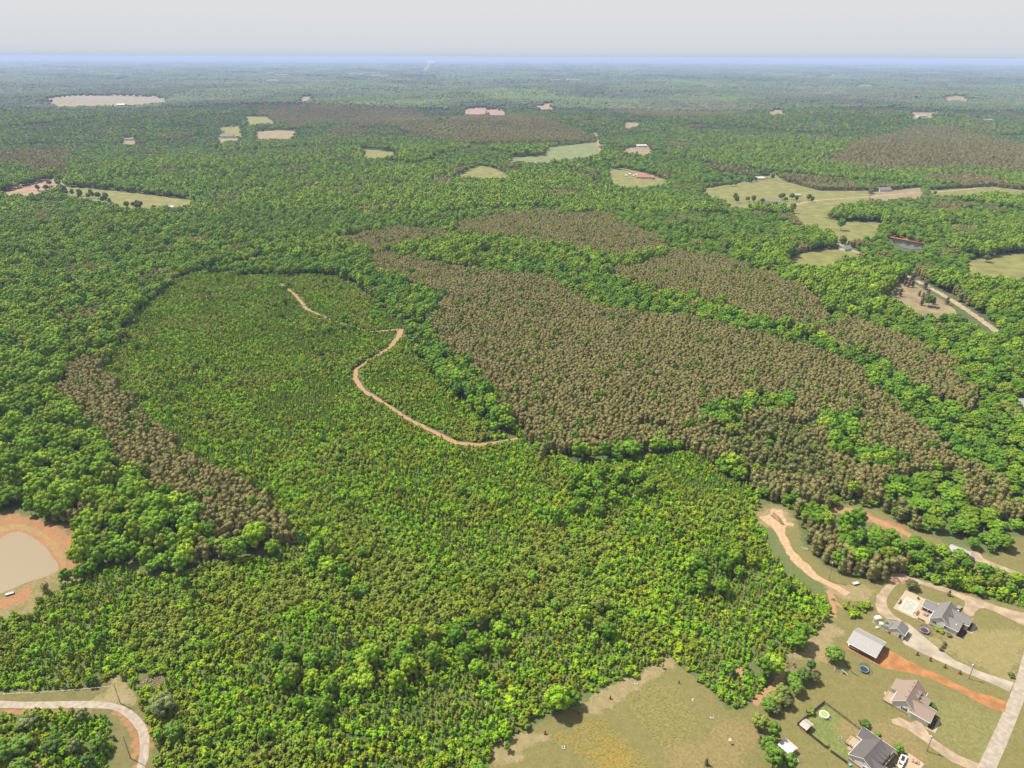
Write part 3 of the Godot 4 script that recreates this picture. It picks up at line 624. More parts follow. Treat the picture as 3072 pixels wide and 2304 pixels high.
func gable(o: Node3D, axis: String, a0: float, a1: float, b0: float, b1: float, eave: float, rb: float, rh: float, wall: Material, roof: Material, oh := 0.45, eave1 := -1.0):
	# walls under a two-sided roof whose ridge runs along the axis
	if eave1 < 0: eave1 = eave
	var run := vv(axis, a1 - a0, 0, 0)
	if wall:
		extrude(o, "wall", [vv(axis, a0, 0, b0), vv(axis, a0, eave, b0), vv(axis, a0, rh, rb), vv(axis, a0, eave1, b1), vv(axis, a0, 0, b1)], run, wall)
	var long := vv(axis, a1 - a0 + 2 * oh, 0, 0)
	var t := 0.16
	for side in 2:
		var be := b0 if side == 0 else b1
		var he := eave if side == 0 else eave1
		var m := (rh - he) / absf(rb - be)
		var bo := be + (-oh if side == 0 else oh)
		var ho := he - m * oh
		extrude(o, "roof", [vv(axis, a0 - oh, rh + 0.03, rb), vv(axis, a0 - oh, ho + 0.03, bo), vv(axis, a0 - oh, ho + 0.03 + t, bo), vv(axis, a0 - oh, rh + 0.03 + t, rb)], long, roof)
		var s := -1.0 if side == 0 else 1.0
		var g := extrude(o, "gutter", [vv(axis, a0 - oh, ho - 0.04, bo), vv(axis, a0 - oh, ho - 0.04, bo + s * 0.13), vv(axis, a0 - oh, ho + 0.15, bo + s * 0.13), vv(axis, a0 - oh, ho + 0.15, bo)], long, M.trim)
		g.position = vv(axis, 0, 0, s * 0.004)
		for end in 2:
			var ae := a0 - oh - 0.05 if end == 0 else a1 + oh + 0.004
			extrude(o, "rake_board", [vv(axis, ae, rh - 0.10, rb), vv(axis, ae, ho - 0.10, bo), vv(axis, ae, ho + t, bo), vv(axis, ae, rh + t, rb)], vv(axis, 0.046, 0, 0), M.trim)
	extrude(o, "ridge_cap", [vv(axis, a0 - oh, rh + 0.10, rb - 0.2), vv(axis, a0 - oh, rh + 0.26, rb), vv(axis, a0 - oh, rh + 0.10, rb + 0.2)], long, roof)

func window(o: Node3D, at: Vector3, out: Vector3, w: float, h: float, called := "window", shutters := false):
	# a framed opening on a wall whose outward side is out
	var across := Vector3(out.z, 0, -out.x).abs()
	var f := box(o, called, at + out * 0.03, across * w + Vector3(0, h, 0) + out.abs() * 0.10, M.trim)
	box(f, "pane", out * 0.035, across * (w - 0.2) + Vector3(0, h - 0.2, 0) + out.abs() * 0.06, M.glass)
	box(f, "bar", out * 0.05, across * 0.05 + Vector3(0, h - 0.2, 0) + out.abs() * 0.06, M.trim)
	if shutters:
		for s in [-1, 1]:
			box(o, "shutter", at + out * 0.04 + across * (s * (w / 2 + 0.22)), across * 0.38 + Vector3(0, h + 0.1, 0) + out.abs() * 0.08, M.black)

func door(o: Node3D, at: Vector3, out: Vector3, w: float, h: float, m: Material):
	var across := Vector3(out.z, 0, -out.x).abs()
	var f := box(o, "door", at + Vector3(0, h / 2, 0) + out * 0.04, across * w + Vector3(0, h, 0) + out.abs() * 0.10, m)
	box(f, "handle", across * (w / 2 - 0.15) + out * 0.07, Vector3(0.07, 0.07, 0.07), M.steel)

func slab(o: Node3D, called: String, x0: float, x1: float, z0: float, z1: float, y0: float, y1: float, m: Material) -> MeshInstance3D:
	return box(o, called, Vector3((x0 + x1) / 2, (y0 + y1) / 2, (z0 + z1) / 2), Vector3(x1 - x0, y1 - y0, z1 - z0), m)

func make_houses():
	# ---- white house with a grey roof
	var o := thing("house", Vector3(192.4, 0, -241.7), 45, "white house with grey shingled roof, sunroom and front wings beside the pool patio", "house")
	gable(o, "x", 0, 13.0, 0, 7.7, 3.0, 3.85, 6.5, M.siding, M.shingle_grey)
	gable(o, "z", 6.0, 11.0, 0.02, 7.6, 3.0, 3.8, 4.75, M.siding, M.shingle_grey, 0.40)
	gable(o, "z", 6.1, 13.4, 7.2, 13.2, 3.0, 10.2, 5.2, M.siding, M.shingle_grey, 0.42)
	gable(o, "z", -5.2, 0.2, 6.4, 12.4, 2.5, 9.4, 3.7, M.siding, M.shingle_grey, 0.35)
	for z in [-4.1, -1.7]: window(o, Vector3(6.4, 1.35, z), Vector3(-1, 0, 0), 2.1, 1.8, "window")
	window(o, Vector3(9.4, 1.4, -5.2), Vector3(0, 0, -1), 3.6, 1.7)
	window(o, Vector3(0, 1.75, 1.9), Vector3(-1, 0, 0), 1.5, 1.3)
	window(o, Vector3(0, 1.75, 6.3), Vector3(-1, 0, 0), 1.3, 1.4)
	window(o, Vector3(0, 4.5, 3.9), Vector3(-1, 0, 0), 0.7, 0.7, "vent")
	window(o, Vector3(3.8, 1.6, 11.0), Vector3(0, 0, 1), 2.0, 1.5)
	window(o, Vector3(10.2, 1.6, 13.4), Vector3(0, 0, 1), 2.2, 1.5)
	window(o, Vector3(3.0, 1.6, 0), Vector3(0, 0, -1), 1.8, 1.3)
	door(o, Vector3(4.9, 0, 0), Vector3(0, 0, -1), 1.6, 2.1, M.glass)
	door(o, Vector3(7.2, 0, 12.0), Vector3(-1, 0, 0), 1.0, 2.1, M.red)
	box(o, "roof_vent", Vector3(2.0, 4.25, 9.6), Vector3(0.5, 0.5, 0.5), M.white)
	box(o, "roof_vent", Vector3(6.0, 5.6, 6.0), Vector3(0.3, 0.5, 0.3), M.steel)
	box(o, "meter_box", Vector3(-0.1, 1.3, 7.6), Vector3(0.14, 0.6, 0.4), M.steel)
	box(o, "condenser", Vector3(-0.9, 0.4, 0.7), Vector3(0.8, 0.8, 0.8), M.steel)
	# patio round the pool
	var pa := thing("patio", Vector3(192.4, 0, -241.7), 45, "tan concrete patio slab around the covered pool", "patio")
	pa.set_meta("kind", "structure")
	slab(pa, "pool_deck", -1.6, 15.2, -14.8, -5.6, 0.0, 0.12, M.patio)
	slab(pa, "terrace", -1.4, 6.3, -5.6, -0.05, 0.0, 0.115, M.patio)
	for q in [[-1.6, 15.2, -14.95, -14.8], [-1.75, -1.6, -14.95, -5.6], [15.2, 15.35, -14.95, -5.6]]:
		slab(pa, "kerb", q[0], q[1], q[2], q[3], 0.0, 0.22, M.cream)
	var po := thing("swimming_pool", Vector3(192.4, 0, -241.7), 45, "rectangular swimming pool under a pale winter cover with white coping", "pool")
	slab(po, "cover", 0.3, 9.9, -12.6, -7.9, 0.13, 0.19, M.cover)
	for q in [[-0.3, 10.5, -13.2, -12.6], [-0.3, 10.5, -7.9, -7.3], [-0.3, 0.3, -12.6, -7.9], [9.9, 10.5, -12.6, -7.9]]:
		slab(po, "coping", q[0], q[1], q[2], q[3], 0.121, 0.24, M.cream)
	for z in [-11.2, -9.5]: slab(po, "cover_seam", 0.35, 9.85, z, z + 0.12, 0.19, 0.22, M.cover)
	slab(po, "ladder", 1.6, 2.2, -7.4, -6.9, 0.24, 0.75, M.steel)
	var so := thing("patio_sofa", spot(o, Vector3(2.4, 0.12, -5.6)), 45, "long dark wooden bench along the terrace edge by the pool", "bench")
	slab(so, "seat", -1.6, 1.6, -0.3, 0.3, 0.3, 0.45, M.wood)
	slab(so, "backrest", -1.6, 1.6, -0.42, -0.3, 0.3, 0.95, M.dark_wood)
	for x in [-1.4, 1.4]: slab(so, "leg", x - 0.06, x + 0.06, -0.25, 0.25, 0.0, 0.3, M.dark_wood)
	var be := thing("patio_bench", spot(o, Vector3(-0.8, 0.12, -3.2)), 45, "brown bench on the near edge of the house terrace", "bench")
	slab(be, "seat", -0.3, 0.3, -1.5, 1.5, 0.3, 0.45, M.wood)
	slab(be, "backrest", -0.42, -0.3, -1.5, 1.5, 0.3, 0.95, M.wood)
	for z in [-1.3, 1.3]: slab(be, "leg", -0.25, 0.25, z - 0.06, z + 0.06, 0.0, 0.3, M.dark_wood)
	var ta := thing("patio_table", spot(o, Vector3(4.3, 0.12, -3.0)), 45, "brown patio table with benches in front of the sunroom", "table")
	slab(ta, "tabletop", -0.6, 0.6, -1.0, 1.0, 0.7, 0.78, M.brush)
	for q in [[-0.5, -0.85], [0.5, -0.85], [-0.5, 0.85], [0.5, 0.85]]: slab(ta, "leg", q[0] - 0.05, q[0] + 0.05, q[1] - 0.05, q[1] + 0.05, 0.0, 0.7, M.dark_wood)
	for s in [-1, 1]: slab(ta, "bench", s * 0.95 - 0.2, s * 0.95 + 0.2, -0.9, 0.9, 0.38, 0.46, M.brush)
	for q in [[5.0, -14.0, 20.0, "by the far pool corner"], [3.6, -14.1, -15.0, "nearest the patio's left kerb"]]:
		var lo := thing("pool_lounger", spot(o, Vector3(q[0], 0.12, q[1])), 45 + q[2], "dark pool lounger lying " + q[3], "lounger", "loungers beside the pool")
		slab(lo, "seat", -0.9, 0.5, -0.3, 0.3, 0.3, 0.38, M.dark_wood)
		extrude(lo, "backrest", [Vector3(0.5, 0.3, -0.3), Vector3(1.1, 0.75, -0.3), Vector3(1.1, 0.83, -0.3), Vector3(0.5, 0.38, -0.3)], Vector3(0, 0, 0.6), M.dark_wood)
		for x in [-0.8, 0.4]: slab(lo, "leg", x - 0.04, x + 0.04, -0.28, 0.28, 0.0, 0.3, M.steel)
	var gr := thing("grill", spot(o, Vector3(13.0, 0.12, -8.8)), 30, "small black grill standing on the bare corner of the patio", "grill")
	slab(gr, "firebox", -0.5, 0.5, -0.3, 0.3, 0.6, 1.0, M.black)
	for x in [-0.4, 0.4]: slab(gr, "leg", x - 0.05, x + 0.05, -0.25, 0.25, 0.0, 0.6, M.steel)
	var mb := thing("flower_bed", Vector3(192.4, 0, -241.7), 45, "dark mulch bed between the front wings of the white house", "bed")
	mb.set_meta("kind", "structure")
	slab(mb, "mulch", 0.2, 6.4, 11.06, 14.0, 0.0, 0.10, M.mulch)
	slab(mb, "mulch", 7.0, 13.2, 13.46, 14.4, 0.0, 0.09, M.mulch)
	slab(mb, "walkway", 6.5, 7.0, 12.2, 16.0, 0.0, 0.11, M.patio)
	slab(mb, "walkway", 7.0, 14.2, 14.9, 16.0, 0.0, 0.105, M.patio)
	# ---- garage
	o = thing("garage", Vector3(170.9, 0, -235.6), 45, "small white garage with grey roof and lean-to behind the pole barn", "garage")
	gable(o, "x", 0, 5.4, 0, 5.8, 2.8, 2.6, 4.8, M.siding, M.shingle_grey, 0.4)
	extrude(o, "lean_to_wall", [Vector3(0.3, 0, -2.9), Vector3(0.3, 2.2, -2.9), Vector3(0.3, 2.75, -0.02), Vector3(0.3, 0, -0.02)], Vector3(4.6, 0, 0), M.siding)
	extrude(o, "lean_to_roof", [Vector3(-0.1, 2.12, -3.4), Vector3(-0.1, 2.27, -3.4), Vector3(-0.1, 2.93, -0.42), Vector3(-0.1, 2.78, -0.42)], Vector3(5.2, 0, 0), M.shingle_grey)
	door(o, Vector3(0, 0, 2.0), Vector3(-1, 0, 0), 2.4, 2.1, M.cream)
	door(o, Vector3(0, 0, 4.5), Vector3(-1, 0, 0), 1.0, 2.0, M.glass)
	window(o, Vector3(2.7, 1.5, 5.8), Vector3(0, 0, 1), 1.2, 1.0)
	# ---- brown roofed house
	o = thing("house", Vector3(152.7, 0, -196.7), 45, "cream house under a light brown shingle roof beside the orange dirt drive", "house")
	gable(o, "x", 0, 13.3, 0, 8.2, 3.0, 4.2, 6.5, M.siding, M.shingle_brown)
	gable(o, "z", 6.5, 13.5, -0.3, 6.6, 3.0, 3.1, 5.2, M.siding, M.shingle_brown, 0.5)
	extrude(o, "porch_roof", [Vector3(6.2, 3.95, 7.4), Vector3(6.2, 2.95, 11.0), Vector3(6.2, 3.1, 11.0), Vector3(6.2, 4.1, 7.4)], Vector3(4.6, 0, 0), M.shingle_brown)
	for x in [6.5, 8.5, 10.5]: slab(o, "porch_post", x - 0.09, x + 0.09, 10.6, 10.78, 0.15, 2.95, M.trim)
	slab(o, "porch_floor", 6.7, 10.9, 8.25, 10.9, 0.0, 0.15, M.patio)
	extrude(o, "rear_wall", [Vector3(6.3, 0, -2.5), Vector3(6.3, 2.35, -2.5), Vector3(6.3, 2.95, -0.02), Vector3(6.3, 0, -0.02)], Vector3(6.6, 0, 0), M.siding)
	extrude(o, "rear_roof", [Vector3(5.9, 2.3, -3.0), Vector3(5.9, 2.45, -3.0), Vector3(5.9, 3.25, 0.4), Vector3(5.9, 3.1, 0.4)], Vector3(7.4, 0, 0), M.shingle_brown)
	for x in [7.3, 9.6]:
		var d := extrude(o, "dormer", [Vector3(x - 0.7, 3.7, 7.0), Vector3(x - 0.7, 4.7, 7.0), Vector3(x, 5.4, 7.0), Vector3(x + 0.7, 4.7, 7.0), Vector3(x + 0.7, 3.7, 7.0)], Vector3(0, 0, -1.9), M.siding)
		for s in [-1, 1]:
			extrude(d, "dormer_roof", [Vector3(x, 5.42, 7.25), Vector3(x + s * 0.95, 4.48, 7.25), Vector3(x + s * 0.95, 4.6, 7.25), Vector3(x, 5.56, 7.25)], Vector3(0, 0, -3.2), M.shingle_brown)
		box(d, "pane", Vector3(x, 4.45, 7.03), Vector3(0.7, 0.7, 0.06), M.glass)
	window(o, Vector3(0, 1.9, 4.4), Vector3(-1, 0, 0), 1.2, 1.4, "window", true)
	window(o, Vector3(3.1, 1.6, 13.5), Vector3(0, 0, 1), 2.2, 1.4, "window", true)
	window(o, Vector3(12.0, 1.6, 8.2), Vector3(0, 0, 1), 1.3, 1.4, "window", true)
	door(o, Vector3(8.5, 0.15, 8.2), Vector3(0, 0, 1), 1.0, 2.1, M.brick)
	slab(o, "foundation", -0.05, 13.35, -0.05, 8.25, 0.0, 0.5, M.brick)
	for x in [2.0, 5.5, 9.0, 11.5]: box(o, "roof_vent", Vector3(x, 6.2, 3.6), Vector3(0.3, 0.5, 0.3), M.dark_wood)
	slab(o, "deck", -0.2, 6.2, -3.3, -0.05, 0.55, 0.72, M.deck)
	for q in [[-0.2, 6.2, -3.34, -3.28], [-0.24, -0.18, -3.3, -0.1]]:
		slab(o, "deck_rail", q[0], q[1], q[2], q[3], 1.45, 1.55, M.deck)
	for x in [-0.2, 1.9, 4.0, 6.1]: slab(o, "deck_post", x - 0.06, x + 0.06, -3.37, -3.25, 0.0, 1.45, M.deck)
	slab(o, "stair", 3.4, 5.2, -4.2, -3.4, 0.0, 0.3, M.deck)
	for k in 9: slab(o, "deck_board", -0.15, 6.15, -3.2 + k * 0.35, -2.93 + k * 0.35, 0.72, 0.745, M.deck)
	var fb := thing("flower_bed", Vector3(152.7, 0, -196.7), 45, "mulched shrub bed with pale walkway at the cream house's corner", "bed")
	fb.set_meta("kind", "structure")
	slab(fb, "mulch", -0.8, 6.0, 13.6, 15.3, 0.0, 0.10, M.mulch)
	slab(fb, "walkway", -1.4, 6.6, 15.4, 16.5, 0.0, 0.11, M.patio)
	slab(fb, "walkway", -1.5, -0.9, 13.0, 15.4, 0.0, 0.105, M.patio)
	slab(fb, "walkway", 6.1, 6.7, 11.0, 15.4, 0.0, 0.105, M.patio)
	# ---- dark roofed house
	o = thing("house", Vector3(125.1, 0, -172.9), 38, "white house with charcoal shingle roof and three dormers beside the fenced yard", "house")
	gable(o, "z", -2.0, 9.3, 9.9, 14.9, 3.0, 12.3, 5.3, M.siding, M.shingle_dark, 0.35)
	gable(o, "x", 0, 12.2, 0, 9.6, 3.0, 4.7, 5.7, M.siding, M.shingle_dark, 0.4)
	gable(o, "z", 6.4, 14.0, 0.3, 5.0, 3.0, 2.6, 4.9, M.siding, M.shingle_dark, 0.35)
	for x in [5.4, 7.5, 9.6]:
		var d := extrude(o, "dormer", [Vector3(x - 0.6, 3.5, 9.2), Vector3(x - 0.6, 4.3, 9.2), Vector3(x, 5.1, 9.2), Vector3(x + 0.6, 4.3, 9.2), Vector3(x + 0.6, 3.5, 9.2)], Vector3(0, 0, -2.2), M.siding)
		for s in [-1, 1]:
			extrude(d, "dormer_roof", [Vector3(x, 5.12, 9.5), Vector3(x + s * 0.85, 4.05, 9.5), Vector3(x + s * 0.85, 4.17, 9.5), Vector3(x, 5.26, 9.5)], Vector3(0, 0, -3.6), M.shingle_dark)
		box(d, "pane", Vector3(x, 4.2, 9.23), Vector3(0.5, 0.6, 0.06), M.glass)
	window(o, Vector3(0, 1.7, 1.4), Vector3(-1, 0, 0), 0.8, 1.0)
	window(o, Vector3(0, 3.9, 4.7), Vector3(-1, 0, 0), 0.5, 1.1, "vent")
	window(o, Vector3(0, 1.7, 5.6), Vector3(-1, 0, 0), 1.0, 1.2)
	slab(o, "foundation", -0.06, 12.0, -0.06, 9.65, 0.0, 0.6, M.brick)
	slab(o, "porch_wall", 6.0, 9.8, -0.3, -0.05, 0.0, 2.7, M.siding)
	slab(o, "deck", 5.2, 9.8, -4.2, -0.35, 0.85, 1.0, M.deck)
	for q in [[5.2, 9.8, -4.25, -4.15], [5.15, 5.25, -4.2, -0.4]]: slab(o, "deck_rail", q[0], q[1], q[2], q[3], 1.85, 1.95, M.deck)
	for q in [[5.2, -4.2], [7.5, -4.2], [9.75, -4.2], [5.2, -2.3]]: slab(o, "deck_post", q[0] - 0.08, q[0] + 0.08, q[1] - 0.08, q[1] + 0.08, 0.0, 1.85, M.deck)
	slab(o, "stair", 3.6, 5.1, -2.6, -1.4, 0.0, 0.45, M.deck)
	var pb := thing("patio", Vector3(125.1, 0, -172.9), 38, "sunlit square concrete pad beyond the boats at bottom edge", "patio")
	pb.set_meta("kind", "structure")
	slab(pb, "paving", 15.6, 20.4, 12.6, 18.2, 0.0, 0.12, M.patio)
	slab(pb, "paving", 11.6, 15.6, 10.5, 18.4, 0.0, 0.11, M.gravel)
	# ---- pole barn
	o = thing("pole_barn", Vector3(147.8, 0, -226.8), -45, "open sided pole barn with pale metal roof over red clay floor", "barn")
	gable(o, "x", 0, 11.7, -11.7, -0.2, 3.0, -6.6, 4.7, null, M.metal_roof, 0.35)
	for side in 2:
		for kx in 13:
			var x := -0.2 + kx * 1.0
			var zz := [-6.6, -0.0] if side == 0 else [-6.6, -11.9]
			bar(o, "roof_rib", Vector3(x, 4.92, zz[0]), Vector3(x, 3.16, zz[1]), 0.03, M.metal_roof)
	for x in [0.1, 3.9, 7.8, 11.6]:
		for z in [-11.5, -0.4]: slab(o, "post", x - 0.1, x + 0.1, z - 0.1, z + 0.1, 0.0, 3.0, M.wood)
	slab(o, "back_wall", 0.0, 11.7, -11.72, -11.62, 0.0, 3.0, M.metal_roof)
	for x in [0.0, 11.66]:
		extrude(o, "end_panel", [Vector3(x, 1.9, -11.6), Vector3(x, 3.0, -11.6), Vector3(x, 4.66, -6.6), Vector3(x, 3.0, -0.3), Vector3(x, 1.9, -0.3)], Vector3(0.05, 0, 0), M.siding)
	slab(o, "floor", -0.6, 12.4, -11.6, 0.4, 0.0, 0.07, M.orange)
	# ---- garden sheds
	o = thing("carport", spot_at(126.1, -197.7, 35, Vector3(-30.6, 0, 4.4)), 35, "small white metal roofed shed half under the trees near bottom edge", "shed")
	gable(o, "z", -2.4, 2.4, -2.1, 2.1, 2.2, 0.0, 2.9, M.cream, M.white_roof, 0.2)
	door(o, Vector3(0, 0, 2.4), Vector3(0, 0, 1), 1.8, 1.9, M.dark_wood)
	o = thing("garden_shed", spot_at(126.1, -197.7, 35, Vector3(-16.4, 0, 2.7)), 35, "tan roofed garden shed in the corner of the fenced yard", "shed")
	gable(o, "z", -1.4, 1.4, -1.8, 1.8, 2.1, 0.0, 2.7, M.wood, M.tan_roof, 0.2)
	for x in [-1.2, -0.6, 0.6, 1.2]: bar(o, "roof_rib", Vector3(x, 2.95 - absf(x) * 0.33, -1.6), Vector3(x, 2.95 - absf(x) * 0.33, 1.6), 0.035, M.tan_roof)
	door(o, Vector3(0.4, 0, 1.4), Vector3(0, 0, 1), 1.2, 1.8, M.dark_wood)
	# ---- house behind the tree belt on the right
	o = thing("house", Vector3(226.8, 0, -288.4), 45, "pale grey roofed house half hidden behind the roadside trees", "house")
	gable(o, "z", 0, 8.3, -0.5, 8.6, 3.0, 4.1, 5.4, M.siding, M.metal_roof, 0.5)
	gable(o, "x", -2.4, 1.2, 0.6, 5.4, 2.8, 3.0, 4.4, M.siding, M.metal_roof, 0.4)
	window(o, Vector3(-0.5, 1.6, 6.6), Vector3(-1, 0, 0), 1.4, 1.3)
	window(o, Vector3(4.0, 1.6, 8.3), Vector3(0, 0, 1), 1.6, 1.3)
	door(o, Vector3(6.6, 0, 8.3), Vector3(0, 0, 1), 1.0, 2.1, M.trim)
	box(o, "roof_vent", Vector3(3.2, 5.2, 3.2), Vector3(0.4, 0.5, 0.4), M.black)

func spot(o: Node3D, p: Vector3) -> Vector3:
	return o.transform * p

func spot_at(x: float, z: float, turn: float, p: Vector3) -> Vector3:
	return Vector3(x, 0, z) + p.rotated(Vector3.UP, deg_to_rad(turn))

# ==================================================================== things in the yards
func wheel(o: Node3D, at: Vector3, r: float, w: float):
	var t := CylinderMesh.new()
	t.top_radius = r
	t.bottom_radius = r
	t.height = w
	t.radial_segments = 14
	t.rings = 1
	var m := put(t, "wheel", M.rubber, o)
	m.rotation.x = PI / 2
	m.position = at
	var h := put(t, "rim", M.steel, m)
	h.scale = Vector3(0.6, 1.06, 0.6)

func car(at: Vector3, turn: float, paint_m: Material, label: String, group := "") -> Node3D:
	var o := thing("parked_car", at, turn, label, "car", group)
	extrude(o, "body", [Vector3(-2.2, 0.35, -0.88), Vector3(-2.25, 0.75, -0.88), Vector3(-1.9, 0.95, -0.88), Vector3(1.0, 0.98, -0.88), Vector3(2.15, 0.82, -0.88), Vector3(2.25, 0.4, -0.88)], Vector3(0, 0, 1.76), paint_m)
	extrude(o, "window", [Vector3(-1.75, 0.96, -0.76), Vector3(-1.25, 1.36, -0.76), Vector3(0.25, 1.38, -0.76), Vector3(1.0, 0.98, -0.76)], Vector3(0, 0, 1.52), M.glass)
	slab(o, "roof", -1.2, 0.2, -0.72, 0.72, 1.38, 1.44, paint_m)
	for x in [-1.4, 1.4]:
		for z in [-0.8, 0.8]: wheel(o, Vector3(x, 0.33, z), 0.33, 0.22)
	for z in [-0.6, 0.6]: box(o, "headlight", Vector3(2.22, 0.65, z), Vector3(0.08, 0.16, 0.34), M.white)
	return o

func boat(at: Vector3, turn: float, hull: Material, deck: Material, label: String):
	var o := thing("boat", at, turn, label, "boat")
	var st := SurfaceTool.new()
	st.begin(Mesh.PRIMITIVE_TRIANGLES)
	st.set_smooth_group(0)
	var sec := []
	for k in 9:
		var t := k / 8.0
		var w := 1.0 * sqrt(maxf(0.0, 1.0 - pow(t, 3.2))) + 0.02
		var x := -2.4 + 5.0 * t
		var y := 0.75 + 0.2 * t * t
		sec.append([Vector3(x, y + 0.55, -w), Vector3(x, y + 0.1 + 0.2 * t, -w * 0.8), Vector3(x, y - 0.25 + 0.45 * t * t, 0), Vector3(x, y + 0.1 + 0.2 * t, w * 0.8), Vector3(x, y + 0.55, w)])
	for k in 8:
		for j in 4: quad(st, sec[k][j], sec[k][j + 1], sec[k + 1][j + 1], sec[k + 1][j])
	for j in 3:
		for p in [sec[0][0], sec[0][j + 1], sec[0][j + 2]]: st.add_vertex(p)
	st.generate_normals()
	put(st.commit(), "hull", hull, o)
	st = SurfaceTool.new()
	st.begin(Mesh.PRIMITIVE_TRIANGLES)
	st.set_smooth_group(-1)
	for k in 8: quad(st, sec[k][0] - Vector3(0, 0.06, 0), sec[k][4] - Vector3(0, 0.06, 0), sec[k + 1][4] - Vector3(0, 0.06, 0), sec[k + 1][0] - Vector3(0, 0.06, 0))
	st.generate_normals()
	put(st.commit(), "deck", deck, o)
	slab(o, "cockpit", -1.6, 0.6, -0.55, 0.55, 1.28, 1.34, M.black)
	slab(o, "windscreen", 0.6, 0.72, -0.6, 0.6, 1.3, 1.65, M.glass)
	slab(o, "motor", -2.9, -2.4, -0.2, 0.2, 0.7, 1.6, M.black)
	slab(o, "trailer_frame", -2.0, 3.1, -0.06, 0.06, 0.42, 0.5, M.steel)
	slab(o, "axle", -1.2, -1.08, -0.9, 0.9, 0.3, 0.4, M.steel)
	for z in [-0.95, 0.95]: wheel(o, Vector3(-1.14, 0.32, z), 0.32, 0.2)

func trailer(at: Vector3, turn: float, label: String):
	var o := thing("utility_trailer", at, turn, label, "trailer")
	slab(o, "bed", -1.8, 1.8, -0.8, 0.8, 0.55, 0.65, M.white)
	for z in [-0.8, 0.76]: slab(o, "side_board", -1.8, 1.8, z, z + 0.04, 0.65, 1.0, M.white)
	for x in [-1.8, 1.76]: slab(o, "end_board", x, x + 0.04, -0.76, 0.76, 0.65, 1.0, M.wood)
	slab(o, "tongue", 1.8, 3.0, -0.06, 0.06, 0.5, 0.58, M.steel)
	slab(o, "jack", 2.8, 2.9, -0.05, 0.05, 0.0, 0.5, M.steel)
	for z in [-0.95, 0.95]: wheel(o, Vector3(-0.2, 0.34, z), 0.34, 0.2)

func ring_mesh(r: float, tube: float) -> TorusMesh:
	var t := TorusMesh.new()
	t.inner_radius = r - tube
	t.outer_radius = r + tube
	t.rings = 28
	t.ring_segments = 6
	return t

func trampoline(at: Vector3, r: float, pad: Material, net: Material, label: String):
	var o := thing("trampoline", at, 0, label, "trampoline", "trampolines in the yards")
	cyl(o, "jumping_mat", Vector3(0, 0.88, 0), r * 0.8, r * 0.8, 0.02, M.mat_black, 28)
	var p := put(ring_mesh(r * 0.9, r * 0.1), "pad", pad, o)
	p.position.y = 0.9
	p.scale.y = 0.3
	for k in 6:
		var a := k * TAU / 6 + 0.3
		var f := Vector3(cos(a), 0, sin(a)) * r
		bar(o, "leg", f, f + Vector3(0, 0.88, 0), 0.04, M.steel)
		bar(o, "net_pole", f * 1.03 + Vector3(0, 0.5, 0), f * 1.03 + Vector3(0, 2.5, 0), 0.035, net)
	var top := put(ring_mesh(r * 1.02, 0.05), "net_hoop", net, o)
	top.position.y = 2.5
	var m := StandardMaterial3D.new()
	m.albedo_color = Color(net.albedo_color, 0.28)
	m.transparency = BaseMaterial3D.TRANSPARENCY_ALPHA
	m.roughness = 1.0
	var c := CylinderMesh.new()
	c.top_radius = r * 1.01
	c.bottom_radius = r * 1.01
	c.height = 1.55
	c.radial_segments = 28
	c.cap_top = false
	c.cap_bottom = false
	var n := put(c, "net", m, o)
	n.position.y = 1.7

func pole(at: Vector3, h: float, turn: float, lamp: bool, label: String):
	var o := thing("utility_pole", at, turn, label, "utility pole", "utility poles")
	cyl(o, "post", Vector3.ZERO, 0.17, 0.11, h, M.pole_wood, 10)
	slab(o, "crossarm", -1.0, 1.0, 0.12, 0.24, h - 0.7, h - 0.56, M.pole_wood)
	for x in [-0.9, 0.0, 0.9]: cyl(o, "insulator", Vector3(x, h - 0.56 if x != 0.0 else h, 0.18 if x != 0.0 else 0.0), 0.06, 0.05, 0.22, M.white, 8)
	if lamp:
		cyl(o, "transformer", Vector3(0.0, h - 2.0, -0.38), 0.24, 0.24, 0.9, M.white, 12)
		bar(o, "bracket", Vector3(0, h - 1.4, 0), Vector3(0, h - 1.4, -0.35), 0.04, M.steel)

func wire(a: Vector3, b: Vector3, label: String):
	var st := SurfaceTool.new()
	st.begin(Mesh.PRIMITIVE_TRIANGLES)
	var prev := a
	for k in range(1, 17):
		var t := k / 16.0
		var p := a.lerp(b, t) - Vector3(0, 4.0 * t * (1 - t) * a.distance_to(b) * 0.02, 0)
		var s := (p - prev).cross(Vector3.UP).normalized() * 0.02
		var u := Vector3(0, 0.02, 0)
		quad(st, prev - s, prev + u, p + u, p - s)
		quad(st, prev + u, prev + s, p + s, p + u)
		quad(st, prev + s, prev - s, p - s, p + s)
		prev = p
	st.generate_normals()
	tag(put(st.commit(), "power_line", M.steel), label, "power line", "power lines over the road verge")

func fence_run(o: Node3D, a: Vector3, b: Vector3, pickets: bool):
	var d := b - a
	var n := int(ceil(d.length() / 2.4))
	var turn := rad_to_deg(atan2(-d.z, d.x))
	for k in n + 1:
		box(o, "post", a + d * (float(k) / n) + Vector3(0, 0.7, 0), Vector3(0.12, 1.4, 0.12), M.dark_wood, turn)
	for y in [0.35, 0.78, 1.2]:
		box(o, "rail", a + d / 2 + Vector3(0, y, 0) + d.normalized().cross(Vector3.UP) * 0.09, Vector3(d.length(), 0.14, 0.05), M.dark_wood, turn)
	if pickets:
		var m := int(d.length() / 0.30)
		for k in m:
			box(o, "picket", a + d * ((k + 0.5) / m) + Vector3(0, 0.66, 0) - d.normalized().cross(Vector3.UP) * 0.09, Vector3(0.2, 1.26, 0.04), M.dark_wood, turn)

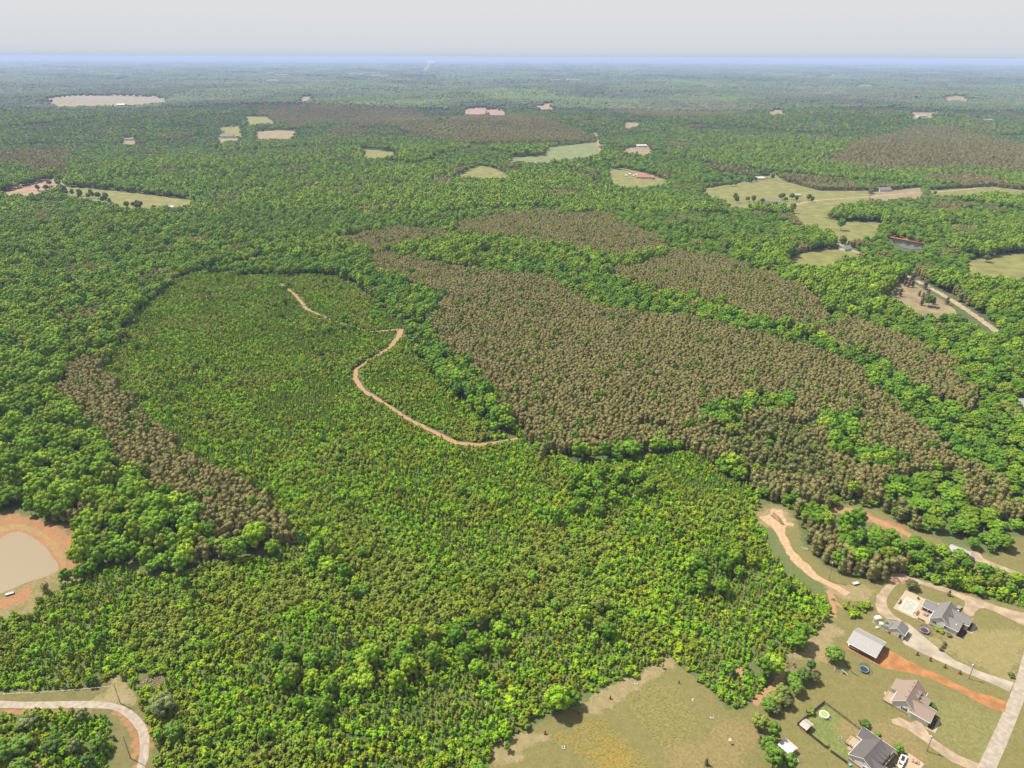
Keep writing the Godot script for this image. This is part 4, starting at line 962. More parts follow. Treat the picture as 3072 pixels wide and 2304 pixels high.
func heap(called: String, at: Vector3, wide: float, n: int, mats: Array, label: String, category: String, stout := 1.0):
	# a pile of branches or scrap
	var o := thing(called, at, 0, label, category)
	for k in n:
		var a := rng.randf() * TAU
		var r := wide * sqrt(rng.randf())
		var p := Vector3(cos(a) * r, 0.05 + rng.randf() * 0.9 * (1.0 - r / wide / 1.3), sin(a) * r * 0.7)
		var b := rng.randf() * TAU
		var l := rng.randf_range(0.6, 1.7)
		var q := p + Vector3(cos(b) * l, rng.randf_range(-0.05, 0.5), sin(b) * l)
		bar(o, "branch", p, q, stout * rng.randf_range(0.05, 0.11), mats[k % mats.size()], 0.03 * stout)

func make_yard_things():
	# fenced yard
	var o := thing("yard_fence", Vector3(126.1, 0, -197.7), 35, "black board fence around the bright green back yard", "fence")
	fence_run(o, Vector3(0, 0, 0), Vector3(-17.8, 0, 0), true)
	fence_run(o, Vector3(-17.8, 0, 0.15), Vector3(-17.75, 0, 12.2), true)
	fence_run(o, Vector3(-17.7, 0, 14.3), Vector3(-17.1, 0, 20.4), true)
	fence_run(o, Vector3(0.05, 0, 0.15), Vector3(0.2, 0, 15.3), false)
	var g := thing("yard_gate", spot(o, Vector3(-17.7, 0, 12.3)), 35, "new orange wooden gate standing open in the black yard fence", "gate")
	for k in 6: slab(g, "board", 0.15 + k * 0.28, 0.39 + k * 0.28, 0.0, 0.05, 0.12, 1.25, M.raw_wood)
	for y in [0.35, 1.0]: slab(g, "rail", 0.1, 1.85, 0.05, 0.1, y, y + 0.12, M.raw_wood)
	slab(g, "hinge_post", -0.05, 0.1, -0.05, 0.1, 0.0, 1.4, M.dark_wood)
	# round pool in the yard
	o = thing("round_pool", spot_at(126.1, -197.7, 35, Vector3(-5.4, 0, 3.5)), 0, "round above ground pool with white rim and green water", "pool")
	cyl(o, "side_wall", Vector3.ZERO, 1.75, 1.75, 0.95, M.white, 28)
	cyl(o, "water", Vector3(0, 0.95, 0), 1.5, 1.5, 0.02, M.green_water, 28)
	var rim := put(ring_mesh(1.72, 0.17), "rim", M.white, o)
	rim.position.y = 0.98
	rim.scale.y = 0.5
	slab(o, "pump", 1.2, 1.8, 1.6, 2.0, 0.0, 0.5, M.steel)
	o = thing("fire_ring", spot_at(126.1, -197.7, 35, Vector3(-9.2, 0, 12.8)), 0, "small pale stone fire ring in the middle of the green yard", "fire ring")
	for k in 12:
		var a := k * TAU / 12
		box(o, "stone", Vector3(cos(a) * 0.55, 0.12, sin(a) * 0.55), Vector3(0.24, 0.26, 0.22), M.stone, -rad_to_deg(a))
	cyl(o, "ash", Vector3.ZERO, 0.45, 0.45, 0.06, M.mulch, 12)
	trampoline(Vector3(187.2, 0, -236.4), 2.0, M.lilac, M.purple, "round trampoline with purple net beside the white house")
	trampoline(Vector3(149.7, 0, -214.2), 1.9, M.sky_blue, M.mat_black, "round trampoline with blue rim near the pole barn")
	# swing set
	o = thing("swing_set", Vector3(138.5, 0, -213.6), -30, "small swing set with white slide under the lone yard tree", "swing set")
	bar(o, "top_beam", Vector3(-1.5, 2.0, 0), Vector3(1.5, 2.0, 0), 0.06, M.blue)
	for x in [-1.5, 1.5]:
		for z in [-0.9, 0.9]: bar(o, "leg", Vector3(x, 0, z), Vector3(x, 2.0, 0), 0.05, M.white)
	for x in [-0.7, 0.5]:
		var s := slab(o, "swing_seat", x - 0.22, x + 0.22, -0.1, 0.1, 0.5, 0.54, M.black)
		for q in [-0.2, 0.2]: bar(s, "chain", Vector3(q, 0, 0), Vector3(q, 1.46, 0), 0.012, M.steel)
	extrude(o, "slide", [Vector3(1.6, 1.7, -0.25), Vector3(3.7, 0.1, -0.25), Vector3(3.7, 0.2, -0.25), Vector3(1.6, 1.82, -0.25)], Vector3(0, 0, 0.5), M.cream)
	slab(o, "platform", 0.9, 1.7, -0.5, 0.5, 1.6, 1.68, M.wood)
	o = thing("seesaw", Vector3(141.4, 0, -214.7), -50, "green seesaw lying beside the swing set", "seesaw")
	bar(o, "beam", Vector3(-1.6, 0.25, 0), Vector3(1.6, 0.75, 0), 0.1, flat(lin(0.05, 0.22, 0.10), 0.6))
	slab(o, "base", -0.15, 0.15, -0.4, 0.4, 0.0, 0.5, M.steel)
	# log edging between the tree and the trampoline
	o = thing("log_edging", Vector3.ZERO, 0, "row of dark logs edging the play area lawn", "edging")
	var lp := [Vector3(143.3, 0, -219.8), Vector3(143.8, 0, -215.4), Vector3(144.4, 0, -212.8), Vector3(146.1, 0, -210.9)]
	for k in 3: bar(o, "log", lp[k] + Vector3(0, 0.12, 0), lp[k + 1] + Vector3(0, 0.12, 0), 0.15, M.dark_wood)
	# vehicles
	car(Vector3(210.9, 0, -250.5), 40, M.steel, "silver car parked behind the white house's grey roof")
	car(Vector3(150.8, 0, -226.5), -45, M.white, "white car under the open front of the pole barn")
	boat(Vector3(154.4, 0, -223), -45, M.white, M.cream, "long white boat stored under the pole barn roof")
	boat(spot_at(125.1, -172.9, 38, Vector3(15.0, 0, 12.6)), -128, M.sky_blue, M.white, "blue and white boat beside the concrete pad at bottom edge")
	boat(spot_at(125.1, -172.9, 38, Vector3(12.6, 0, 12.9)), -128, M.black, M.cream, "black hulled boat between charcoal roof and blue boat")
	o = thing("kayak", spot_at(125.1, -172.9, 38, Vector3(11.2, 0.15, 14.2)), -125, "bright yellow kayak lying by the charcoal roofed house", "kayak")
	extrude(o, "hull", [Vector3(-1.8, 0.1, 0), Vector3(-0.8, 0.32, -0.36), Vector3(0.8, 0.32, -0.36), Vector3(1.8, 0.1, 0), Vector3(0.8, 0.32, 0.36), Vector3(-0.8, 0.32, 0.36)], Vector3(0, -0.22, 0), M.yellow)
	cyl(o, "cockpit", Vector3(0, 0.1, 0), 0.25, 0.25, 0.24, M.black, 10)
	o = thing("patio_set", spot_at(125.1, -172.9, 38, Vector3(18.6, 0.12, 15.6)), 60, "red brown table and chairs on the concrete pad", "table")
	slab(o, "tabletop", -0.9, 0.9, -0.55, 0.55, 0.7, 0.78, M.brush)
	for q in [[-0.7, -0.4], [0.7, -0.4], [-0.7, 0.4], [0.7, 0.4]]: slab(o, "leg", q[0] - 0.06, q[0] + 0.06, q[1] - 0.06, q[1] + 0.06, 0, 0.7, M.brush)
	for s in [-1, 1]: slab(o, "bench", -0.9, 0.9, s * 1.0 - 0.2, s * 1.0 + 0.2, 0.35, 0.46, M.brush)
	o = thing("storage_tote", spot_at(125.1, -172.9, 38, Vector3(-1.9, 0, 1.6)), 20, "blue storage tote by the fence end at bottom edge", "tote")
	slab(o, "tub", -0.5, 0.5, -0.35, 0.35, 0, 0.6, M.blue)
	slab(o, "lid", -0.55, 0.55, -0.4, 0.4, 0.6, 0.68, M.sky_blue)
	trailer(Vector3(170, 0, -267.6), 18, "white utility trailer parked on the grass by the tree belt")
	trailer(Vector3(-241.6, 0, -258.2), 30, "grey utility trailer on the berm of the muddy pond")
	# clutter beside the garage
	o = thing("tarp_pile", Vector3(170.2, 0, -244.4), 0, "white tarp covered heap beside the garage lean-to", "pile")
	extrude(o, "tarp", [Vector3(-1.6, 0, -0.9), Vector3(-1.0, 0.9, -0.9), Vector3(0.9, 1.0, -0.9), Vector3(1.7, 0, -0.9)], Vector3(0.2, 0.1, 1.9), M.white)
	slab(o, "timber", -2.0, 1.9, 1.1, 1.3, 0, 0.2, M.wood)
	o = thing("water_tank", Vector3(169.6, 0, -240.3), 0, "pale lilac plastic tank beside the garage lean-to", "tank")
	cyl(o, "shell", Vector3.ZERO, 0.85, 0.85, 1.2, flat(lin(0.5, 0.46, 0.55), 0.6), 16)
	cyl(o, "lid", Vector3(0, 1.2, 0), 0.35, 0.3, 0.12, M.white, 12)
	o = thing("bathtub", Vector3(166.9, 0, -238.5), 20, "white tub standing in the grass left of the garage", "tub")
	slab(o, "tub", -0.75, 0.75, -0.38, 0.38, 0.1, 0.55, M.white)
	for x in [-0.6, 0.6]: slab(o, "foot", x - 0.08, x + 0.08, -0.3, 0.3, 0, 0.1, M.steel)
	o = thing("riding_mower", Vector3(170.9, 0, -235.6), 60, "red riding mower by the garage's left corner", "mower")
	slab(o, "hood", 0.1, 0.9, -0.3, 0.3, 0.35, 0.85, M.red)
	slab(o, "deck", -0.5, 0.3, -0.55, 0.55, 0.18, 0.34, M.red)
	slab(o, "seat", -0.6, -0.1, -0.25, 0.25, 0.6, 0.9, M.black)
	for x in [-0.5, 0.7]:
		for z in [-0.42, 0.42]: wheel(o, Vector3(x, 0.24, z), 0.24, 0.18)
	heap("scrap_pile", Vector3(168, 0, -241.9), 1.6, 26, [M.dark_wood, M.steel, M.white], "dark tangle of scrap left of the garage", "scrap")
	heap("brush_pile", Vector3(-148.9, 0, -206.7), 5.0, 90, [M.brush, M.brush, M.wood], "pinkish heap of cut branches beside the bending road", "brush pile", 2.2)
	heap("brush_pile", Vector3(191, 0, -270.2), 2.6, 40, [M.brush, M.brick], "reddish brush heap at the bend of the gravel lane", "brush pile", 1.6)
	heap("brush_pile", Vector3(119, 0, -216.8), 3.0, 46, [M.dark_wood, M.brush], "dark purple brown brush heap among the scrub paths", "brush pile", 1.6)
	heap("scrap_pile", Vector3(155.4, 0, -294.4), 1.5, 18, [M.white, M.steel], "white scrap heap under the trees by the dirt track", "scrap")
	heap("scrap_pile", Vector3(178.2, 0, -276.7), 1.6, 16, [M.white, M.dark_wood], "pale scrap heap below the leaning belt trees", "scrap")
	heap("log_pile", Vector3(106.4, 0, -172.7), 2.2, 24, [M.wood, M.cream], "pale split logs on the lawn below the white shed", "log pile")
	var rocks := [[Vector3(51.8, 0, -206.5), "pale stump ring on the mown field"], [Vector3(73.9, 0, -198.6), "white rubble heap on the mown square"], [Vector3(79.2, 0, -190.7), "white stones near the field's right woods"], [Vector3(19.9, 0, -177.3), "flat pale rock outcrop beside the golden flowers"]]
	for q in rocks:
		o = thing("rubble", q[0], 0, q[1], "rubble")
		for k in 7:
			var a := rng.randf() * TAU
			var s := rng.randf_range(0.2, 0.5)
			box(o, "stone", Vector3(cos(a) * 0.7, s * 0.4, sin(a) * 0.5), Vector3(s * 1.3, s * 0.8, s), M.stone, rng.randf() * 180)
	o = thing("feeder_post", Vector3(82.9, 0, -179.3), 0, "white box on a post in the tan field", "post box")
	slab(o, "post", -0.06, 0.06, -0.06, 0.06, 0, 1.5, M.wood)
	slab(o, "hutch", -0.35, 0.35, -0.3, 0.3, 1.5, 2.1, M.white)
	extrude(o, "lid", [Vector3(-0.45, 2.1, -0.4), Vector3(0, 2.4, -0.4), Vector3(0.45, 2.1, -0.4)], Vector3(0, 0, 0.8), M.white)
	# poles and lines
	pole(Vector3(191.7, 0, -210), 9.0, 20, true, "wooden pole with white transformer beside the concrete driveway")
	pole(Vector3(156, 0, -176.4), 9.0, 20, true, "wooden pole beside the brown house's gravel driveway")
	pole(Vector3(157.8, 0, -269.9), 12.5, 40, true, "tall wooden pole against the tree belt by the dirt track")
	pole(Vector3(-156.7, 0, -196.4), 10.5, 10, false, "bare wooden pole on the tan verge inside the road bend")
	pole(Vector3(-140.5, 0, -172.3), 12.0, 60, false, "wooden pole on the clay verge at the bottom of the bend")
	var w0: Vector3 = Vector3(-156.7, 0, -196.4)
	var w1: Vector3 = Vector3(-140.5, 0, -172.3)
	var w2: Vector3 = Vector3(-215.5, 0, -191.9)
	for s in [-0.9, 0.9]:
		wire(w0 + Vector3(s, 10.1, 0.2), w2 + Vector3(s, 10.0, 0), "thin wire from the verge pole leftwards over the road bank")
		wire(w0 + Vector3(s, 10.1, 0.2), w1 + Vector3(s * 0.5, 11.6, s), "thin wire between the two poles inside the road bend")

# ==================================================================== farms and towns farther off
func farm_building(at: Vector3, turn: float, long: float, deep: float, eave: float, rise: float, wall: Material, roof: Material, called: String, label: String, category: String, group := ""):
	at.y = terrain_height(at.x, at.z)
	var o := thing(called, at, turn, label, category, group)
	gable(o, "x", -long / 2, long / 2, -deep / 2, deep / 2, eave, 0, eave + rise, wall, roof, 0.5)
	var n := maxi(2, int(long / 5))
	for k in n:
		window(o, Vector3(-long / 2 + (k + 0.5) * long / n, eave * 0.55, deep / 2), Vector3(0, 0, 1), 1.6, 1.3)
	door(o, Vector3(long / n / 2 - long / 2 + 2.0, 0, deep / 2), Vector3(0, 0, 1), 1.2, 2.2, M.trim)
	return o

func make_far_farms():
	var w: Material = M.siding
	var list := [
		[Vector3(404.1, 0, -646), 45, 16, 10, 3.2, 2.4, w, M.shingle_grey, "house", "grey roofed white house among the trees beside the gravel road", "house"],
		[Vector3(468.4, 0, -1280.1), -8, 34, 12, 3.5, 2.5, w, M.shingle_grey, "farmhouse", "long white ranch house at the near edge of the open pasture", "house"],
		[Vector3(756.3, 0, -1447.5), 10, 26, 14, 4.5, 3.5, w, M.shingle_grey, "farmhouse", "large pale house by the wood at the pasture's far right corner", "house"],
		[Vector3(790.1, 0, -1473.5), 10, 20, 12, 4, 3, w, M.shingle_grey, "farmhouse", "second pale house just right of the large pasture house", "house"],
		[Vector3(284.9, 0, -1540.6), -12, 36, 20, 4, 3, M.cream, M.red_roof, "barn", "red roofed barn at the end of the clay farm road", "barn"],
		[Vector3(541.1, 0, -1567.5), 0, 18, 12, 4, 2.5, w, M.white_roof, "barn", "white roofed barn standing in the upper pasture", "barn"],
		[Vector3(506.7, 0, -1531.9), 15, 12, 8, 3, 2, M.dark_wood, M.shingle_dark, "shelter", "small dark shelter standing in the upper pasture", "shed"],
		[Vector3(365.5, 0, -2072.7), 5, 28, 14, 5, 3, w, M.white_roof, "farmhouse", "white building in a clearing right of the straight farm road", "house"],
		[Vector3(-945, 0, -2423.2), 5, 42, 20, 7, 5, M.cream, M.shingle_grey, "mansion", "large cream house in a clearing below the two pale meadows", "house"],
		[Vector3(-1225.6, 0, -2328.9), 8, 26, 14, 4, 3, M.cream, M.shingle_grey, "farmhouse", "cream farmhouse in a small clearing among left hand woods", "house"],
		[Vector3(-2082, 0, -3958.8), 0, 40, 20, 5, 4, w, M.white_roof, "barn", "white barn in the woods below the solar field", "barn"],
		[Vector3(272.1, 0, -2582.9), 10, 24, 12, 4, 3, w, M.red_roof, "farmhouse", "small red roofed house at the far end of the farm road", "house"],
		[Vector3(254, 0, -2730.2), 10, 22, 12, 4, 3, w, M.white_roof, "farmhouse", "white roofed house left of the farm road's far end", "house"],
		[Vector3(317, 0, -2772.6), 10, 22, 12, 4, 3, w, M.white_roof, "farmhouse", "white roofed house right of the farm road's far end", "house"],
		[Vector3(252.4, 0, -2043.1), 20, 18, 12, 4, 3, w, M.shingle_grey, "farmhouse", "grey roofed house beside the straight farm road", "house"],
		[Vector3(-461.4, 0, -2071.4), 20, 24, 12, 4, 3, w, M.shingle_grey, "farmhouse", "white house hidden in woods above the small hay meadow", "house"],
		[Vector3(-179.1, 0, -1609.8), 20, 16, 12, 5, 3, w, M.white_roof, "farmhouse", "white gabled house deep in the woods at centre", "house"],
		[Vector3(545.7, 0, -1360.5), 0, 14, 9, 3, 2, M.cream, M.tan_roof, "shed", "small tan shed beside the pasture's round grove", "shed"],
		[Vector3(-590.6, 0, -1204.4), 30, 14, 9, 3, 2, w, M.white_roof, "shed", "white shed at the bend of the hay field track", "shed"],
		[Vector3(448.6, 0, -923.4), 30, 14, 10, 3.2, 2.4, w, M.shingle_grey, "farmhouse", "white house in the shade left of the dark pond", "house"],
		[Vector3(380.3, 0, -461.6), 0, 16, 12, 3.5, 2.5, w, M.metal_roof, "house", "pale metal roofed house cut by the right edge", "house"],
	]
	for q in list:
		farm_building(q[0], q[1], q[2], q[3], q[4], q[5], q[6], q[7], q[8], q[9], q[10])
	# vehicles parked by the red barn
	var k := 0
	for p in [Vector3(246.4, 0, -1557.2), Vector3(257.3, 0, -1576), Vector3(262.9, 0, -1559.8), Vector3(271, 0, -1572.5)]:
		p.y = terrain_height(p.x, p.z) + 0.35
		k += 1
		farm_building(p, 70, 9, 3, 2.6, 0.5, M.white, M.white, "parked_trailer", "white trailer in the row left of the red barn", "trailer", "trailers parked by the red barn")
	# solar rows on the far meadow
	var sp := pts2([-2599.1,-4119.2,-2782.5,-4772.1,-2631.1,-4904,-2307.9,-4889.9,-2148.1,-4678,-2083.2,-4152.9,-2414.1,-3974.3])
	var lo := sp[0]
	var hi := sp[0]
	for q in sp:
		lo = lo.min(q)
		hi = hi.max(q)
	var zr := lo.y + 30.0
	while zr < hi.y:
		var x := lo.x + 20.0
		while x < hi.x:
			if Geometry2D.is_point_in_polygon(Vector2(x - 10, zr), sp) and Geometry2D.is_point_in_polygon(Vector2(x + 10, zr), sp):
				var o := thing("solar_row", Vector3(x, terrain_height(x, zr), zr), 0, "pale bank of solar panels on the far left meadow", "solar panels", "solar banks on the far meadow")
				extrude(o, "panel", [Vector3(-9, 1.0, 5), Vector3(-9, 7.0, -4), Vector3(-9, 7.3, -4), Vector3(-9, 1.3, 5)], Vector3(18, 0, 0), M.panel)
				for q in [-6, 6]: slab(o, "stand", q - 0.4, q + 0.4, -0.4, 0.4, 0, 3.8, M.steel)
			x += 42.0
		zr += 125.0
	# the town on the horizon
	var town := [[1.0, Vector3(-3650.5, 0, -11427.7), 120, "white mill hall left of centre on the blue horizon plain"], [0.6, Vector3(-2858.5, 0, -9383.3), 150, "white warehouse right of the mill hall on the horizon plain"], [0.5, Vector3(-2024.7, 0, -7036.3), 70, "pale hall at the town edge on the horizon plain"], [0.5, Vector3(-2327.8, 0, -7323.8), 120, "low white store at the town's near edge"], [0.6, Vector3(-1482.6, 0, -8408.7), 200, "long white warehouse in the hazy plain left of the smoke"], [0.7, Vector3(-2164.8, 0, -10476), 220, "longest white shed roof on the hazy plain"], [0.5, Vector3(15.7, 0, -15962.4), 120, "white building small and bright near the central horizon"], [0.5, Vector3(462.8, 0, -8236.5), 110, "white roof right of centre on the hazy plain"], [0.5, Vector3(662.3, 0, -8205.3), 160, "long white roof right of centre on the hazy plain"], [0.6, Vector3(243.6, 0, -15032.6), 90, "white tower block near the central horizon"], [0.5, Vector3(4499.4, 0, -10500.3), 150, "white roof on the right hand hazy plain"], [0.4, Vector3(1977.8, 0, -3090.6), 40, "white roof in the right hand woods below the pale clearing"], [0.4, Vector3(1745.9, 0, -3168.5), 34, "white roof beside the thin bare strip on the right"], [0.4, Vector3(-355.5, 0, -4478.5), 40, "white roof in hazy woods above the twin bare fields"], [0.4, Vector3(-2740.2, 0, -5435.2), 60, "white roof left in the hazy woods"], [0.5, Vector3(-4486.4, 0, -6971.6), 60, "white roof at far left of the hazy plain"], [0.5, Vector3(-7993.6, 0, -13476.6), 160, "pale strip roof at far left horizon"], [0.5, Vector3(-3467.7, 0, -13942.1), 260, "long pale roof left of the smoke on the horizon"], [0.4, Vector3(-1644.5, 0, -7934.5), 50, "white silo hall left of the smoke"], [0.4, Vector3(2990.3, 0, -9024.1), 80, "white roof among the grey plantation on the right"], [0.4, Vector3(8533.4, 0, -18434.5), 150, "white roof far right near the horizon"]]
	for q in town:
		var h: float = clampf(q[2] * 0.16, 6.0, 26.0)
		farm_building(q[1] + Vector3(0, 0, 0), 4, q[2], q[2] * 0.35 + 12, h, 3, M.siding, M.metal_roof, "town_building", q[3], "building", "pale buildings on the far plain")

# ==================================================================== trees
var leaf_v: PackedVector3Array
var leaf_n: PackedVector3Array
var leaf_c: PackedColorArray
var mass_v: PackedVector3Array
var mass_n: PackedVector3Array
var mass_c: PackedColorArray

func leaf_start():
	leaf_v = PackedVector3Array()
	leaf_n = PackedVector3Array()
	leaf_c = PackedColorArray()
	mass_v = PackedVector3Array()
	mass_n = PackedVector3Array()
	mass_c = PackedColorArray()

func leaf(p: Vector3, n: Vector3, out: Vector3, size: float, aspect: float, shade: float):
	# one bent spray of leaves; its shading leans to the way the clump faces
	var t := n.cross(Vector3(rng.randf() - 0.5, rng.randf() - 0.5, rng.randf() - 0.5)).normalized()
	var s := n.cross(t)
	var h := size * 0.5
	var a := p - t * h
	var b := p + s * h * aspect * rng.randf_range(0.7, 1.3) + n * size * 0.14 + t * h * rng.randf_range(-0.4, 0.4)
	var c := p + t * h * rng.randf_range(0.8, 1.2)
	var d := p - s * h * aspect * rng.randf_range(0.7, 1.3) + n * size * 0.10 + t * h * rng.randf_range(-0.4, 0.4)
	var m := (n * 0.55 + out * 0.6).normalized()
	var col := Color(shade, shade * rng.randf_range(0.96, 1.05), shade * rng.randf_range(0.85, 1.1))
	for q in [a, b, c, a, c, d]:
		leaf_v.append(q)
		leaf_n.append(m)
		leaf_c.append(col)

func blob(c: Vector3, r: Vector3, rings: int, segs: int, shade: float, rough: float):
	# a lumpy closed shape, the mass behind the outer leaves
	var g := []
	for j in rings + 1:
		var line := []
		var v := PI * j / rings
		for i in segs:
			var u := TAU * i / segs
			var k := 1.0 + rng.randf_range(-rough, rough)
			line.append(c + Vector3(sin(v) * cos(u) * r.x, cos(v) * r.y, sin(v) * sin(u) * r.z) * k)
		g.append(line)
	for i in segs:
		g[0][i] = g[0][0]
		g[rings][i] = g[rings][0]
	for j in rings:
		for i in segs:
			var a: Vector3 = g[j][i]
			var b: Vector3 = g[j][(i + 1) % segs]
			var d: Vector3 = g[j + 1][(i + 1) % segs]
			var e: Vector3 = g[j + 1][i]
			for tri in [[a, d, b], [a, e, d]]:
				if tri[0] == tri[1] or tri[1] == tri[2] or tri[0] == tri[2]: continue
				for q in tri:
					mass_v.append(q)
					mass_n.append(((q - c) / r).normalized())
					mass_c.append(Color(shade, shade, shade))

func leaf_mesh() -> ArrayMesh:
	# surface 0: the mass of the boughs, surface 1: the thin sprays
	var am := ArrayMesh.new()
	for k in 2:
		if k == 1 and leaf_v.is_empty(): continue
		var arr := []
		arr.resize(Mesh.ARRAY_MAX)
		arr[Mesh.ARRAY_VERTEX] = mass_v if k == 0 else leaf_v
		arr[Mesh.ARRAY_NORMAL] = mass_n if k == 0 else leaf_n
		arr[Mesh.ARRAY_COLOR] = mass_c if k == 0 else leaf_c
		am.add_surface_from_arrays(Mesh.PRIMITIVE_TRIANGLES, arr)
		am.surface_set_material(k, mass_any if k == 0 else leaf_any)
	return am

func on_sphere() -> Vector3:
	var y := rng.randf_range(-1, 1)
	var a := rng.randf() * TAU
	var r := sqrt(1 - y * y)
	return Vector3(cos(a) * r, y, sin(a) * r)

func crown_broad(rad: float, low: float, top: float, lobes: int, per: int, size: float) -> ArrayMesh:
	# a crown of rounded boughs, each a lumpy mass with sprays of leaves standing off it
	leaf_start()
	var c := Vector3(0, (low + top) / 2, 0)
	var half := (top - low) / 2
	blob(c, Vector3(rad * 0.66, half * 0.74, rad * 0.66), 5, 7, 0.85, 0.10)
	for k in lobes:
		var y := 1.0 - 1.5 * (k + 0.5) / lobes
		var a := k * 2.39996 + rng.randf_range(-0.3, 0.3)
		var w := sqrt(1 - y * y)
		var d := Vector3(cos(a) * w, y, sin(a) * w)
		var lr := rad * rng.randf_range(0.30, 0.46)
		var lc := c + Vector3(d.x * (rad - lr * 0.7), d.y * (half - lr * 0.7), d.z * (rad - lr * 0.7)) * rng.randf_range(0.86, 1.10)
		var tone := rng.randf_range(0.86, 1.14)
		blob(lc, Vector3(lr, lr * rng.randf_range(0.75, 0.95), lr) * 0.84, 4, 6, tone, 0.16)
		for j in per:
			var o := (on_sphere() + d * 0.6 + Vector3(0, 0.3, 0)).normalized()
			var n := (o + on_sphere() * 0.45 + Vector3(0, 0.25, 0)).normalized()
			leaf(lc + o * lr * rng.randf_range(0.80, 1.06), n, o, size * rng.randf_range(0.6, 1.3), 0.8, tone * rng.randf_range(0.80, 1.22))
	return leaf_mesh()

func crown_pine(rad: float, low: float, top: float, tiers: int, per: int, size: float, taper := 0.6) -> ArrayMesh:
	# a crown of needle tufts round a soft core that narrows to the tip
	leaf_start()
	var h := top - low
	for k in tiers:
		var t := (k + 0.4) / tiers
		var r := rad * pow(1.0 - t * 0.92, taper)
		var a := k * 2.4 + rng.randf()
		var tone := rng.randf_range(0.85, 1.12)
		var c := Vector3(cos(a) * rad * 0.14, low + h * t, sin(a) * rad * 0.14)
		blob(c, Vector3(r * 0.74, h / tiers * 0.75, r * 0.74), 4, 6, tone, 0.18)
		for j in per:
			var o := (on_sphere() + Vector3(0, 0.45, 0)).normalized()
			var p := c + Vector3(o.x * r, o.y * h / tiers * 0.95, o.z * r) * rng.randf_range(0.72, 1.05)
			leaf(p, (o + on_sphere() * 0.6 + Vector3(0, 0.2, 0)).normalized(), o, size * rng.randf_range(0.7, 1.3), 0.5, tone * rng.randf_range(0.86, 1.14))
	return leaf_mesh()

func trunk_mesh(h: float, r: float, limbs: int, reach: float) -> ArrayMesh:
	var st := SurfaceTool.new()
	st.begin(Mesh.PRIMITIVE_TRIANGLES)
	st.set_smooth_group(0)
	var stems := [[Vector3(0, -0.2, 0), Vector3(0, h, 0), r, r * 0.35]]
	for k in limbs:
		var a := k * 2.4 + rng.randf()
		var y := h * rng.randf_range(0.4, 0.8)
		stems.append([Vector3(0, y, 0), Vector3(cos(a) * reach, y + reach * 0.8, sin(a) * reach), r * 0.45, r * 0.12])
	for s in stems:
		var d: Vector3 = (s[1] - s[0]).normalized()
		var u := d.cross(Vector3.RIGHT if absf(d.x) < 0.9 else Vector3.UP).normalized()
		var v := d.cross(u)
		for i in 6:
			var p := u * cos(i * TAU / 6) + v * sin(i * TAU / 6)
			var q := u * cos((i + 1) * TAU / 6) + v * sin((i + 1) * TAU / 6)
			quad(st, s[0] + p * s[2], s[0] + q * s[2], s[1] + q * s[3], s[1] + p * s[3])
	st.generate_normals()
	return st.commit()

func joined(crown: ArrayMesh, trunk: ArrayMesh) -> ArrayMesh:
	var am := ArrayMesh.new()
	for k in 2:
		am.add_surface_from_arrays(Mesh.PRIMITIVE_TRIANGLES, crown.surface_get_arrays(k))
		am.surface_set_material(k, crown.surface_get_material(k))
	am.add_surface_from_arrays(Mesh.PRIMITIVE_TRIANGLES, trunk.surface_get_arrays(0))
	am.surface_set_material(2, M.bark)
	return am

var leaf_any: StandardMaterial3D
var mass_any: StandardMaterial3D
var tints := {}
func leaf_material(c: Color, thin: bool) -> StandardMaterial3D:
	var m := StandardMaterial3D.new()
	m.albedo_color = c
	m.vertex_color_use_as_albedo = true
	m.roughness = 0.75
	m.metallic_specular = 0.25
	if thin: m.backlight = Color(0.78, 0.84, 0.50)
	return m

func tinted(c: Color) -> Array:
	var k := Color(snappedf(c.r, 0.012), snappedf(c.g, 0.012), snappedf(c.b, 0.012))
	var key := str(k)
	if not tints.has(key): tints[key] = [leaf_material(lin(k.r, k.g, k.b), false), leaf_material(lin(k.r, k.g, k.b), true)]
	return tints[key]

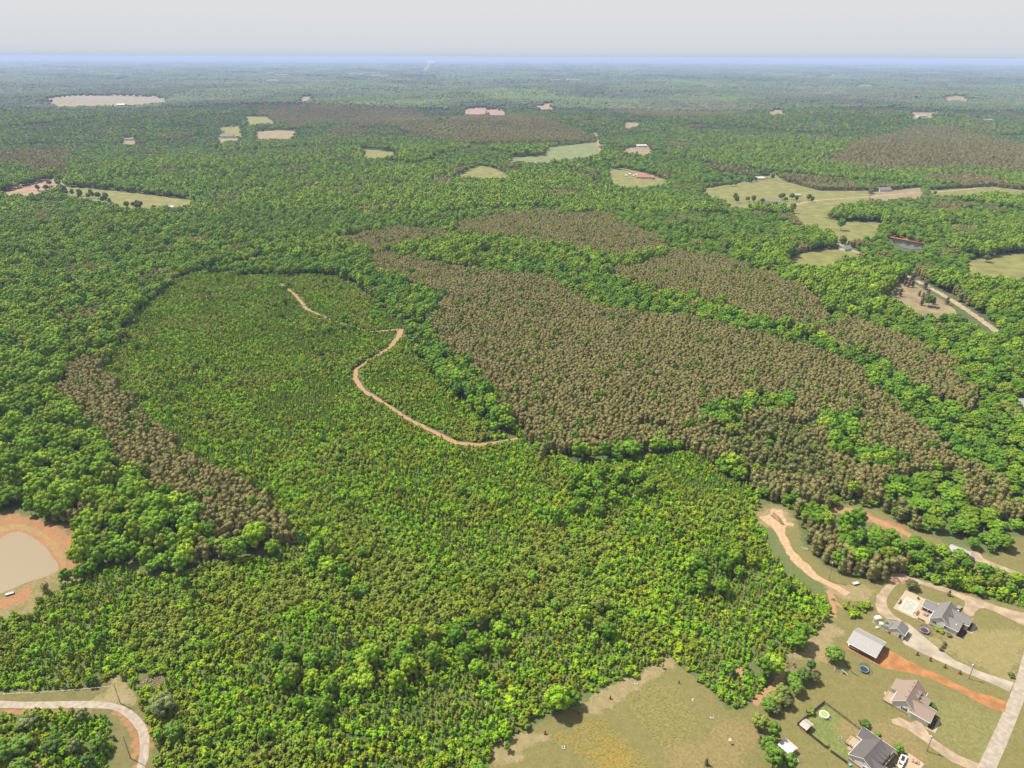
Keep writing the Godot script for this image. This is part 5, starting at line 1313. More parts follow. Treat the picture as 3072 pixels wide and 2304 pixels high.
# kinds of tree: each has variants, a variant is [crown, trunk, joined]
var trees := {}
func make_tree_shapes():
	leaf_any = leaf_material(Color.WHITE, true)
	mass_any = leaf_material(Color.WHITE, false)
	var b := []
	for q in [[4.3, 3.0, 12.5, 16, 34], [3.8, 2.6, 13.5, 16, 34], [4.8, 3.0, 11.5, 17, 34], [3.3, 2.6, 12.0, 14, 32], [4.2, 2.0, 10.5, 15, 34]]:
		var c := crown_broad(q[0], q[1], q[2], q[3], q[4], 1.0)
		var t := trunk_mesh(q[2] * 0.7, 0.24, 4, q[0] * 0.5)
		b.append([c, t, joined(c, t)])
	trees.broad = b
	b = []
	for q in [[4.4, 3.0, 13.0, 11, 12], [3.9, 3.0, 14.0, 11, 12], [4.9, 3.0, 12.0, 12, 12], [3.6, 2.5, 12.0, 10, 12]]:
		var c := crown_broad(q[0], q[1], q[2], q[3], q[4], 1.8)
		var t := trunk_mesh(q[2] * 0.6, 0.26, 0, 0)
		b.append([c, t, joined(c, t)])
	trees.broad_far = b
	b = []
	for q in [[2.7, 1.8, 8.6, 4, 46, 0.28], [2.5, 1.6, 8.5, 4, 44, 0.30], [2.9, 2.0, 8.5, 4, 46, 0.24], [2.5, 1.6, 8.8, 4, 44, 0.32]]:
		var c := crown_pine(q[0], q[1], q[2], q[3], q[4], 0.95, q[5])
		var t := trunk_mesh(q[2] * 0.92, 0.17, 3, 1.0)
		b.append([c, t, joined(c, t)])
	trees.pine = b
	b = []
	for q in [[1.5, 0.3, 4.4, 4, 22, 0.8], [1.25, 0.3, 3.9, 4, 20, 0.75]]:
		var c := crown_pine(q[0], q[1], q[2], q[3], q[4], 0.7, q[5])
		var t := trunk_mesh(q[2] * 0.8, 0.07, 0, 0)
		b.append([c, t, joined(c, t)])
	for q in [[1.5, 0.3, 4.4, 7, 13], [1.2, 0.4, 5.0, 7, 13], [1.8, 0.1, 3.2, 8, 13], [1.5, 0.0, 2.6, 7, 13]]:
		var c := crown_broad(q[0], q[1], q[2], q[3], q[4], 0.68)
		var t := trunk_mesh(q[2] * 0.7, 0.07, 2, 0.6)
		b.append([c, t, joined(c, t)])
	trees.young = b
	b = []
	for k in 4:
		leaf_start()
		for j in 22:
			var r := rng.randf_range(4.2, 7.2)
			var p := Vector3(rng.randf_range(-24, 24), rng.randf_range(3.0, 11.5), rng.randf_range(-24, 24))
			blob(p, Vector3(r, rng.randf_range(4.5, 7.0), r), 4, 6, rng.randf_range(0.75, 1.2), 0.16)
		var c := leaf_mesh()
		b.append([c, null, c])
	trees.clump = b

func plant(kind: String, v: int, at: Vector3, turn: float, size: Vector3, c: Color, called: String, label: String, group: String, category := "tree") -> Node3D:
	var o := thing(called, at, turn, label, category, group)
	o.scale = size
	put(trees[kind][v][1], "trunk", M.bark, o)
	var cr := put(trees[kind][v][0], "crown", null, o)
	for k in 2: cr.set_surface_override_material(k, tinted(c)[k])
	return o

func make_yard_trees():
	make_tree_shapes()
	var deep := Color(0.062, 0.125, 0.024)
	var mid := Color(0.092, 0.175, 0.028)
	var lime := Color(0.14, 0.19, 0.035)
	var olive := Color(0.085, 0.10, 0.035)
	var pale := Color(0.135, 0.165, 0.06)
	var rust := Color(0.14, 0.085, 0.04)
	# [place, kind, variant, width, height, colour, label]
	var list := [
		[Vector3(138.7, 0, -218.9), "broad", 2, 0.78, 0.62, mid, "round green yard tree standing alone left of the pole barn"],
		[Vector3(96.5, 0, -186), "broad", 4, 0.78, 0.60, lime, "lime green rounded tree at the lower end of the hedge row"],
		[Vector3(94.6, 0, -179.8), "young", 0, 0.8, 0.75, olive, "small dark cedar on the lawn left of the white shed"],
		[Vector3(99.4, 0, -180.4), "broad", 1, 0.60, 0.72, mid, "tall green tree leaning over the white shed's far corner"],
		[Vector3(95.4, 0, -174.6), "broad", 0, 0.66, 0.72, mid, "dense green tree left of the white shed"],
		[Vector3(97.3, 0, -170.7), "broad", 2, 0.62, 0.68, mid, "broad green tree below the white shed's near corner"],
		[Vector3(95.2, 0, -168.7), "broad", 1, 0.85, 0.85, mid, "green tree cut by the bottom edge below the white shed"],
		[Vector3(100.9, 0, -168.1), "broad", 3, 0.8, 0.7, mid, "dark green bushy tree at the bottom edge right of its neighbours"],
		[Vector3(126.5, 0, -213.6), "broad", 3, 0.55, 0.52, deep, "topmost tree of the hedge row above the lawn"],
		[Vector3(125.7, 0, -208.1), "broad", 4, 0.55, 0.45, olive, "olive bushy tree at the hedge row's right end"],
		[Vector3(121.3, 0, -208.1), "broad", 0, 0.66, 0.52, deep, "dark rounded hedge tree next below the olive one"],
		[Vector3(116.3, 0, -206.4), "broad", 2, 0.66, 0.52, mid, "bright green hedge tree on the row's upper left side"],
		[Vector3(116.2, 0, -202.4), "broad", 0, 0.66, 0.48, mid, "broad hedge tree midway along the row"],
		[Vector3(110.6, 0, -201.5), "broad", 4, 0.62, 0.48, lime, "yellow green hedge tree on the row's left middle"],
		[Vector3(110, 0, -196.1), "broad", 4, 0.6, 0.46, olive, "olive hedge tree on the row's lower right side"],
		[Vector3(106.1, 0, -197.2), "broad", 2, 0.66, 0.48, lime, "pale green hedge tree above the lower bushes"],
		[Vector3(102.1, 0, -194.1), "broad", 0, 0.66, 0.46, mid, "green hedge tree above the lime green tree"],
		[Vector3(104.5, 0, -192.6), "broad", 4, 0.55, 0.40, olive, "dull green hedge bush at the row's lower right end"],
		[Vector3(118.5, 0, -192.9), "young", 4, 0.95, 0.8, lime, "light green shrub outside the corner of the black fence"],
		[Vector3(-1.4, 0, -176), "young", 3, 1.05, 0.95, mid, "bright green young tree alone in the tan field"],
		[Vector3(27.1, 0, -191.6), "young", 3, 0.5, 0.5, olive, "thin sapling near the field's upper woods edge"],
		[Vector3(64.5, 0, -215), "young", 3, 0.5, 0.55, lime, "thin sapling at the very tip of the field"],
		[Vector3(40.2, 0, -199.3), "young", 1, 0.45, 0.5, olive, "wispy sapling on the bare field path"],
		[Vector3(6.2, 0, -185.2), "young", 2, 0.9, 0.7, mid, "rounded shrub at the field's left woods edge"],
		[Vector3(71.8, 0, -170.6), "young", 0, 0.75, 0.75, olive, "small dark pine in the field near the bottom edge"],
		[Vector3(13.1, 0, -183.2), "young", 0, 0.5, 0.4, rust, "tiny brown pine in the field's left part"],
		[Vector3(69.7, 0, -207.2), "young", 1, 0.4, 0.4, olive, "tiny sapling near the mown square's top corner"],
		[Vector3(195.9, 0, -264.6), "broad", 4, 0.70, 0.42, olive, "big dark round bush beyond the pool patio"],
		[Vector3(211.5, 0, -259.6), "young", 0, 0.75, 0.75, rust, "brown green conical shrub between lane and white house"],
		[Vector3(176.8, 0, -222.7), "young", 1, 0.6, 0.5, rust, "brown sapling first left in the row by the dirt drive"],
		[Vector3(180.7, 0, -219.6), "young", 1, 0.55, 0.55, rust, "brown sapling second in the row by the dirt drive"],
		[Vector3(185, 0, -215.9), "young", 1, 0.55, 0.5, rust, "brown sapling third in the row by the dirt drive"],
		[Vector3(189.4, 0, -212.7), "young", 1, 0.6, 0.5, rust, "brown sapling last in the row by the dirt drive"],
		[Vector3(192.2, 0, -228.9), "young", 5, 0.55, 0.5, olive, "small clipped shrub, farthest of three beside the driveway"],
		[Vector3(190.6, 0, -227.1), "young", 5, 0.6, 0.55, olive, "small clipped shrub, middle of three beside the driveway"],
		[Vector3(188.7, 0, -225.3), "young", 5, 0.6, 0.55, olive, "small clipped shrub, nearest of three beside the driveway"],
		[Vector3(210.4, 0, -211.3), "young", 5, 0.9, 0.6, olive, "low round shrub where the driveway meets the road"],
		[Vector3(137.6, 0, -187.3), "young", 4, 1.1, 0.75, deep, "dark green bush behind the charcoal roofed house"],
		[Vector3(144.9, 0, -175.9), "broad", 3, 0.5, 0.32, mid, "green bush against the charcoal roofed house's right side"],
		[Vector3(140.6, 0, -183.1), "young", 5, 0.8, 0.5, mid, "low bush at the charcoal roofed house's rear wall"],
		[Vector3(194.2, 0, -236.8), "young", 5, 1.3, 0.55, lime, "yellow green shrub below the white house's gable wall"],
		[Vector3(196.8, 0, -233.7), "young", 5, 0.8, 0.5, olive, "small shrub at the white house's front corner"],
		[Vector3(168, 0, -195.8), "young", 4, 1.0, 0.65, deep, "dark shrub beside the cream house's porch roof"],
		[Vector3(163, 0, -187.4), "young", 5, 0.55, 0.4, deep, "dark shrub lowest in the cream house's corner bed"],
		[Vector3(164.6, 0, -188.5), "young", 5, 0.55, 0.4, deep, "dark shrub second in the cream house's corner bed"],
		[Vector3(166.1, 0, -189.9), "young", 5, 0.55, 0.4, olive, "olive shrub third in the cream house's corner bed"],
		[Vector3(167.4, 0, -191), "young", 5, 0.5, 0.4, deep, "dark shrub highest in the cream house's corner bed"],
		[Vector3(170.8, 0, -238.9), "young", 3, 0.75, 0.75, mid, "green young tree against the garage lean-to"],
		[Vector3(-185.9, 0, -185.1), "broad", 2, 0.72, 0.52, pale, "large pale green tree overhanging the bending road at left"],
		[Vector3(-166.5, 0, -188), "broad", 0, 0.55, 0.50, pale, "pale crowned tree overhanging the road midway along the bend"],
		[Vector3(-181.7, 0, -174.7), "broad", 2, 0.85, 0.6, mid, "broad green tree inside the bend left of the bottom corner grove"],
		[Vector3(-170.2, 0, -174.8), "broad", 4, 0.8, 0.6, deep, "dark green tree in the middle of the grove inside the bend"],
		[Vector3(-161.4, 0, -174.1), "broad", 1, 0.6, 0.55, pale, "narrow pale tree in the grove inside the bend"],
		[Vector3(-152.7, 0, -174.8), "broad", 3, 0.78, 0.66, mid, "green tree at the right end of the grove inside the bend"],
		[Vector3(-184.8, 0, -169.3), "broad", 0, 0.8, 0.7, mid, "green tree at the bottom left corner"],
		[Vector3(-175.8, 0, -165.1), "broad", 4, 0.85, 0.7, mid, "green tree cut by the bottom edge inside the bend"],
		[Vector3(-153.4, 0, -168.7), "broad", 3, 0.7, 0.55, deep, "dark bushy tree low in the grove inside the bend"],
		[Vector3(-136.1, 0, -191), "broad", 2, 1.0, 0.85, pale, "large pale green tree just right of the road bend"],
		[Vector3(-127, 0, -179.9), "broad", 0, 0.8, 0.7, mid, "green tree below the large pale tree right of the bend"],
		[Vector3(493.2, 0, -1042.3), "broad", 0, 1.5, 1.5, mid, "large lone green tree in the pasture near the farm lane"],
		[Vector3(434.6, 0, -689.4), "broad", 2, 1.2, 1.1, deep, "dark spreading tree in the yard beside the gravel road"],
		[Vector3(-910.2, 0, -1397.2), "broad", 0, 1.2, 0.9, deep, "lone tree at the right end of the bare pink field"],
		[Vector3(602.2, 0, -863.3), "broad", 2, 1.0, 0.8, olive, "lone olive tree in the right hand meadow"],
		[Vector3(1781.8, 0, -2810.3), "broad", 2, 0.9, 0.8, deep, "dark tree above the far right road"],
	]
	for q in list:
		var p: Vector3 = q[0]
		p.y = terrain_height(p.x, p.z)
		plant(q[1], q[2], p, rng.randf() * 360, Vector3(q[3], q[4], q[3]), q[5], "yard_tree" if q[1] == "broad" else "yard_shrub", q[6], "", "tree" if q[1] == "broad" else "shrub")
	# loose rows of trees in the fields
	var rows := [
		[Vector3(-899.3, 0, -1359.7), Vector3(-710.4, 0, -1251.5), 26, "tree in the hedgerow dividing the pink field from the hay field", deep, 14],
		[Vector3(-666.6, 0, -1221.3), Vector3(-630.2, 0, -1199.1), 7, "tree in the clump at the hay field's lower bend", deep, 16],
		[Vector3(502.1, 0, -1313.3), Vector3(540.6, 0, -1296.8), 8, "oak in the round grove beside the ranch house", deep, 18],
		[Vector3(410.3, 0, -1475.6), Vector3(569, 0, -1590.2), 18, "shade tree scattered along the upper pasture's far side", deep, 40],
		[Vector3(414.6, 0, -1280.5), Vector3(435.8, 0, -1267.7), 6, "tree in the small clump left of the ranch house", deep, 18],
		[Vector3(681.9, 0, -1588), Vector3(875.1, 0, -1506.3), 16, "tree along the far edge of the upper pasture", deep, 20],
		[Vector3(451.6, 0, -779.3), Vector3(430.9, 0, -704.3), 22, "bare brown tree in the scattered stand beside the gravel road", Color(0.13, 0.10, 0.065), 26],
	]
	for q in rows:
		for k in int(q[2]):
			var p: Vector3 = q[0].lerp(q[1], (k + rng.randf()) / q[2]) + Vector3(rng.randf_range(-1, 1), 0, rng.randf_range(-1, 1)) * float(q[5])
			p.y = terrain_height(p.x, p.z)
			var s := rng.randf_range(0.75, 1.15)
			var kind := "broad" if q[4].g > q[4].r else "pine"
			plant(kind, rng.randi() % 4, p, rng.randf() * 360, Vector3(s, s, s), q[4] * rng.randf_range(0.85, 1.2), "field_tree", q[3], q[3].replace("tree in", "trees in"), "tree")

func make_weeds():
	# flowering weeds and rough grass standing in the mown field
	var plots := [[[26.5,-187.2,30.1,-191,37.2,-190.5,38.1,-186.2,42.1,-182,46.9,-177.4,50.7,-173,51.7,-171,44.6,-163,31.7,-163,27.4,-172.4,23.3,-176.8,15.3,-179.8,19.2,-184,22.9,-183.5], 1200, [Color(0.27, 0.20, 0.035), Color(0.19, 0.165, 0.05), Color(0.22, 0.175, 0.045)], "golden weeds", "golden_weeds", "golden flowering weeds scattered over the tan field near the bottom edge"], [[45.6,-199.6,59.6,-206.8,68.9,-208.1,72.8,-186.8,57.9,-175.7,49.2,-191.7], 1000, [Color(0.19, 0.18, 0.055), Color(0.21, 0.185, 0.06)], "rough grass", "rough_grass", "olive tufts of rough grass on the field's square plot"]]
	for q in plots:
		var list := []
		var p := pts2(q[0])
		var lo := p[0]
		var hi := p[0]
		for c in p:
			lo = lo.min(c)
			hi = hi.max(c)
		while list.size() < q[1]:
			var at := Vector2(rng.randf_range(lo.x, hi.x), rng.randf_range(lo.y, hi.y))
			if not Geometry2D.is_point_in_polygon(at, p): continue
			var s := rng.randf_range(0.06, 0.19)
			list.append([4 + rng.randi() % 2, Vector3(at.x, 0, at.y), rng.randf() * TAU, Vector3(s, s * 0.4, s), q[2][rng.randi() % q[2].size()] * rng.randf_range(0.8, 1.15)])
		mass(q[4], "young", list, q[5], q[3])

# ---------------------------------------------------------------- the woods
var near_map: PackedByteArray
var far_map: PackedByteArray
const NX := -950.0
const NZ := -1750.0
const NC := 2.5
const NW := 800
const NH := 660
const FX := -5200.0
const FZ := -9000.0
const FC := 16.0
const FW := 650
const FH := 460

func cover_at(x: float, z: float) -> int:
	var i := int((x - NX) / NC)
	var j := int((z - NZ) / NC)
	if i >= 0 and j >= 0 and i < NW and j < NH: return near_map[j * NW + i]
	i = int((x - FX) / FC)
	j = int((z - FZ) / FC)
	if i >= 0 and j >= 0 and i < FW and j < FH: return far_map[j * FW + i]
	return BROAD

func make_woods():
	var ni := Image.create(NW, NH, false, Image.FORMAT_L8)
	var fi := Image.create(FW, FH, false, Image.FORMAT_L8)
	ni.fill(Color(1 / 255.0, 0, 0))
	fi.fill(Color(1 / 255.0, 0, 0))
	var k := 0
	for a in [
		[3, [-385.3,-767.6,-364.6,-837.5,-320.4,-859.8,-232,-834,-186.1,-778.5,-151.9,-710.1,-115.9,-638.2,-100.1,-638.3,-83,-556.3,-52.9,-490.6,-15.3,-443.9,6.1,-413.4,13.6,-394.8,39.8,-380.5,69.5,-380.7,105.1,-395.5,128.8,-381.1,147.9,-339.7,137.9,-317.1,141.4,-283.6,153,-259.8,152,-252,142.2,-238.6,128,-226.2,106.8,-220.3,104.6,-213.3,116.3,-213.4,102.3,-194.8,91.5,-189.4,82.3,-199.2,67.5,-218.1,42.8,-203.5,-7.5,-176,-8.8,-143.6,-116.5,-143.2,-131.5,-177.4,-143.4,-189.5,-149.4,-198.2,-164.8,-206.1,-182.8,-198,-240.4,-195.6,-285.7,-252.9,-213.6,-253.2,-207.2,-269.5,-178.3,-271.4,-147.8,-282.1,-111.1,-285.9,-125.9,-303.2,-174.2,-324,-224.6,-352.1,-262.7,-384.1,-284.8,-434.8,-336.2,-514.8,-362,-598.3,-381.2,-692.3]],
		[3, [-258.3,-193.7,-192.5,-194.4,-161,-194.1,-148.2,-181.6,-140.8,-172,-128.8,-145.1,-216.7,-144.8]],
		[5, [-364.2,-797.8,-297,-863.5,-196.3,-830.3,-103.9,-726.2,-64.3,-702.1,-66.9,-649.9,-91.7,-629.3,-118.2,-656.4,-155.7,-734.2,-209.2,-789,-277,-798.4]],
		[5, [-103.2,-616.2,-75.7,-604,-52.3,-552.9,-23.5,-482.2,7.7,-418.5,1.3,-402.3,-15,-435.7,-44.1,-473.7,-71.2,-527.3]],
		[8, [-91.9,-219.7,-69.8,-227.6,-41.1,-225.1,-30.3,-239,-0.9,-242,5.2,-220.1,-12.3,-210.1,-46.5,-207.5,-51.7,-193.8,-74.2,-195.9,-96,-207.3]],
		[8, [-29.7,-233.7,-5.1,-238,3.2,-221.7,-12.4,-212.8,-30.2,-216.4]],
		[8, [-101.3,-218.7,-68.7,-222.7,-50.5,-209,-57.8,-197.4,-77.5,-195.1,-93,-204]],
		[8, [18.2,-244,45.2,-256.4,49.7,-241.2,29.5,-227.1]],
		[8, [29.3,-356.2,64.3,-367,88.7,-359.1,88.1,-341.5,50.6,-322.8,29.3,-313.9]],
		[8, [78.9,-281.4,113,-285.3,122.7,-271.1,99.9,-254.6,80.8,-257.7]],
		[8, [-106.5,-289,-81,-293,-73.5,-267.7,-95.3,-264.3]],
		[2, [-194,-860.2,-153.9,-883.9,-70.6,-813.4,-3.7,-792.1,39.2,-779,69.4,-694,86.3,-671.7,175.6,-651.2,233,-602.6,279.8,-560.9,294.3,-506.8,294.5,-438.3,295.4,-392.5,277.8,-375,241.6,-361.2,212.6,-336,181,-324.3,156.5,-328.7,150.4,-350.3,147.8,-368.6,111.3,-385.3,101.2,-394.2,40.4,-390.7,13.5,-394.7,4.6,-425.7,-16,-470.1,-41,-532.2,-66,-591.4,-85.8,-635,-70.1,-684.9,-65.1,-711.5,-106,-741.3,-147.9,-777.2]],
		[5, [128.7,-433.5,146.5,-451.9,185.4,-467.7,215.3,-473.5,214,-456.2,167.3,-431.7,136.7,-426.6]],
		[7, [139.1,-423.3,173.4,-430.4,213.8,-434.2,208,-388.9,188.5,-355.6,156.6,-360.6,136,-388.4]],
		[5, [214.3,-427.2,236.8,-434.4,232,-389.1,248.6,-374.8,236,-361.1,213.6,-374.6]],
		[2, [-85.8,-1054.1,-35,-1117,40.2,-1154.9,136.8,-1132,192.8,-1021.8,209.7,-936,208.2,-898.1,127.6,-840.3,86.7,-897.3,-4.5,-935,-75.6,-962.1]],
		[2, [-246.8,-948.2,-179.6,-1048,-101.8,-1037.7,-78.9,-962.1,-126.4,-903.7,-183.8,-883.8]],
		[2, [92.2,-829.4,164.5,-890.6,229.2,-910.5,276.7,-841.5,307.5,-781.4,321.9,-696.4,305.2,-632.3,273.1,-606.7,240.4,-625.2,215.6,-680.3,162.9,-727,119,-776]],
		[2, [286.7,-619.2,335.1,-639.1,359.1,-589.5,370.4,-535.9,346.9,-465,326.4,-442.2,317.5,-480.9,312.8,-545.5,278.5,-577.4]],
		[5, [-51.6,-876.6,7.6,-865.3,68.2,-811.6,108.6,-737,160,-688.8,209.7,-659.8,255.7,-607.3,296.7,-545.6,304.8,-485,307.5,-427.6,310.5,-386.2,292.8,-371.8,284.9,-404.3,281.9,-460.4,280.9,-545.5,233.6,-592.6,173.4,-642.8,90.2,-665.8,66.5,-719.7,39.2,-781.6,-26,-810.7]],
		[2, [-370.6,-517,-351.9,-534.6,-305.3,-482.2,-252,-429.4,-200.2,-382.4,-162.2,-350.4,-128.7,-313.6,-111.6,-293.5,-137,-293.3,-173.1,-316.4,-212.3,-345.1,-246.2,-368.1,-283.1,-409.2,-323.6,-458]],
		[2, [13.6,-401.4,40.6,-392.4,65.5,-398.7,58.4,-389.6,22.1,-384.6]],
		[7, [153.9,-328.7,185.1,-340.6,220.7,-336.1,226.8,-322.4,223.1,-301.3,208.7,-297.2,197.8,-315.7,176.4,-313.4,153.7,-307]],
		[1, [72.7,-872.7,128.8,-850.4,172.1,-866.5,219.3,-922.6,248.5,-941.1,270.2,-860.4,225.5,-895.1,167.8,-841.9,104.3,-788]],
		[6, [-582.8,-1133.6,-454.9,-1174.4,-255,-1108.7,-148.5,-1079,-70,-1085.5,-99.5,-1012.4,-183.3,-1028.7,-264.2,-967.8,-360.1,-982.7,-478.7,-1046]],
		[6, [231.3,-1044.8,329.4,-1098.2,394.5,-1014.8,383.2,-929.2,320.5,-928.5,255,-968.7]],
		[2, [-1338.4,-1893.2,-1219.3,-1996.8,-901.5,-1428.6,-1011.5,-1406.6]],
		[2, [-1537.7,-1842.1,-1338.4,-1893.2,-1011.5,-1406.6,-1182.4,-1392.4]],
		[2, [-1189.9,-3489.9,-895.2,-3716.3,-478.2,-3695.6,-296.6,-2906.1,-191.2,-2189.7,-299.4,-2335.2,-426.7,-2631.9,-767.1,-2926.9,-772.8,-2624,-1027.7,-2996.3]],
		[2, [-275,-2776.5,-215.8,-3529.3,81.3,-3102.9,237.9,-2480.2,252.8,-2191,55.4,-2072.6,-155.2,-2076.1]],
		[2, [766.4,-1777.2,1069.1,-2246.5,1520.6,-2748.5,1639.4,-2684,1505.1,-2173.9,1318.3,-1724.5,1197.3,-1610.7,1035.6,-1690.1,856.2,-1677.4]],
		[2, [591.6,-1599.9,671.7,-1592.7,711.7,-1474.7,706.2,-1401.8,604.6,-1377.6,563.5,-1490.8]],
		[2, [450.3,-3774.8,1132.9,-4672.5,1263.8,-3823.1,882.2,-3125.6,532.5,-3136.5]],
		[2, [1879.8,-5736.1,2826.1,-6648,2634.1,-4788.3,1871.6,-3811,1457.2,-3972.3]],
		[2, [-657.6,-2558.9,-583.8,-2669.2,-478.1,-2461.7,-532.7,-2286.1]],
		[2, [867.9,-1593.2,1043.9,-1630.5,1090,-1522.3,1047.1,-1457.5,938.9,-1485.8]],
		[1, [154.8,-309.4,155.1,-295.6,158,-276.6,165.7,-270.7,175.7,-270.8,184.3,-267.9,190.9,-275.3,197.9,-279.1,208.1,-299.3,202.8,-306.2,196,-315.1,191.3,-323.4,183.9,-326.2,174.1,-323.3,162.4,-314.9]],
		[8, [195.3,-280.2,204.4,-274.8,214.7,-265.6,227.9,-258.1,240.7,-248.6,247.1,-258.2,241.4,-265.7,232,-272.2,227.7,-280.3,220.7,-280.3,213.8,-280.3,210.3,-285.9,205.2,-288.7]],
		[4, [-1216.7,-1432.1,-1047.2,-1456.2,-949,-1478,-906,-1417.8,-885.3,-1315.4,-955.6,-1317.9,-1110.9,-1296.7]],
		[4, [-1195.8,-1407.4,-1029.3,-1431.3,-932.6,-1452.4,-890.6,-1393.7,-870.2,-1293,-939.4,-1295.6,-1091.8,-1274.5]],
		[4, [-1179.1,-1387.7,-1015.1,-1411.5,-919.6,-1432.2,-878.3,-1374.6,-858.1,-1274.9,-926.4,-1277.6,-1076.5,-1256.6]],
		[4, [-1160.4,-1365.7,-999.2,-1389.4,-905.1,-1409.5,-864.6,-1353,-844.3,-1254.5,-911.7,-1257.3,-1059.2,-1236.4]],
		[4, [-891.3,-1399,-815.5,-1376.5,-707,-1337.8,-571.6,-1274.1,-590.4,-1240.4,-626.2,-1247.3,-616.8,-1184.1,-669,-1197.5,-710.6,-1259.7,-791.5,-1301.1,-850.3,-1336.4]],
		[4, [-876.2,-1375.4,-801.6,-1353.2,-694.9,-1314.7,-561.3,-1251.3,-579.7,-1217.8,-614.9,-1224.8,-605.3,-1162,-656.7,-1175.5,-698,-1237.4,-777.8,-1278.6,-835.8,-1313.6]],
		[4, [-864.2,-1356.4,-790.5,-1334.4,-685,-1296.1,-553,-1232.8,-571,-1199.6,-605.8,-1206.6,-596,-1144.2,-646.8,-1157.7,-687.8,-1219.3,-766.8,-1260.5,-824.2,-1295.4]],
		[4, [-850.6,-1335.1,-778,-1313.2,-673.9,-1275,-543.6,-1211.7,-561.1,-1178.8,-595.4,-1185.8,-585.4,-1123.9,-635.5,-1137.5,-676.2,-1198.8,-754.3,-1239.9,-811,-1274.6]],
		[4, [-1141.4,-3157.3,-1065.8,-3197.4,-928.8,-2895.6,-1018.5,-2805.7]],
		[4, [-1119.9,-3097.9,-1048.2,-3144.5,-910.2,-2837.8,-1002,-2760.1]],
		[4, [-1102,-3048.4,-1033,-3098.8,-896.2,-2794.1,-989.4,-2725.4]],
		[4, [-1081.6,-2991.8,-1014.7,-3043.9,-881.3,-2747.6,-975.8,-2688]],
		[4, [-902.7,-2573.7,-842.7,-2632.4,-765.8,-2606.7,-743.9,-2433.9,-848.1,-2427.1]],
		[4, [-890.4,-2538.6,-830.1,-2593.2,-754.1,-2566.7,-732.9,-2397.9,-836.2,-2393.2]],
		[4, [-880.7,-2510.8,-820.3,-2562.6,-744.9,-2535.5,-723.8,-2368.3,-826.5,-2365.3]],
		[4, [-869.7,-2479.5,-809.5,-2528.7,-734.7,-2500.8,-713.3,-2333.8,-815.1,-2332.7]],
		[4, [-1059.7,-2659.7,-1011.2,-2735.3,-929.8,-2511.7,-1001.3,-2525.1]],
		[4, [-1045.9,-2625,-996.3,-2694.9,-917.6,-2478.8,-988.7,-2493.5]],
		[4, [-1035,-2597.8,-984.8,-2663.9,-907.8,-2452.2,-978.6,-2468]],
		[4, [-1023,-2567.7,-972.3,-2629.9,-896.6,-2422,-967.1,-2438.9]],
		[4, [-422.7,-2023.9,-294.7,-1878.1,-305.8,-1784.3,-368.4,-1811.7]],
		[4, [-410.1,-1963.8,-288.1,-1835.8,-299.9,-1749.7,-360.6,-1773.6]],
		[4, [-400.6,-1918.4,-283.1,-1804.4,-295.4,-1723.3,-354.8,-1744.9]],
		[4, [-390.8,-1871.3,-277.9,-1771.1,-290.5,-1694.8,-348.5,-1714.2]],
		[4, [91.1,-1981.1,257.2,-2225.7,223.1,-1864.2,149.5,-1763.4,75.3,-1744.6,-31.3,-1761.8,84.1,-1820.8]],
		[4, [89,-1935.8,249.7,-2161,219,-1829.8,147,-1733.6,74,-1715.6,-30.7,-1731.9,82.6,-1788.3]],
		[4, [87.5,-1902.2,243.8,-2110.1,215.8,-1803.3,145,-1710.3,73.1,-1692.8,-30.3,-1708.5,81.5,-1763.2]],
		[4, [85.8,-1866.7,237.6,-2056.3,212.3,-1774.1,142.8,-1684.3,72,-1667.4,-29.9,-1682.7,80.2,-1735.6]],
		[4, [-120.6,-1519.5,-77.5,-1659.6,-47.9,-1631.5,-10.6,-1545.4,-7.3,-1493.7,-85.2,-1500.3]],
		[4, [-118.7,-1495.3,-76.3,-1633.2,-47.2,-1605.7,-10.4,-1520.6,-7.2,-1469.2,-83.8,-1476.1]],
		[4, [-117.1,-1475.7,-75.3,-1612.2,-46.6,-1585.1,-10.3,-1500.7,-7.1,-1449.4,-82.7,-1456.5]],
		[4, [-115.4,-1453.5,-74.2,-1588.6,-45.9,-1561.9,-10.1,-1478,-7,-1426.8,-81.4,-1434.2]],
		[4, [220,-1646.1,293.9,-1611.5,332.8,-1520,281.1,-1479.1,229.8,-1456.8,207.7,-1491.5]],
		[4, [216.3,-1618.8,288.9,-1583.9,326.7,-1492.2,276,-1452,225.6,-1430.3,204,-1465.2]],
		[4, [213.4,-1596.9,284.8,-1561.7,321.8,-1469.7,271.8,-1430.1,222.2,-1408.9,201.1,-1444]],
		[4, [210.1,-1572.2,280.2,-1536.4,316.1,-1444,267.1,-1405,218.4,-1384.5,197.7,-1419.7]],
		[4, [379.1,-1426.6,485.1,-1516.5,608.3,-1675.8,590.7,-1563.6,621.7,-1438.1,726.4,-1450.5,697.2,-1378.4,606.5,-1335.2,526.5,-1275.4,447.6,-1278.3,393.2,-1264.6,401.4,-1339]],
		[4, [371.6,-1398.4,475.7,-1487.1,597.9,-1647.2,579.6,-1534.1,608.5,-1407.5,711.2,-1420.1,681.7,-1347.8,593,-1305.5,515,-1247.7,438.1,-1251.2,385,-1238.3,393.1,-1311.3]],
		[4, [365.5,-1375.6,468.1,-1463.2,589.4,-1623.9,570.4,-1509.8,597.8,-1382.6,698.7,-1395.1,669.2,-1323.1,582.2,-1281.7,505.9,-1225.6,430.5,-1229.6,378.5,-1217.3,386.4,-1289.1]],
		[4, [358.6,-1349.8,459.3,-1435.8,579.7,-1597,559.8,-1481.9,585.5,-1354.3,684.3,-1366.4,655,-1295.1,570.1,-1255.1,495.8,-1201,422.1,-1205.5,371.2,-1193.9,378.9,-1264.1]],
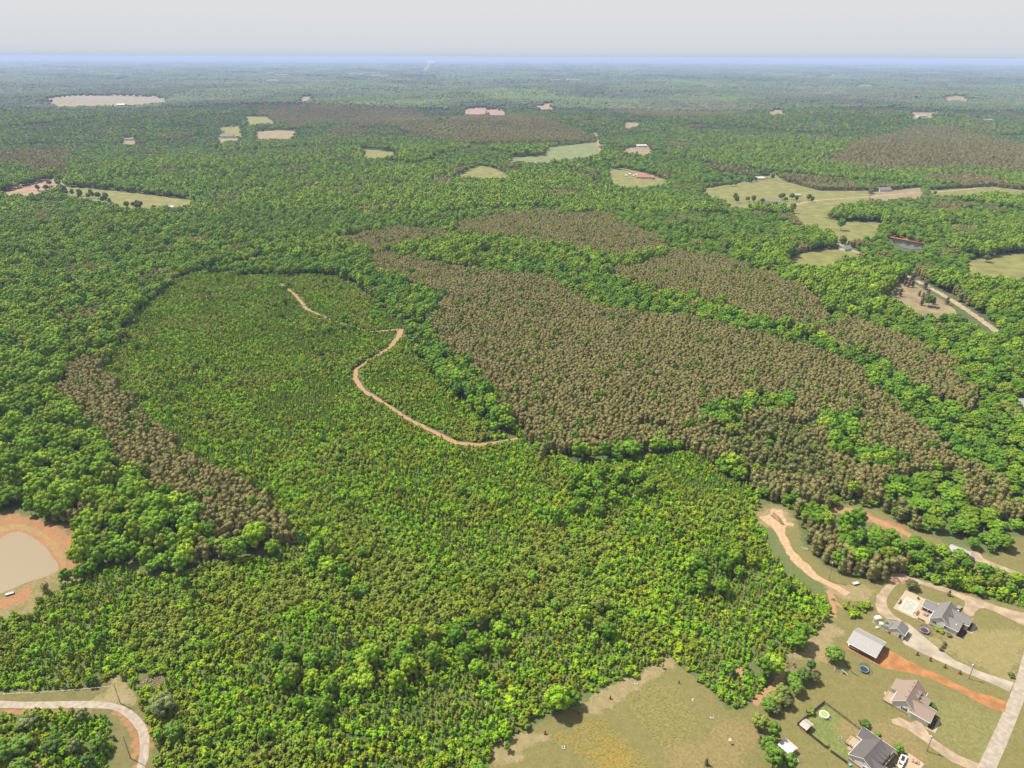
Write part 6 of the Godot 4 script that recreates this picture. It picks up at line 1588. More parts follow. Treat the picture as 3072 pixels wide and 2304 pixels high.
		[4, [478.6,-1198,531.8,-1295.9,613.7,-1352.3,701.8,-1395.9,675,-1342.7,609.9,-1283.3,539.9,-1206.3,504.5,-1157.7,519.5,-1112,587.7,-1107.6,543.6,-1031.1,491.6,-999.5,473,-1035.4,464.1,-1102.5]],
		[4, [468.5,-1172.7,520.2,-1267.6,600.1,-1322.3,686.4,-1365.2,659.8,-1312.5,596.3,-1254.7,528.3,-1180.4,493.9,-1133.4,508.8,-1089,575.4,-1084.5,532.8,-1010.4,482,-979.8,463.6,-1014.9,454.6,-1080.1]],
		[4, [460.5,-1152.6,510.9,-1245.1,589.2,-1298.2,673.8,-1340.4,647.6,-1288.3,585.4,-1231.9,519.1,-1159.8,485.5,-1114.2,500.3,-1070.9,565.7,-1066.3,524.1,-994.1,474.3,-964.2,456.1,-998.6,447.1,-1062.3]],
		[4, [451.6,-1130.3,500.6,-1219.9,576.9,-1271.2,659.6,-1312.1,634,-1261.1,573.4,-1206.6,508.9,-1137,476.2,-1092.8,490.8,-1050.7,554.9,-1045.9,514.5,-975.8,465.7,-946.8,447.8,-980.3,438.8,-1042.5]],
		[4, [353.3,-875.3,390.6,-910.5,450.9,-936,465,-911.3,405.7,-858.1,376.4,-843,351.3,-853.4]],
		[4, [346.6,-858.6,383.1,-893.1,442.2,-918,456.1,-893.9,398,-841.8,369.2,-827,344.6,-837.2]],
		[4, [341.2,-845.3,377.1,-879.2,435.3,-903.6,449,-879.9,391.9,-828.8,363.5,-814.2,339.3,-824.2]],
		[4, [335.2,-830.4,370.5,-863.6,427.5,-887.5,441,-864.3,384.9,-814.1,357.1,-799.8,333.3,-809.6]],
		[4, [578.2,-864.6,644.6,-902.4,753.6,-934.6,665.4,-812.3,560.9,-814.6]],
		[4, [567.1,-848.1,632.1,-885,738.8,-916.2,652.7,-796.7,550.2,-799.1]],
		[4, [558.3,-834.9,622.2,-871,727,-901.6,642.6,-784.4,541.7,-786.7]],
		[4, [548.3,-820,611.1,-855.4,713.8,-885.3,631.2,-770.4,532.1,-772.8]],
		[4, [395.4,-708.7,461.1,-794.3,462,-754.8,458.9,-694.1,448.6,-651.7,404.5,-638.2,393.1,-651.2,378.6,-678.8]],
		[4, [840,-1458.9,1013.4,-1508.5,1097.7,-1408.2,1038.1,-1325.7,981.8,-1442.6,872,-1431.3]],
		[4, [823.1,-1429.6,996,-1482.6,1077.4,-1382.1,1016.7,-1298.4,963.2,-1415.1,854.2,-1402.1]],
		[4, [809.1,-1405.3,981.6,-1461,1060.5,-1360.5,999.2,-1276,947.6,-1392.3,839.4,-1377.9]],
		[4, [792.9,-1377.1,964.6,-1435.8,1040.9,-1335.3,979.1,-1250.3,929.5,-1365.6,822.4,-1349.9]],
		[4, [722.8,-1432.7,862.1,-1500.2,819.3,-1411.7,706.7,-1379.4]],
		[4, [707.3,-1402.1,845.8,-1471.9,801.9,-1381.7,691,-1348.8]],
		[4, [694.7,-1377.1,832.2,-1448.2,787.5,-1357,678.3,-1324.1]],
		[4, [680.3,-1348.4,816.3,-1420.6,771.1,-1328.7,664,-1296]],
		[4, [447.6,-2890.1,499.2,-2872.9,449.7,-2728.4,408.9,-2744.2]],
		[4, [441.3,-2849.5,492.4,-2833.6,443.6,-2691.4,403.4,-2707.2]],
		[4, [436.4,-2818,487,-2802.7,438.6,-2661,399,-2677.2]],
		[4, [431,-2783.1,481,-2768.3,432.8,-2625.7,393.8,-2642.5]],
		[4, [309.6,-2006.7,397.4,-2140.1,377.4,-1957.7,286.7,-1935.2]],
		[4, [302.7,-1962.3,386.9,-2084,369.9,-1918.7,281,-1896.6]],
		[4, [297.6,-1928.9,379.2,-2042.3,364.1,-1888.8,276.6,-1867.1]],
		[4, [292.1,-1893.4,371.1,-1998.7,357.9,-1856.5,271.9,-1835.2]],
		[4, [-250.7,-3726.5,-138.9,-3848.1,-142.7,-3631.8,-225.5,-3614.6]],
		[4, [-245.9,-3655.7,-136.2,-3771.6,-139.7,-3554.8,-220.8,-3539.7]],
		[4, [-242,-3597.9,-134.1,-3713.1,-136.8,-3482.1,-216.5,-3470.2]],
		[4, [-237.3,-3527.3,-131.6,-3646.3,-132.3,-3367.2,-209.9,-3365.6]],
		[4, [-133.4,-3688.4,-42.5,-3782,-40.3,-3584.8,-112.1,-3590.9]],
		[4, [-130.8,-3615.7,-41.7,-3710,-39.3,-3491.8,-109.4,-3505.7]],
		[4, [-128.4,-3551.6,-41.1,-3650.3,-38.1,-3384.2,-106.6,-3416.2]],
		[4, [-125.3,-3464.4,-40.2,-3576,-34.6,-3071.6,-100,-3204.5]],
		[4, [16.6,-3862.2,125.2,-3885.3,230.7,-4048.7,220,-3852.6,52,-3820.6]],
		[4, [16.2,-3787.7,122.8,-3810,225.2,-3952.6,215.7,-3777.1,51,-3747.8]],
		[4, [16,-3728.9,120.9,-3750.1,221.4,-3886.1,212.1,-3714,50.2,-3687.8]],
		[4, [15.7,-3659.8,118.6,-3679.2,217.3,-3814.9,207.6,-3634.7,49.2,-3613.9]],
		[4, [-2599.1,-4119.2,-2782.5,-4772.1,-2631.1,-4904,-2307.9,-4889.9,-2148.1,-4678,-2083.2,-4152.9,-2414.1,-3974.3]],
		[4, [-2550.4,-4042.1,-2662,-4565.5,-2579.6,-4808,-2268.2,-4805.9,-2088.6,-4548.6,-2013,-4012.8,-2372.2,-3905.5]],
		[4, [-2514.4,-3985.1,-2533.7,-4345.4,-2527.6,-4711,-2232.4,-4730,-2000.9,-4357.6,-1966.8,-3920.8,-2338.3,-3849.6]],
		[4, [-2475,-3922.6,-2454.4,-4209.5,-2438.3,-4544.5,-2181.9,-4623.1,-1858.9,-4048.2,-1918.9,-3825.3,-2298.4,-3783.8]],
		[4, [1267.9,-3722.4,1367.5,-3777.4,1347.7,-3654.9,1251.6,-3638.3]],
		[4, [1232.6,-3618.7,1338.1,-3696.4,1301.6,-3529.9,1196.1,-3476.8]],
		[4, [1183.2,-3473.6,1308.1,-3613.4,1220.6,-3310.2,1111.2,-3230.1]],
		[4, [1087.7,-3193.2,1247.7,-3446.6,1150.6,-3120.5,1062.3,-3088]],
		[4, [2757.3,-4767.9,2861.9,-4796.7,2826.5,-4609.4,2693.4,-4625.3]],
		[4, [2714.5,-4693.9,2809.6,-4708.9,2783.6,-4539.5,2656.6,-4562.1]],
		[4, [2683.8,-4640.8,2774.5,-4650.2,2748.8,-4482.7,2626,-4509.6]],
		[4, [2650.2,-4582.8,2737.7,-4588.6,2706.2,-4413.2,2587.8,-4444]],
		[4, [1891.3,-3542.1,2033.4,-3578.6,1957.5,-3439.6,1809.9,-3364.6]],
		[4, [1833.3,-3433.4,1984.2,-3492,1855.5,-3260.2,1668.5,-3101.6]],
		[4, [1737,-3253,1930.5,-3397.6,1729.2,-3038.4,1607.8,-2988.8]],
		[4, [1620.5,-3035,1783.9,-3139.6,1666.6,-2928.3,1562.9,-2905.3]],
		[4, [3225.6,-7091.7,3875.9,-8146.4,3406.5,-7102.8,3160.1,-6893.9]],
		[4, [3172.4,-6974.8,3838.9,-8068.7,3336.9,-6957.7,3119.9,-6806.1]],
		[4, [3139.1,-6901.5,3806.4,-8000.4,3292.8,-6865.7,3085.2,-6730.5]],
		[4, [3103.5,-6823.3,3390.8,-7126.8,3241.6,-6758.9,3035.4,-6621.8]],
		[4, [-1263.7,-2352,-1241.1,-2397.3,-1189.1,-2304.9,-1218.9,-2277.3]],
		[4, [-1247.5,-2321.9,-1226,-2368.2,-1172.8,-2273.4,-1201.5,-2244.7]],
		[4, [-1234.1,-2296.9,-1213.6,-2344.2,-1159.1,-2246.8,-1186.7,-2217.2]],
		[4, [-1218.3,-2267.6,-1199.1,-2316.2,-1142.8,-2215.1,-1169.1,-2184.2]],
		[4, [-977.6,-2420.3,-929.9,-2467.3,-880.9,-2341.5,-939.6,-2339.7]],
		[4, [-964.8,-2388.7,-917.7,-2434.8,-867.8,-2306.7,-926.1,-2306.1]],
		[4, [-954.4,-2362.8,-907.7,-2408.5,-856.7,-2277.4,-914.7,-2277.7]],
		[4, [-942.2,-2332.6,-896.3,-2378.1,-843.5,-2242.3,-901.1,-2243.9]],
		[4, [-1355.6,-4681,-1270.1,-4799.2,-1232.8,-4630.9,-1314.7,-4585.3]],
		[4, [-1327.2,-4582.9,-1243.4,-4698.7,-1203.4,-4520.3,-1279.1,-4461]],
		[4, [-1298.7,-4484.5,-1221.9,-4617.2,-1168.3,-4388.5,-1129.9,-3940.8]],
		[4, [-1134.2,-3916.6,-1193.7,-4510.6,-1020.5,-3833.2,-1081.6,-3772.4]],
		[4, [-2798,-14906.7,-2233.6,-16077,-1900.7,-13664.6,-2399.1,-12768.7]],
		[4, [-2782.3,-14823.1,-2217.8,-15963.5,-1888.1,-13573.5,-2383.7,-12686.5]],
		[4, [-2440.2,-13000.6,-2206.2,-15880.3,-1612.8,-11594.4,-2371.5,-12621.6]],
		[4, [-2412.3,-12851.6,-1934.8,-13926.3,-1591,-11437.6,-2356.5,-12542.1]],
		[4, [-5270.9,-12376.1,-4460.9,-13351.3,-3847.7,-11501.5,-4336.5,-10319.5]],
		[4, [-4788.7,-11243.8,-4163.9,-12462.6,-3821.8,-11424.2,-4297.6,-10227]],
		[4, [-4462.3,-10477.5,-4128.6,-12356.9,-3801.5,-11363.4,-3923.9,-9337.7]],
		[4, [-4402.5,-10337.1,-3889.3,-11640.6,-3776.1,-11287.5,-3890.3,-9257.7]],
		[4, [373.9,-466.2,388.6,-474.1,423.5,-475.9,394,-435,366.1,-445.3]],
		[4, [-10.5,-145.5,-9,-169,-7.6,-177.9,17.6,-191.1,43.3,-205.7,68.2,-219.9,77,-210.6,83.3,-201.3,85.5,-194.4,92.8,-193.6,97.1,-197.3,102.7,-201.1,107.9,-205,111.1,-208.8,116.1,-214.6,117.1,-219.6,119.3,-221.4,128,-222,131.3,-228,145.1,-241.7,152.8,-255.2,154.8,-265.4,147.1,-278.3,144,-292.9,145.8,-308.6,139,-319.1,137.9,-327.8,149.7,-335.6,160.8,-332.5,159.9,-319.2,155.3,-296.8,161.3,-278.4,168.4,-273.2,183.1,-269.9,194.6,-276.8,204.4,-271,220.2,-262.5,242.3,-251,256.2,-243.7,264.5,-202.5,217.2,-146.3]],
		[4, [179.8,-326.7,195.7,-335.9,209.8,-331.4,219.6,-314,231.5,-303.1,233.1,-297.2,249.3,-295.4,249.5,-287.9,262.8,-293.6,270.4,-305.3,300.7,-305.5,269.5,-262.1,251.8,-265.3,235.7,-277,231.7,-284.1,224,-289.6,212.9,-301,204.2,-319.5,191,-325]],
		[4, [-291.4,-325.5,-285.1,-323.8,-279.3,-324.2,-266.9,-319.2,-257,-314.7,-248.6,-313.9,-239.6,-312.3,-235.4,-307.5,-230.1,-298.9,-221.9,-288.5,-218,-280,-216.9,-273.2,-222.8,-273.1,-224.2,-267.8,-233.8,-263.9,-228.2,-252.1,-234.3,-249.7,-239.5,-247.9,-256.4,-242.1,-315.8,-323.6]],
		[4, [-253,-271.4,-228.3,-275,-217.9,-265,-217.5,-259.8,-226.8,-256,-221.4,-244.6,-227.3,-242.3,-232.3,-240.5,-248.8,-234.9,-275.3,-271.3]],
		[4, [-256.9,-275.6,-231.8,-279.2,-221.3,-269.1,-220.8,-263.8,-230.3,-260,-224.8,-248.4,-230.8,-246,-235.9,-244.2,-252.6,-238.5,-279.6,-275.5]],
		[4, [-157,-209.4,-144.3,-209.9,-141.3,-204.9,-146.6,-203.5,-154.3,-203.9]],
		[4, [-153.5,-205.4,-141.7,-205.4,-140.6,-201.4,-150.8,-201.3]],
		[4, [-224.3,-203.2,-204.7,-201.5,-193.9,-201.9,-183.4,-202.9,-173,-204.3,-167.5,-208,-165.1,-209.8,-160.9,-207.5,-154,-203.5,-149.8,-197.7,-144.3,-191,-138.8,-185.3,-134.8,-179.8,-132.2,-174.2,-126.7,-165.2,-122.1,-155.2,-138.1,-155.2,-144.3,-165.2,-151.6,-179.8,-154,-185.6,-157.7,-189.3,-165.6,-190.9,-180.4,-191.7,-200.9,-190.3,-214.8,-189.9]],
		[4, [547.3,-1001.4,577.2,-963.2,555.5,-928.8,538.7,-926.6,533.4,-934.7,532.2,-957.5]],
		[4, [535.8,-993.9,573.3,-952.5,540,-897.8,513.2,-897.4,514.9,-934.8]],
		[3, [156.1,-255.2,163.4,-256.6,166,-253.9,163.6,-250.5,168.2,-247.3,167.1,-242.8,160.3,-239.1,153.1,-238.4,152.4,-242.1,151.2,-245.9,155.9,-249.2]],
		[4, [-268.6,-764,-236.9,-716.6,-214.5,-673.9,-189.5,-648.8,-184.9,-653.3,-208.3,-678.2,-230.9,-720.3,-263.2,-767.6]],
		[4, [-188.8,-649.2,-163.2,-628.5,-134.2,-608.2,-106.6,-613.1,-108.5,-620.9,-133,-613,-160.5,-632.1,-185.6,-653]],
		[4, [-111.1,-619.2,-109.3,-599.2,-112.6,-572.9,-126.5,-540.9,-132.9,-523.5,-129.4,-503.8,-118,-480.7,-98.2,-460.2,-77.4,-435.4,-55.5,-414.9,-39.6,-400.1,-23.2,-396.9,-6.8,-401.9,5.2,-407.5,2.7,-413.3,-9.2,-408.7,-23.6,-404.9,-35.4,-407.6,-50.4,-420.5,-72.3,-440.2,-93,-464.9,-111.7,-485.3,-122.3,-506.4,-125.5,-523,-120.6,-538.4,-105.5,-570.7,-100.3,-598.7,-101.1,-619.8]],
		[4, [88.3,-423.3,96.3,-415.9,105.9,-413.6,107.6,-421.4,100,-423,92.9,-428.6]],
		[4, [142.7,-308.2,142.8,-311.2,139.3,-311.9,137.9,-303.3,137.5,-292.2,138.6,-282.2,141.1,-273.4,144.8,-265.1,149.9,-259.7,152.9,-256.6,155.3,-253.2,167.5,-261.9,164.4,-266.2,160.6,-270.1,157.4,-273.3,155.2,-278.4,153.3,-285,152.5,-292.7,152.8,-301.9,154.3,-311,149.6,-324.5,136.7,-321.9]],
		[4, [141.2,-304.8,141.3,-307.7,137.8,-308.5,136.3,-300.1,135.9,-289.1,137,-279.1,139.5,-270.4,143.2,-262.2,148.2,-256.8,151.2,-253.7,153.6,-250.4,165.8,-259.2,162.7,-263.4,159,-267.3,155.8,-270.4,153.6,-275.4,151.7,-282,150.9,-289.5,151.3,-298.6,152.7,-307.7,148.1,-321.1,135.2,-318.5]],
		[4, [143.6,-312.9,144.4,-314.6,142.9,-315.1,143.2,-306.2,142.8,-295.5,143.3,-285.9,145.5,-277.3,149.5,-270.1,154.4,-265.3,157.7,-261.9,160.5,-258.5,165.8,-262.2,163.1,-266.4,159.4,-270.2,155.8,-274.1,154,-280.4,151.7,-287.5,150.3,-295.7,150.7,-305.5,153.9,-314.5,151.2,-328,138.8,-323.9]],
		[4, [148.6,-330.9,146.2,-323,150.2,-314.5,156.2,-312.9,157.8,-317.7,155.7,-318.8,155.2,-323.3,156.4,-328.9]],
		[4, [180.9,-317.8,187.1,-319.6,189.8,-319.2,193.6,-315.1,198.3,-311,202.6,-306.6,206.8,-302.4,209.8,-298.3,217,-303.7,213.6,-308.3,209.1,-312.9,204.5,-317.6,199.7,-321.7,194.2,-327,186.3,-328.5,178.5,-326.4]],
		[4, [177.8,-312.2,183.9,-314,186.4,-313.6,190.2,-309.6,194.8,-305.6,199.1,-301.3,203.1,-297.1,206.1,-293.1,213.3,-298.5,209.9,-303,205.5,-307.6,201,-312.1,196.3,-316.2,190.9,-321.4,183.1,-322.9,175.4,-320.9]],
		[4, [183.7,-324.3,190.3,-325.2,193.1,-324.8,197.3,-321,202.3,-317,206.9,-312.7,211.2,-308.4,214.5,-304.3,219.7,-308.2,216.5,-312.9,211.9,-317.6,207.5,-322.5,202.8,-326.9,197.5,-332.6,189.6,-334.2,181.8,-331.1]],
		[4, [152.6,-262.8,152.3,-257.5,150.9,-252.6,148,-246.1,151.1,-244.5,154.6,-251.1,156.3,-256.9,156.1,-262.7]],
		[4, [152.8,-256.9,153.8,-252.6,156.2,-249.5,158.3,-250.9,156.6,-253.7,155.7,-257.5]],
		[4, [115.2,-214.8,111,-211.4,106.3,-206.6,101.3,-202.8,96.7,-199.2,98.8,-195.9,104.1,-198.7,109.7,-202.9,114.6,-208,117.8,-212.3]],
		[4, [96.8,-217.1,94.4,-213.3,95.7,-208.6,96.2,-206.2,98.7,-206.5,98.7,-209,98.4,-212.8,99.5,-215.8]],
		[4, [455.3,-789.7,457.8,-763.9,458.6,-732.1,458,-704.4,455.6,-671.3,452.2,-640.7,447.6,-604.7,457.5,-603.5,462.2,-639.5,465.6,-670.4,468,-703.9,468.6,-732.1,467.8,-764.4,465.2,-790.7]],
		[4, [447.4,-776.2,449.8,-750.8,450.7,-719.5,450.1,-692.3,447.7,-659.8,444.4,-629.7,439.8,-594.3,449.7,-593,454.3,-628.5,457.7,-658.9,460.1,-691.8,460.7,-719.6,459.8,-751.3,457.3,-777.1]],
		[4, [439.5,-762.6,441.9,-737.7,442.7,-707,442.1,-680.2,439.8,-648.2,436.5,-618.7,432,-583.9,441.9,-582.6,446.4,-617.4,449.7,-647.3,452.1,-679.7,452.7,-707,451.9,-738.3,449.4,-763.6]],
		[4, [460.2,-803,462.7,-776.8,463.6,-744.6,463,-716.7,460.6,-683.1,457.1,-652.1,452.4,-615.5,468.3,-613.5,473,-650.2,476.5,-681.7,479,-715.9,479.6,-744.7,478.7,-777.7,476.1,-804.5]],
		[4, [438.4,-942.9,441.8,-914.2,444.7,-883.2,453.7,-884,450.8,-915.2,447.4,-943.9]],
		[4, [430.7,-926.4,434,-898.3,436.9,-867.8,445.9,-868.7,443,-899.3,439.6,-927.4]],
		[4, [447.2,-963.5,450.6,-934.1,453.5,-902.3,464.4,-903.3,461.5,-935.3,458.1,-964.8]],
		[4, [460.1,-1157.5,492.1,-1218.5,528.3,-1256.1,570.6,-1284.8,611.6,-1302,674.1,-1329.2,761.6,-1380.4,828.5,-1399.8,893.7,-1424.3,980.8,-1467.1,976.4,-1476,889.7,-1433.5,825.4,-1409.2,757.4,-1389.5,669.5,-1338,607.7,-1311.2,565.7,-1293.6,521.8,-1263.8,483.8,-1224.2,451.2,-1162.2]],
		[4, [471.4,-1185,504.4,-1248.2,541.4,-1287.5,584.9,-1317.3,627.1,-1335.2,691.2,-1363.1,780.1,-1414.1,847.8,-1432.6,913.3,-1455.8,1000.1,-1496.3,995.9,-1505.3,909.4,-1465.1,844.8,-1442.1,776,-1423.3,686.6,-1371.9,623.2,-1344.4,580.1,-1326.1,534.9,-1295.1,495.4,-1254.4,461.6,-1190.1]],
		[4, [278.3,-2548.2,264.6,-2363,235.2,-2054.9,221.9,-1883.7,236.9,-1882.5,250.1,-2053.5,279.5,-2361.7,294.2,-2546.9]],
		[4, [230.4,-1662.3,258.1,-1637.9,283.9,-1592,308.3,-1517.8,319.7,-1521.5,295,-1596.7,267.7,-1645.2,238.3,-1671.3]],
		[4, [-936.5,-1464.3,-916.5,-1432.2,-897.1,-1408.9,-884.5,-1373.9,-875.1,-1377.3,-888.4,-1413.7,-908.4,-1438,-928,-1469.6]],
		[4, [471.2,-1307.9,479.2,-1298.6,470.5,-1248.6,492.5,-1241,494.3,-1248.8,478.4,-1250.1,487.2,-1298.6,477.6,-1312.8]]]:
		k += 1
		var p := pts2(a[1])
		if a[0] != OPEN: p = ragged(p, 11.0, 15.0, k)
		paint(ni, p, NX, NZ, NC, a[0] / 255.0)
		paint(fi, p, FX, FZ, FC, a[0] / 255.0)
	near_map = ni.get_data()
	far_map = fi.get_data()
	var patch := FastNoiseLite.new()
	patch.seed = 31
	patch.frequency = 0.012
	patch.fractal_octaves = 3
	var tone := FastNoiseLite.new()
	tone.seed = 32
	tone.frequency = 0.03
	tone.fractal_octaves = 2
	var stand := FastNoiseLite.new()          # blocks of woods of one age
	stand.seed = 33
	stand.noise_type = FastNoiseLite.TYPE_CELLULAR
	stand.cellular_return_type = FastNoiseLite.RETURN_CELL_VALUE
	stand.frequency = 0.0052
	stand.fractal_type = FastNoiseLite.FRACTAL_NONE
	stand.domain_warp_enabled = true
	stand.domain_warp_amplitude = 60.0
	stand.domain_warp_frequency = 0.006
	var green := [Color(0.081, 0.173, 0.012), Color(0.111, 0.221, 0.015), Color(0.145, 0.257, 0.016), Color(0.179, 0.274, 0.018), Color(0.140, 0.188, 0.021), Color(0.099, 0.206, 0.016)]
	var bright := [Color(0.090, 0.204, 0.017), Color(0.118, 0.227, 0.019), Color(0.078, 0.167, 0.017), Color(0.152, 0.232, 0.019)]
	var poplar := [Color(0.131, 0.249, 0.025), Color(0.113, 0.221, 0.024), Color(0.149, 0.246, 0.029)]
	var brown := [Color(0.178, 0.166, 0.063), Color(0.157, 0.156, 0.057), Color(0.197, 0.172, 0.069), Color(0.149, 0.158, 0.056)]
	var fresh := [Color(0.144, 0.306, 0.011), Color(0.190, 0.325, 0.012), Color(0.117, 0.252, 0.012), Color(0.210, 0.304, 0.012), Color(0.167, 0.210, 0.016), Color(0.108, 0.178, 0.013)]
	var haze_tones := [Color(0.046, 0.070, 0.044), Color(0.060, 0.086, 0.052), Color(0.068, 0.080, 0.054), Color(0.052, 0.082, 0.044)]      # dark grey-green tones that paint distant haze into the far trees
	var sets := {"broad": [], "pine": [], "young": []}      # near trees: [distance, variant, place, turn, size, colour]
	var far_sets := {"broad_far": [], "clump": []}
	# --- near woods, cell by cell
	for pas in 3:
		var step: float = [6.1, 3.0, 1.9][pas]
		var deepest: float = [1150.0, 1500.0, 900.0][pas]
		var z := -140.0
		while z > -deepest:
			var half := -z * 0.667 + 130.0
			var x := -half
			while x < half:
				var px := x + rng.randf_range(-0.48, 0.48) * step
				var pz := z + rng.randf_range(-0.48, 0.48) * step
				x += step
				var c := cover_at(px, pz)
				if c == OPEN: continue
				var n := patch.get_noise_2d(px, pz)
				var m := tone.get_noise_2d(px, pz)
				var r := rng.randf()
				var col: Color
				var s := rng.randf_range(0.62, 1.18)
				var size: Vector3
				var vr := 0
				var kind := ""
				if pas == 0:
					if c == BROAD or c == BRIGHT or c == POPLAR or (c == MIXED and r < 0.55) or (c == GROVE and r < 0.7):
						if c == BROAD and n > 0.30 and r < 0.65: continue
						kind = "broad"
						vr = rng.randi() % 5
						if c == BRIGHT: col = bright[rng.randi() % 4]
						elif c == POPLAR:
							col = poplar[rng.randi() % 3]
							vr = 3
						else: col = green[clampi(int((m + 0.5 + rng.randf_range(-0.5, 0.5)) * 6.0), 0, 5)]
						s *= 1.0 if c != MIXED else 0.8
						if c == GROVE: s *= 0.74
						size = Vector3(s * rng.randf_range(0.9, 1.1), s * rng.randf_range(0.85, 1.12), s * rng.randf_range(0.9, 1.1))
					elif c == YOUNG and r < 0.035 + 0.06 * maxf(0.0, n):
						kind = "broad"
						vr = rng.randi() % 5
						s *= 0.55
						col = bright[rng.randi() % 4]
						size = Vector3(s, s, s)
				elif pas == 1:
					if c == PINE or (c == MIXED and r < 0.4) or (c == BROAD and n > 0.30 and r < 0.7):
						if c == PINE and r < 0.02:
							kind = "broad"
							vr = 3
							col = green[rng.randi() % 6]
							s *= 0.75
						elif c == PINE and r > 0.955: continue
						else:
							kind = "pine"
							vr = rng.randi() % 4
							col = brown[clampi(int((m + 0.5 + rng.randf_range(-0.5, 0.5)) * 4.0), 0, 3)]
							if c == MIXED: col = col.lerp(Color(0.08, 0.12, 0.035), 0.4)
						size = Vector3(s * rng.randf_range(0.85, 1.1), rng.randf_range(0.93, 1.02), s * rng.randf_range(0.85, 1.1))
				else:
					if c == YOUNG or c == GROVE or (c == MIXED and r < 0.35) or (c == PINE and r < 0.05):
						kind = "young"
						var up := clampf((-pz - 330.0) / 260.0, 0, 1)
						var q := rng.randf() + n * 0.9
						if q < 0.28 + 0.14 * up:
							vr = rng.randi() % 2
							col = [fresh[4], fresh[5], fresh[2]][rng.randi() % 3]
						else:
							vr = 2 + rng.randi() % 4
							col = fresh[clampi(int((m * 0.8 + 0.5 + rng.randf_range(-0.45, 0.45)) * 5.0), 0, 4)]
						s = rng.randf_range(0.42, 1.0) * (1.0 + 0.35 * n)
						size = Vector3(s * rng.randf_range(0.85, 1.2), s * rng.randf_range(0.8, 1.15), s * rng.randf_range(0.85, 1.2))
				if kind == "": continue
				if kind == "young": col = col.lerp(Color(0.135, 0.155, 0.034), clampf(n * 1.3 + 0.06, 0.0, 0.6))
				elif kind == "broad" and (c == BROAD or c == MIXED):
					var b := stand.get_noise_2d(px, pz)
					size *= Vector3(1.04 + 0.20 * b, 1.0 + 0.38 * b, 1.04 + 0.20 * b)
					col = col.lerp(green[3] if b > 0.0 else green[0], absf(b) * 0.5)
				col = col * (rng.randf_range(0.88, 1.10) if kind == "pine" else rng.randf_range(0.74, 1.22))
				sets[kind].append([Vector2(px, pz).length(), vr, Vector3(px, terrain_height(px, pz), pz), rng.randf() * TAU, size, col])
			z -= step
	# --- middle distance, single trees
	var z2 := -1150.0
	while z2 > -3700.0:
		var st := 8.6 + (-z2 - 1150.0) * 0.0012
		var half := -z2 * 0.667 + 150.0
		var x := -half
		while x < half:
			var px := x + rng.randf_range(-0.48, 0.48) * st
			var pz := z2 + rng.randf_range(-0.48, 0.48) * st
			x += st
			var c := cover_at(px, pz)
			if c == OPEN or (c == PINE and pz > -1500.0): continue
			var m := tone.get_noise_2d(px * 0.5, pz * 0.5)
			var n := patch.get_noise_2d(px * 0.4, pz * 0.4)
			var col: Color = green[clampi(int((m + 0.5 + rng.randf_range(-0.45, 0.45)) * 6.0), 0, 5)]
			var s := rng.randf_range(0.85, 1.3)
			var tall := rng.randf_range(0.72, 1.05)
			var b := stand.get_noise_2d(px * 0.7, pz * 0.7)
			var w := 1.0 + 0.14 * b
			tall *= 1.0 + 0.42 * b
			col = col.lerp(green[3] if b > 0.0 else green[0], absf(b) * 0.55)
			if c == PINE or n > 0.42:
				col = brown[rng.randi() % 4]
				tall = rng.randf_range(0.85, 0.95)
				s = rng.randf_range(0.95, 1.15)
			elif c == POPLAR: col = poplar[rng.randi() % 3]
			elif c == BRIGHT: col = bright[rng.randi() % 4]
			elif rng.randf() < clampf((-pz - 1500.0) / 2600.0, 0.0, 0.75) * (0.85 - 0.35 * b): col = col.lerp(haze_tones[rng.randi() % 4], 0.75)  # more trees take the painted haze tone the farther off they stand
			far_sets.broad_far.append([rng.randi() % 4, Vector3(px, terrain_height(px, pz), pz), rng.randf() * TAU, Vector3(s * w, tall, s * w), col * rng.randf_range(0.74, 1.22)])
		z2 -= st
	# --- beyond, clumps of canopy
	var z3 := -3700.0
	while z3 > -26000.0:
		var st := 40.0 + (-z3 - 3700.0) * 0.0075
		var half := -z3 * 0.667 + 300.0
		var x := -half
		while x < half:
			var px := x + rng.randf_range(-0.4, 0.4) * st
			var pz := z3 + rng.randf_range(-0.4, 0.4) * st
			x += st
			var c := cover_at(px, pz)
			if c == OPEN: continue
			var n := patch.get_noise_2d(px * 0.16, pz * 0.09)
			var m := tone.get_noise_2d(px * 0.1, pz * 0.1)
			if n < -0.52 and pz < -5000.0: continue
			var col: Color = green[clampi(int((m * 1.2 + 0.5 + rng.randf_range(-0.35, 0.35)) * 6.0), 0, 5)]
			if c == PINE or n > 0.28: col = brown[rng.randi() % 4]
			col = col.lerp(haze_tones[rng.randi() % 4], 0.82 - 0.14 * stand.get_noise_2d(px * 0.3, pz * 0.2)) * (0.95 + 0.28 * stand.get_noise_2d(px * 0.4 + 900.0, pz * 0.12))  # clump colour is mostly the painted haze tone, banded by stand
			var s := st / 40.0
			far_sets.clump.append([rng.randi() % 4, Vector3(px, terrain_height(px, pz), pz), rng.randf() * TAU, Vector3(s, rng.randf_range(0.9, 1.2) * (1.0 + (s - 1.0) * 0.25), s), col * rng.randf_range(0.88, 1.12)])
		z3 -= st
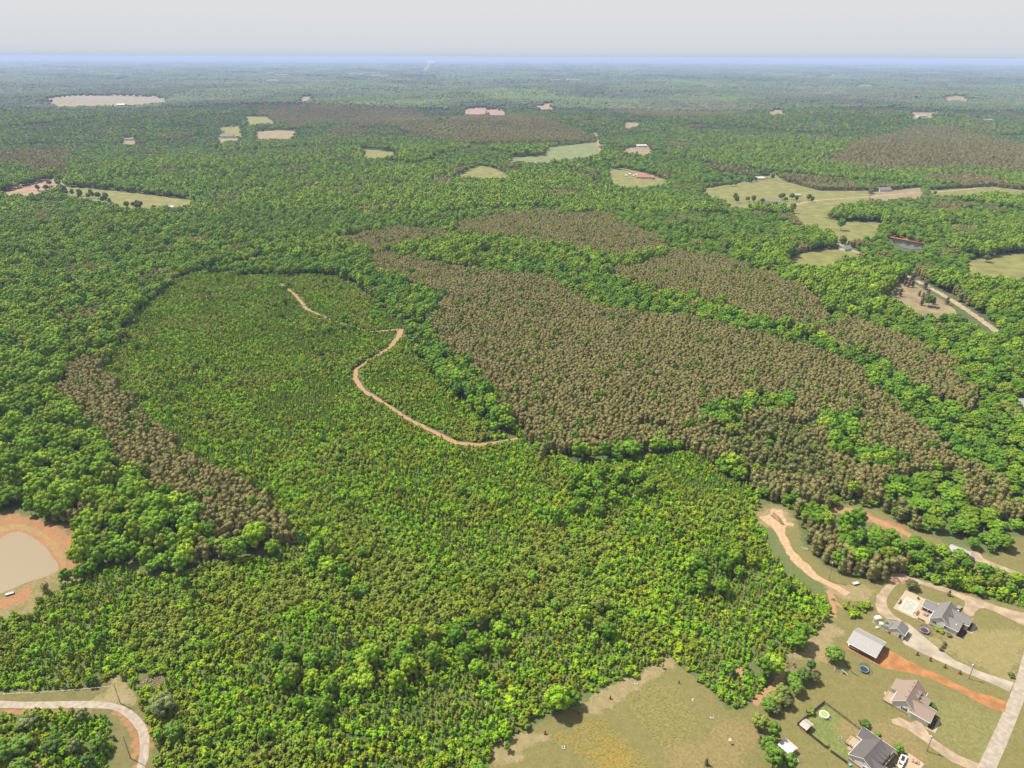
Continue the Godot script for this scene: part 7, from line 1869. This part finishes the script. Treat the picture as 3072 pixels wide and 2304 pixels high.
	# --- the nearest of each kind stand as single trees, the rest as one mass of each kind
	var marks := [[Vector3(-251.5, 0, -286.9), "the muddy pond"], [Vector3(-148, 0, -187.7), "the bending road"], [Vector3(10.7, 0, -179.8), "the tan field"], [Vector3(65.8, 0, -217.6), "the field tip"], [Vector3(105.7, 0, -208), "the scrub paths"], [Vector3(150.2, 0, -282.7), "the dirt track"], [Vector3(217.4, 0, -275.3), "the gravel lane"], [Vector3(-164, 0, -337.5), "the left brown pines"], [Vector3(-76.1, 0, -201.1), "the bottom edge scrub"], [Vector3(-11, 0, -225.8), "the scrub grove at centre bottom"], [Vector3(202.8, 0, -339.7), "the clay bank arc"], [Vector3(273.6, 0, -330.9), "the right hand lawn"], [Vector3(-173.2, 0, -179.7), "the grove inside the road bend"], [Vector3(-148.1, 0, -206.7), "the pinkish brush heap"], [Vector3(-281.2, 0, -317.8), "the pond's far bank"], [Vector3(-224.6, 0, -273.1), "the pond's near corner"], [Vector3(-185.1, 0, -269.7), "the wood's lower left tip"], [Vector3(-160.3, 0, -306.9), "the wood's edge under the brown pines"], [Vector3(-45.8, 0, -188.2), "the lower middle scrub"], [Vector3(-98.2, 0, -187.9), "the scrub right of the bend"], [Vector3(28, 0, -206.1), "the field's long upper edge"], [Vector3(-9.2, 0, -176.3), "the field's left corner"], [Vector3(148.7, 0, -317), "the top of the curving track"], [Vector3(204.5, 0, -289.5), "the tree belt behind the white house"], [Vector3(227.6, 0, -275.3), "the half hidden house's tree belt"], [Vector3(166.4, 0, -296.9), "the tall wooden pole"], [Vector3(310.8, 0, -381.5), "the right hand woods"], [Vector3(258.1, 0, -303.3), "the half hidden house"]]
	var words := {"broad": ["broadleaf_tree", "broadleaf tree", "broadleaf trees of the near woods"], "pine": ["pine_tree", "pine", "pines of the near plantations"], "young": ["young_tree", "young tree", "young trees in the regrowth"]}
	for kind in ["broad", "pine", "young"]:
		var list: Array = sets[kind]
		list.sort_custom(func(a, b): return a[0] < b[0])
		var single := 0
		var rest := []
		for t in list:
			var p: Vector3 = t[2]
			# only trees that the picture shows stand alone
			var depth := -p.z * 0.903 + 235.0 * 0.43
			var low := 235.0 * 0.903 + p.z * 0.43
			var seen := absf(p.x) < depth * 0.735 and low < depth * 0.56
			if seen and single < 300:
				single += 1
				var best := ""
				var dist := 1e9
				var near := Vector3.ZERO
				for q in marks:
					var dd := p.distance_to(q[0])
					if dd < dist:
						dist = dd
						near = q[0]
						best = q[1]
				var c: Color = t[5]
				var hue := "brown" if c.r > c.g else ("lime" if c.r > c.g * 0.66 else ("dark" if c.g < 0.13 else "green"))
				var d: Vector3 = p - near
				var side := "right of" if absf(d.x) > absf(d.z) and d.x > 0.0 else ("left of" if absf(d.x) > absf(d.z) else ("beyond" if d.z < 0.0 else "before"))
				if dist < 16.0: side = "close by"
				var tall: float = t[4].y
				var build := "tall" if tall > 1.02 else ("low" if tall < 0.72 else "middling")
				var form: String = {"broad": ["round", "upright", "spreading", "narrow", "bushy"], "pine": ["full", "slim", "broad", "pointed"], "young": ["conical", "slender conical", "rounded", "upright", "spreading", "low mounded"]}[kind][t[1]]
				var lab := "%s %s %s %s %s %s" % [build, form, hue, words[kind][1], side, best]
				plant(kind, t[1], p, rad_to_deg(t[3]), t[4], c, words[kind][0], lab, words[kind][2])
			else:
				rest.append([t[1], p, t[3], t[4], t[5]])
		mass({"broad": "broadleaf_wood", "pine": "pine_plantation", "young": "regrowth_thicket"}[kind], kind, rest, {"broad": "dense broadleaf woods between the plantations", "pine": "dense brown pine plantations at the middle of the view", "young": "dense young green regrowth filling the foreground"}[kind])
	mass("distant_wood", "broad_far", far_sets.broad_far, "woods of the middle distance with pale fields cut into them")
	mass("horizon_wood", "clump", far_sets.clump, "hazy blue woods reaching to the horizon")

func mass(called: String, kind: String, list: Array, label: String, category := "woods"):
	var root := Node3D.new()
	root.name = numbered(called)
	add_child(root)
	tag(root, label, category, "", "stuff")
	var per := []
	for v in trees[kind].size(): per.append(PackedFloat32Array())
	var count := []
	count.resize(trees[kind].size())
	count.fill(0)
	for t in list:
		var b := Basis(Vector3.UP, t[2]).scaled_local(t[3])
		var p: Vector3 = t[1]
		var c: Color = t[4]
		per[t[0]].append_array(PackedFloat32Array([b.x.x, b.y.x, b.z.x, p.x, b.x.y, b.y.y, b.z.y, p.y, b.x.z, b.y.z, b.z.z, p.z, c.r, c.g, c.b, 1.0]))
		count[t[0]] += 1
	for v in trees[kind].size():
		if count[v] == 0: continue
		var mm := MultiMesh.new()
		mm.transform_format = MultiMesh.TRANSFORM_3D
		mm.use_colors = true
		mm.mesh = trees[kind][v][2]
		mm.instance_count = count[v]
		mm.buffer = per[v]
		var o := MultiMeshInstance3D.new()
		o.name = numbered("canopy", root)
		o.multimesh = mm
		o.set_meta("kind", "stuff")
		root.add_child(o)
	print(called, " ", list.size())

# ==================================================================== smoke
func make_smoke():
	var fm := FogMaterial.new()
	fm.density = 0.02
	fm.albedo = Color(0.97, 0.97, 0.97)
	var base: Vector3 = Vector3(-1363.8, 0, -11511.7)
	var k := 0
	for q in [[0.0, 20.0, 40.0, 50.0], [45.0, 62.0, 60.0, 60.0], [95.0, 105.0, 75.0, 60.0], [130.0, 150.0, 110.0, 70.0]]:
		k += 1
		var v := FogVolume.new()
		v.name = numbered("smoke_column")
		v.shape = RenderingServer.FOG_VOLUME_SHAPE_ELLIPSOID
		v.size = Vector3(q[2], q[3], q[2])
		v.material = fm
		add_child(v)
		v.position = base + Vector3(q[0], q[1], 0)
		tag(v, "white smoke drifting up to the right on the far plain", "smoke", "puffs of the far smoke column", "stuff")
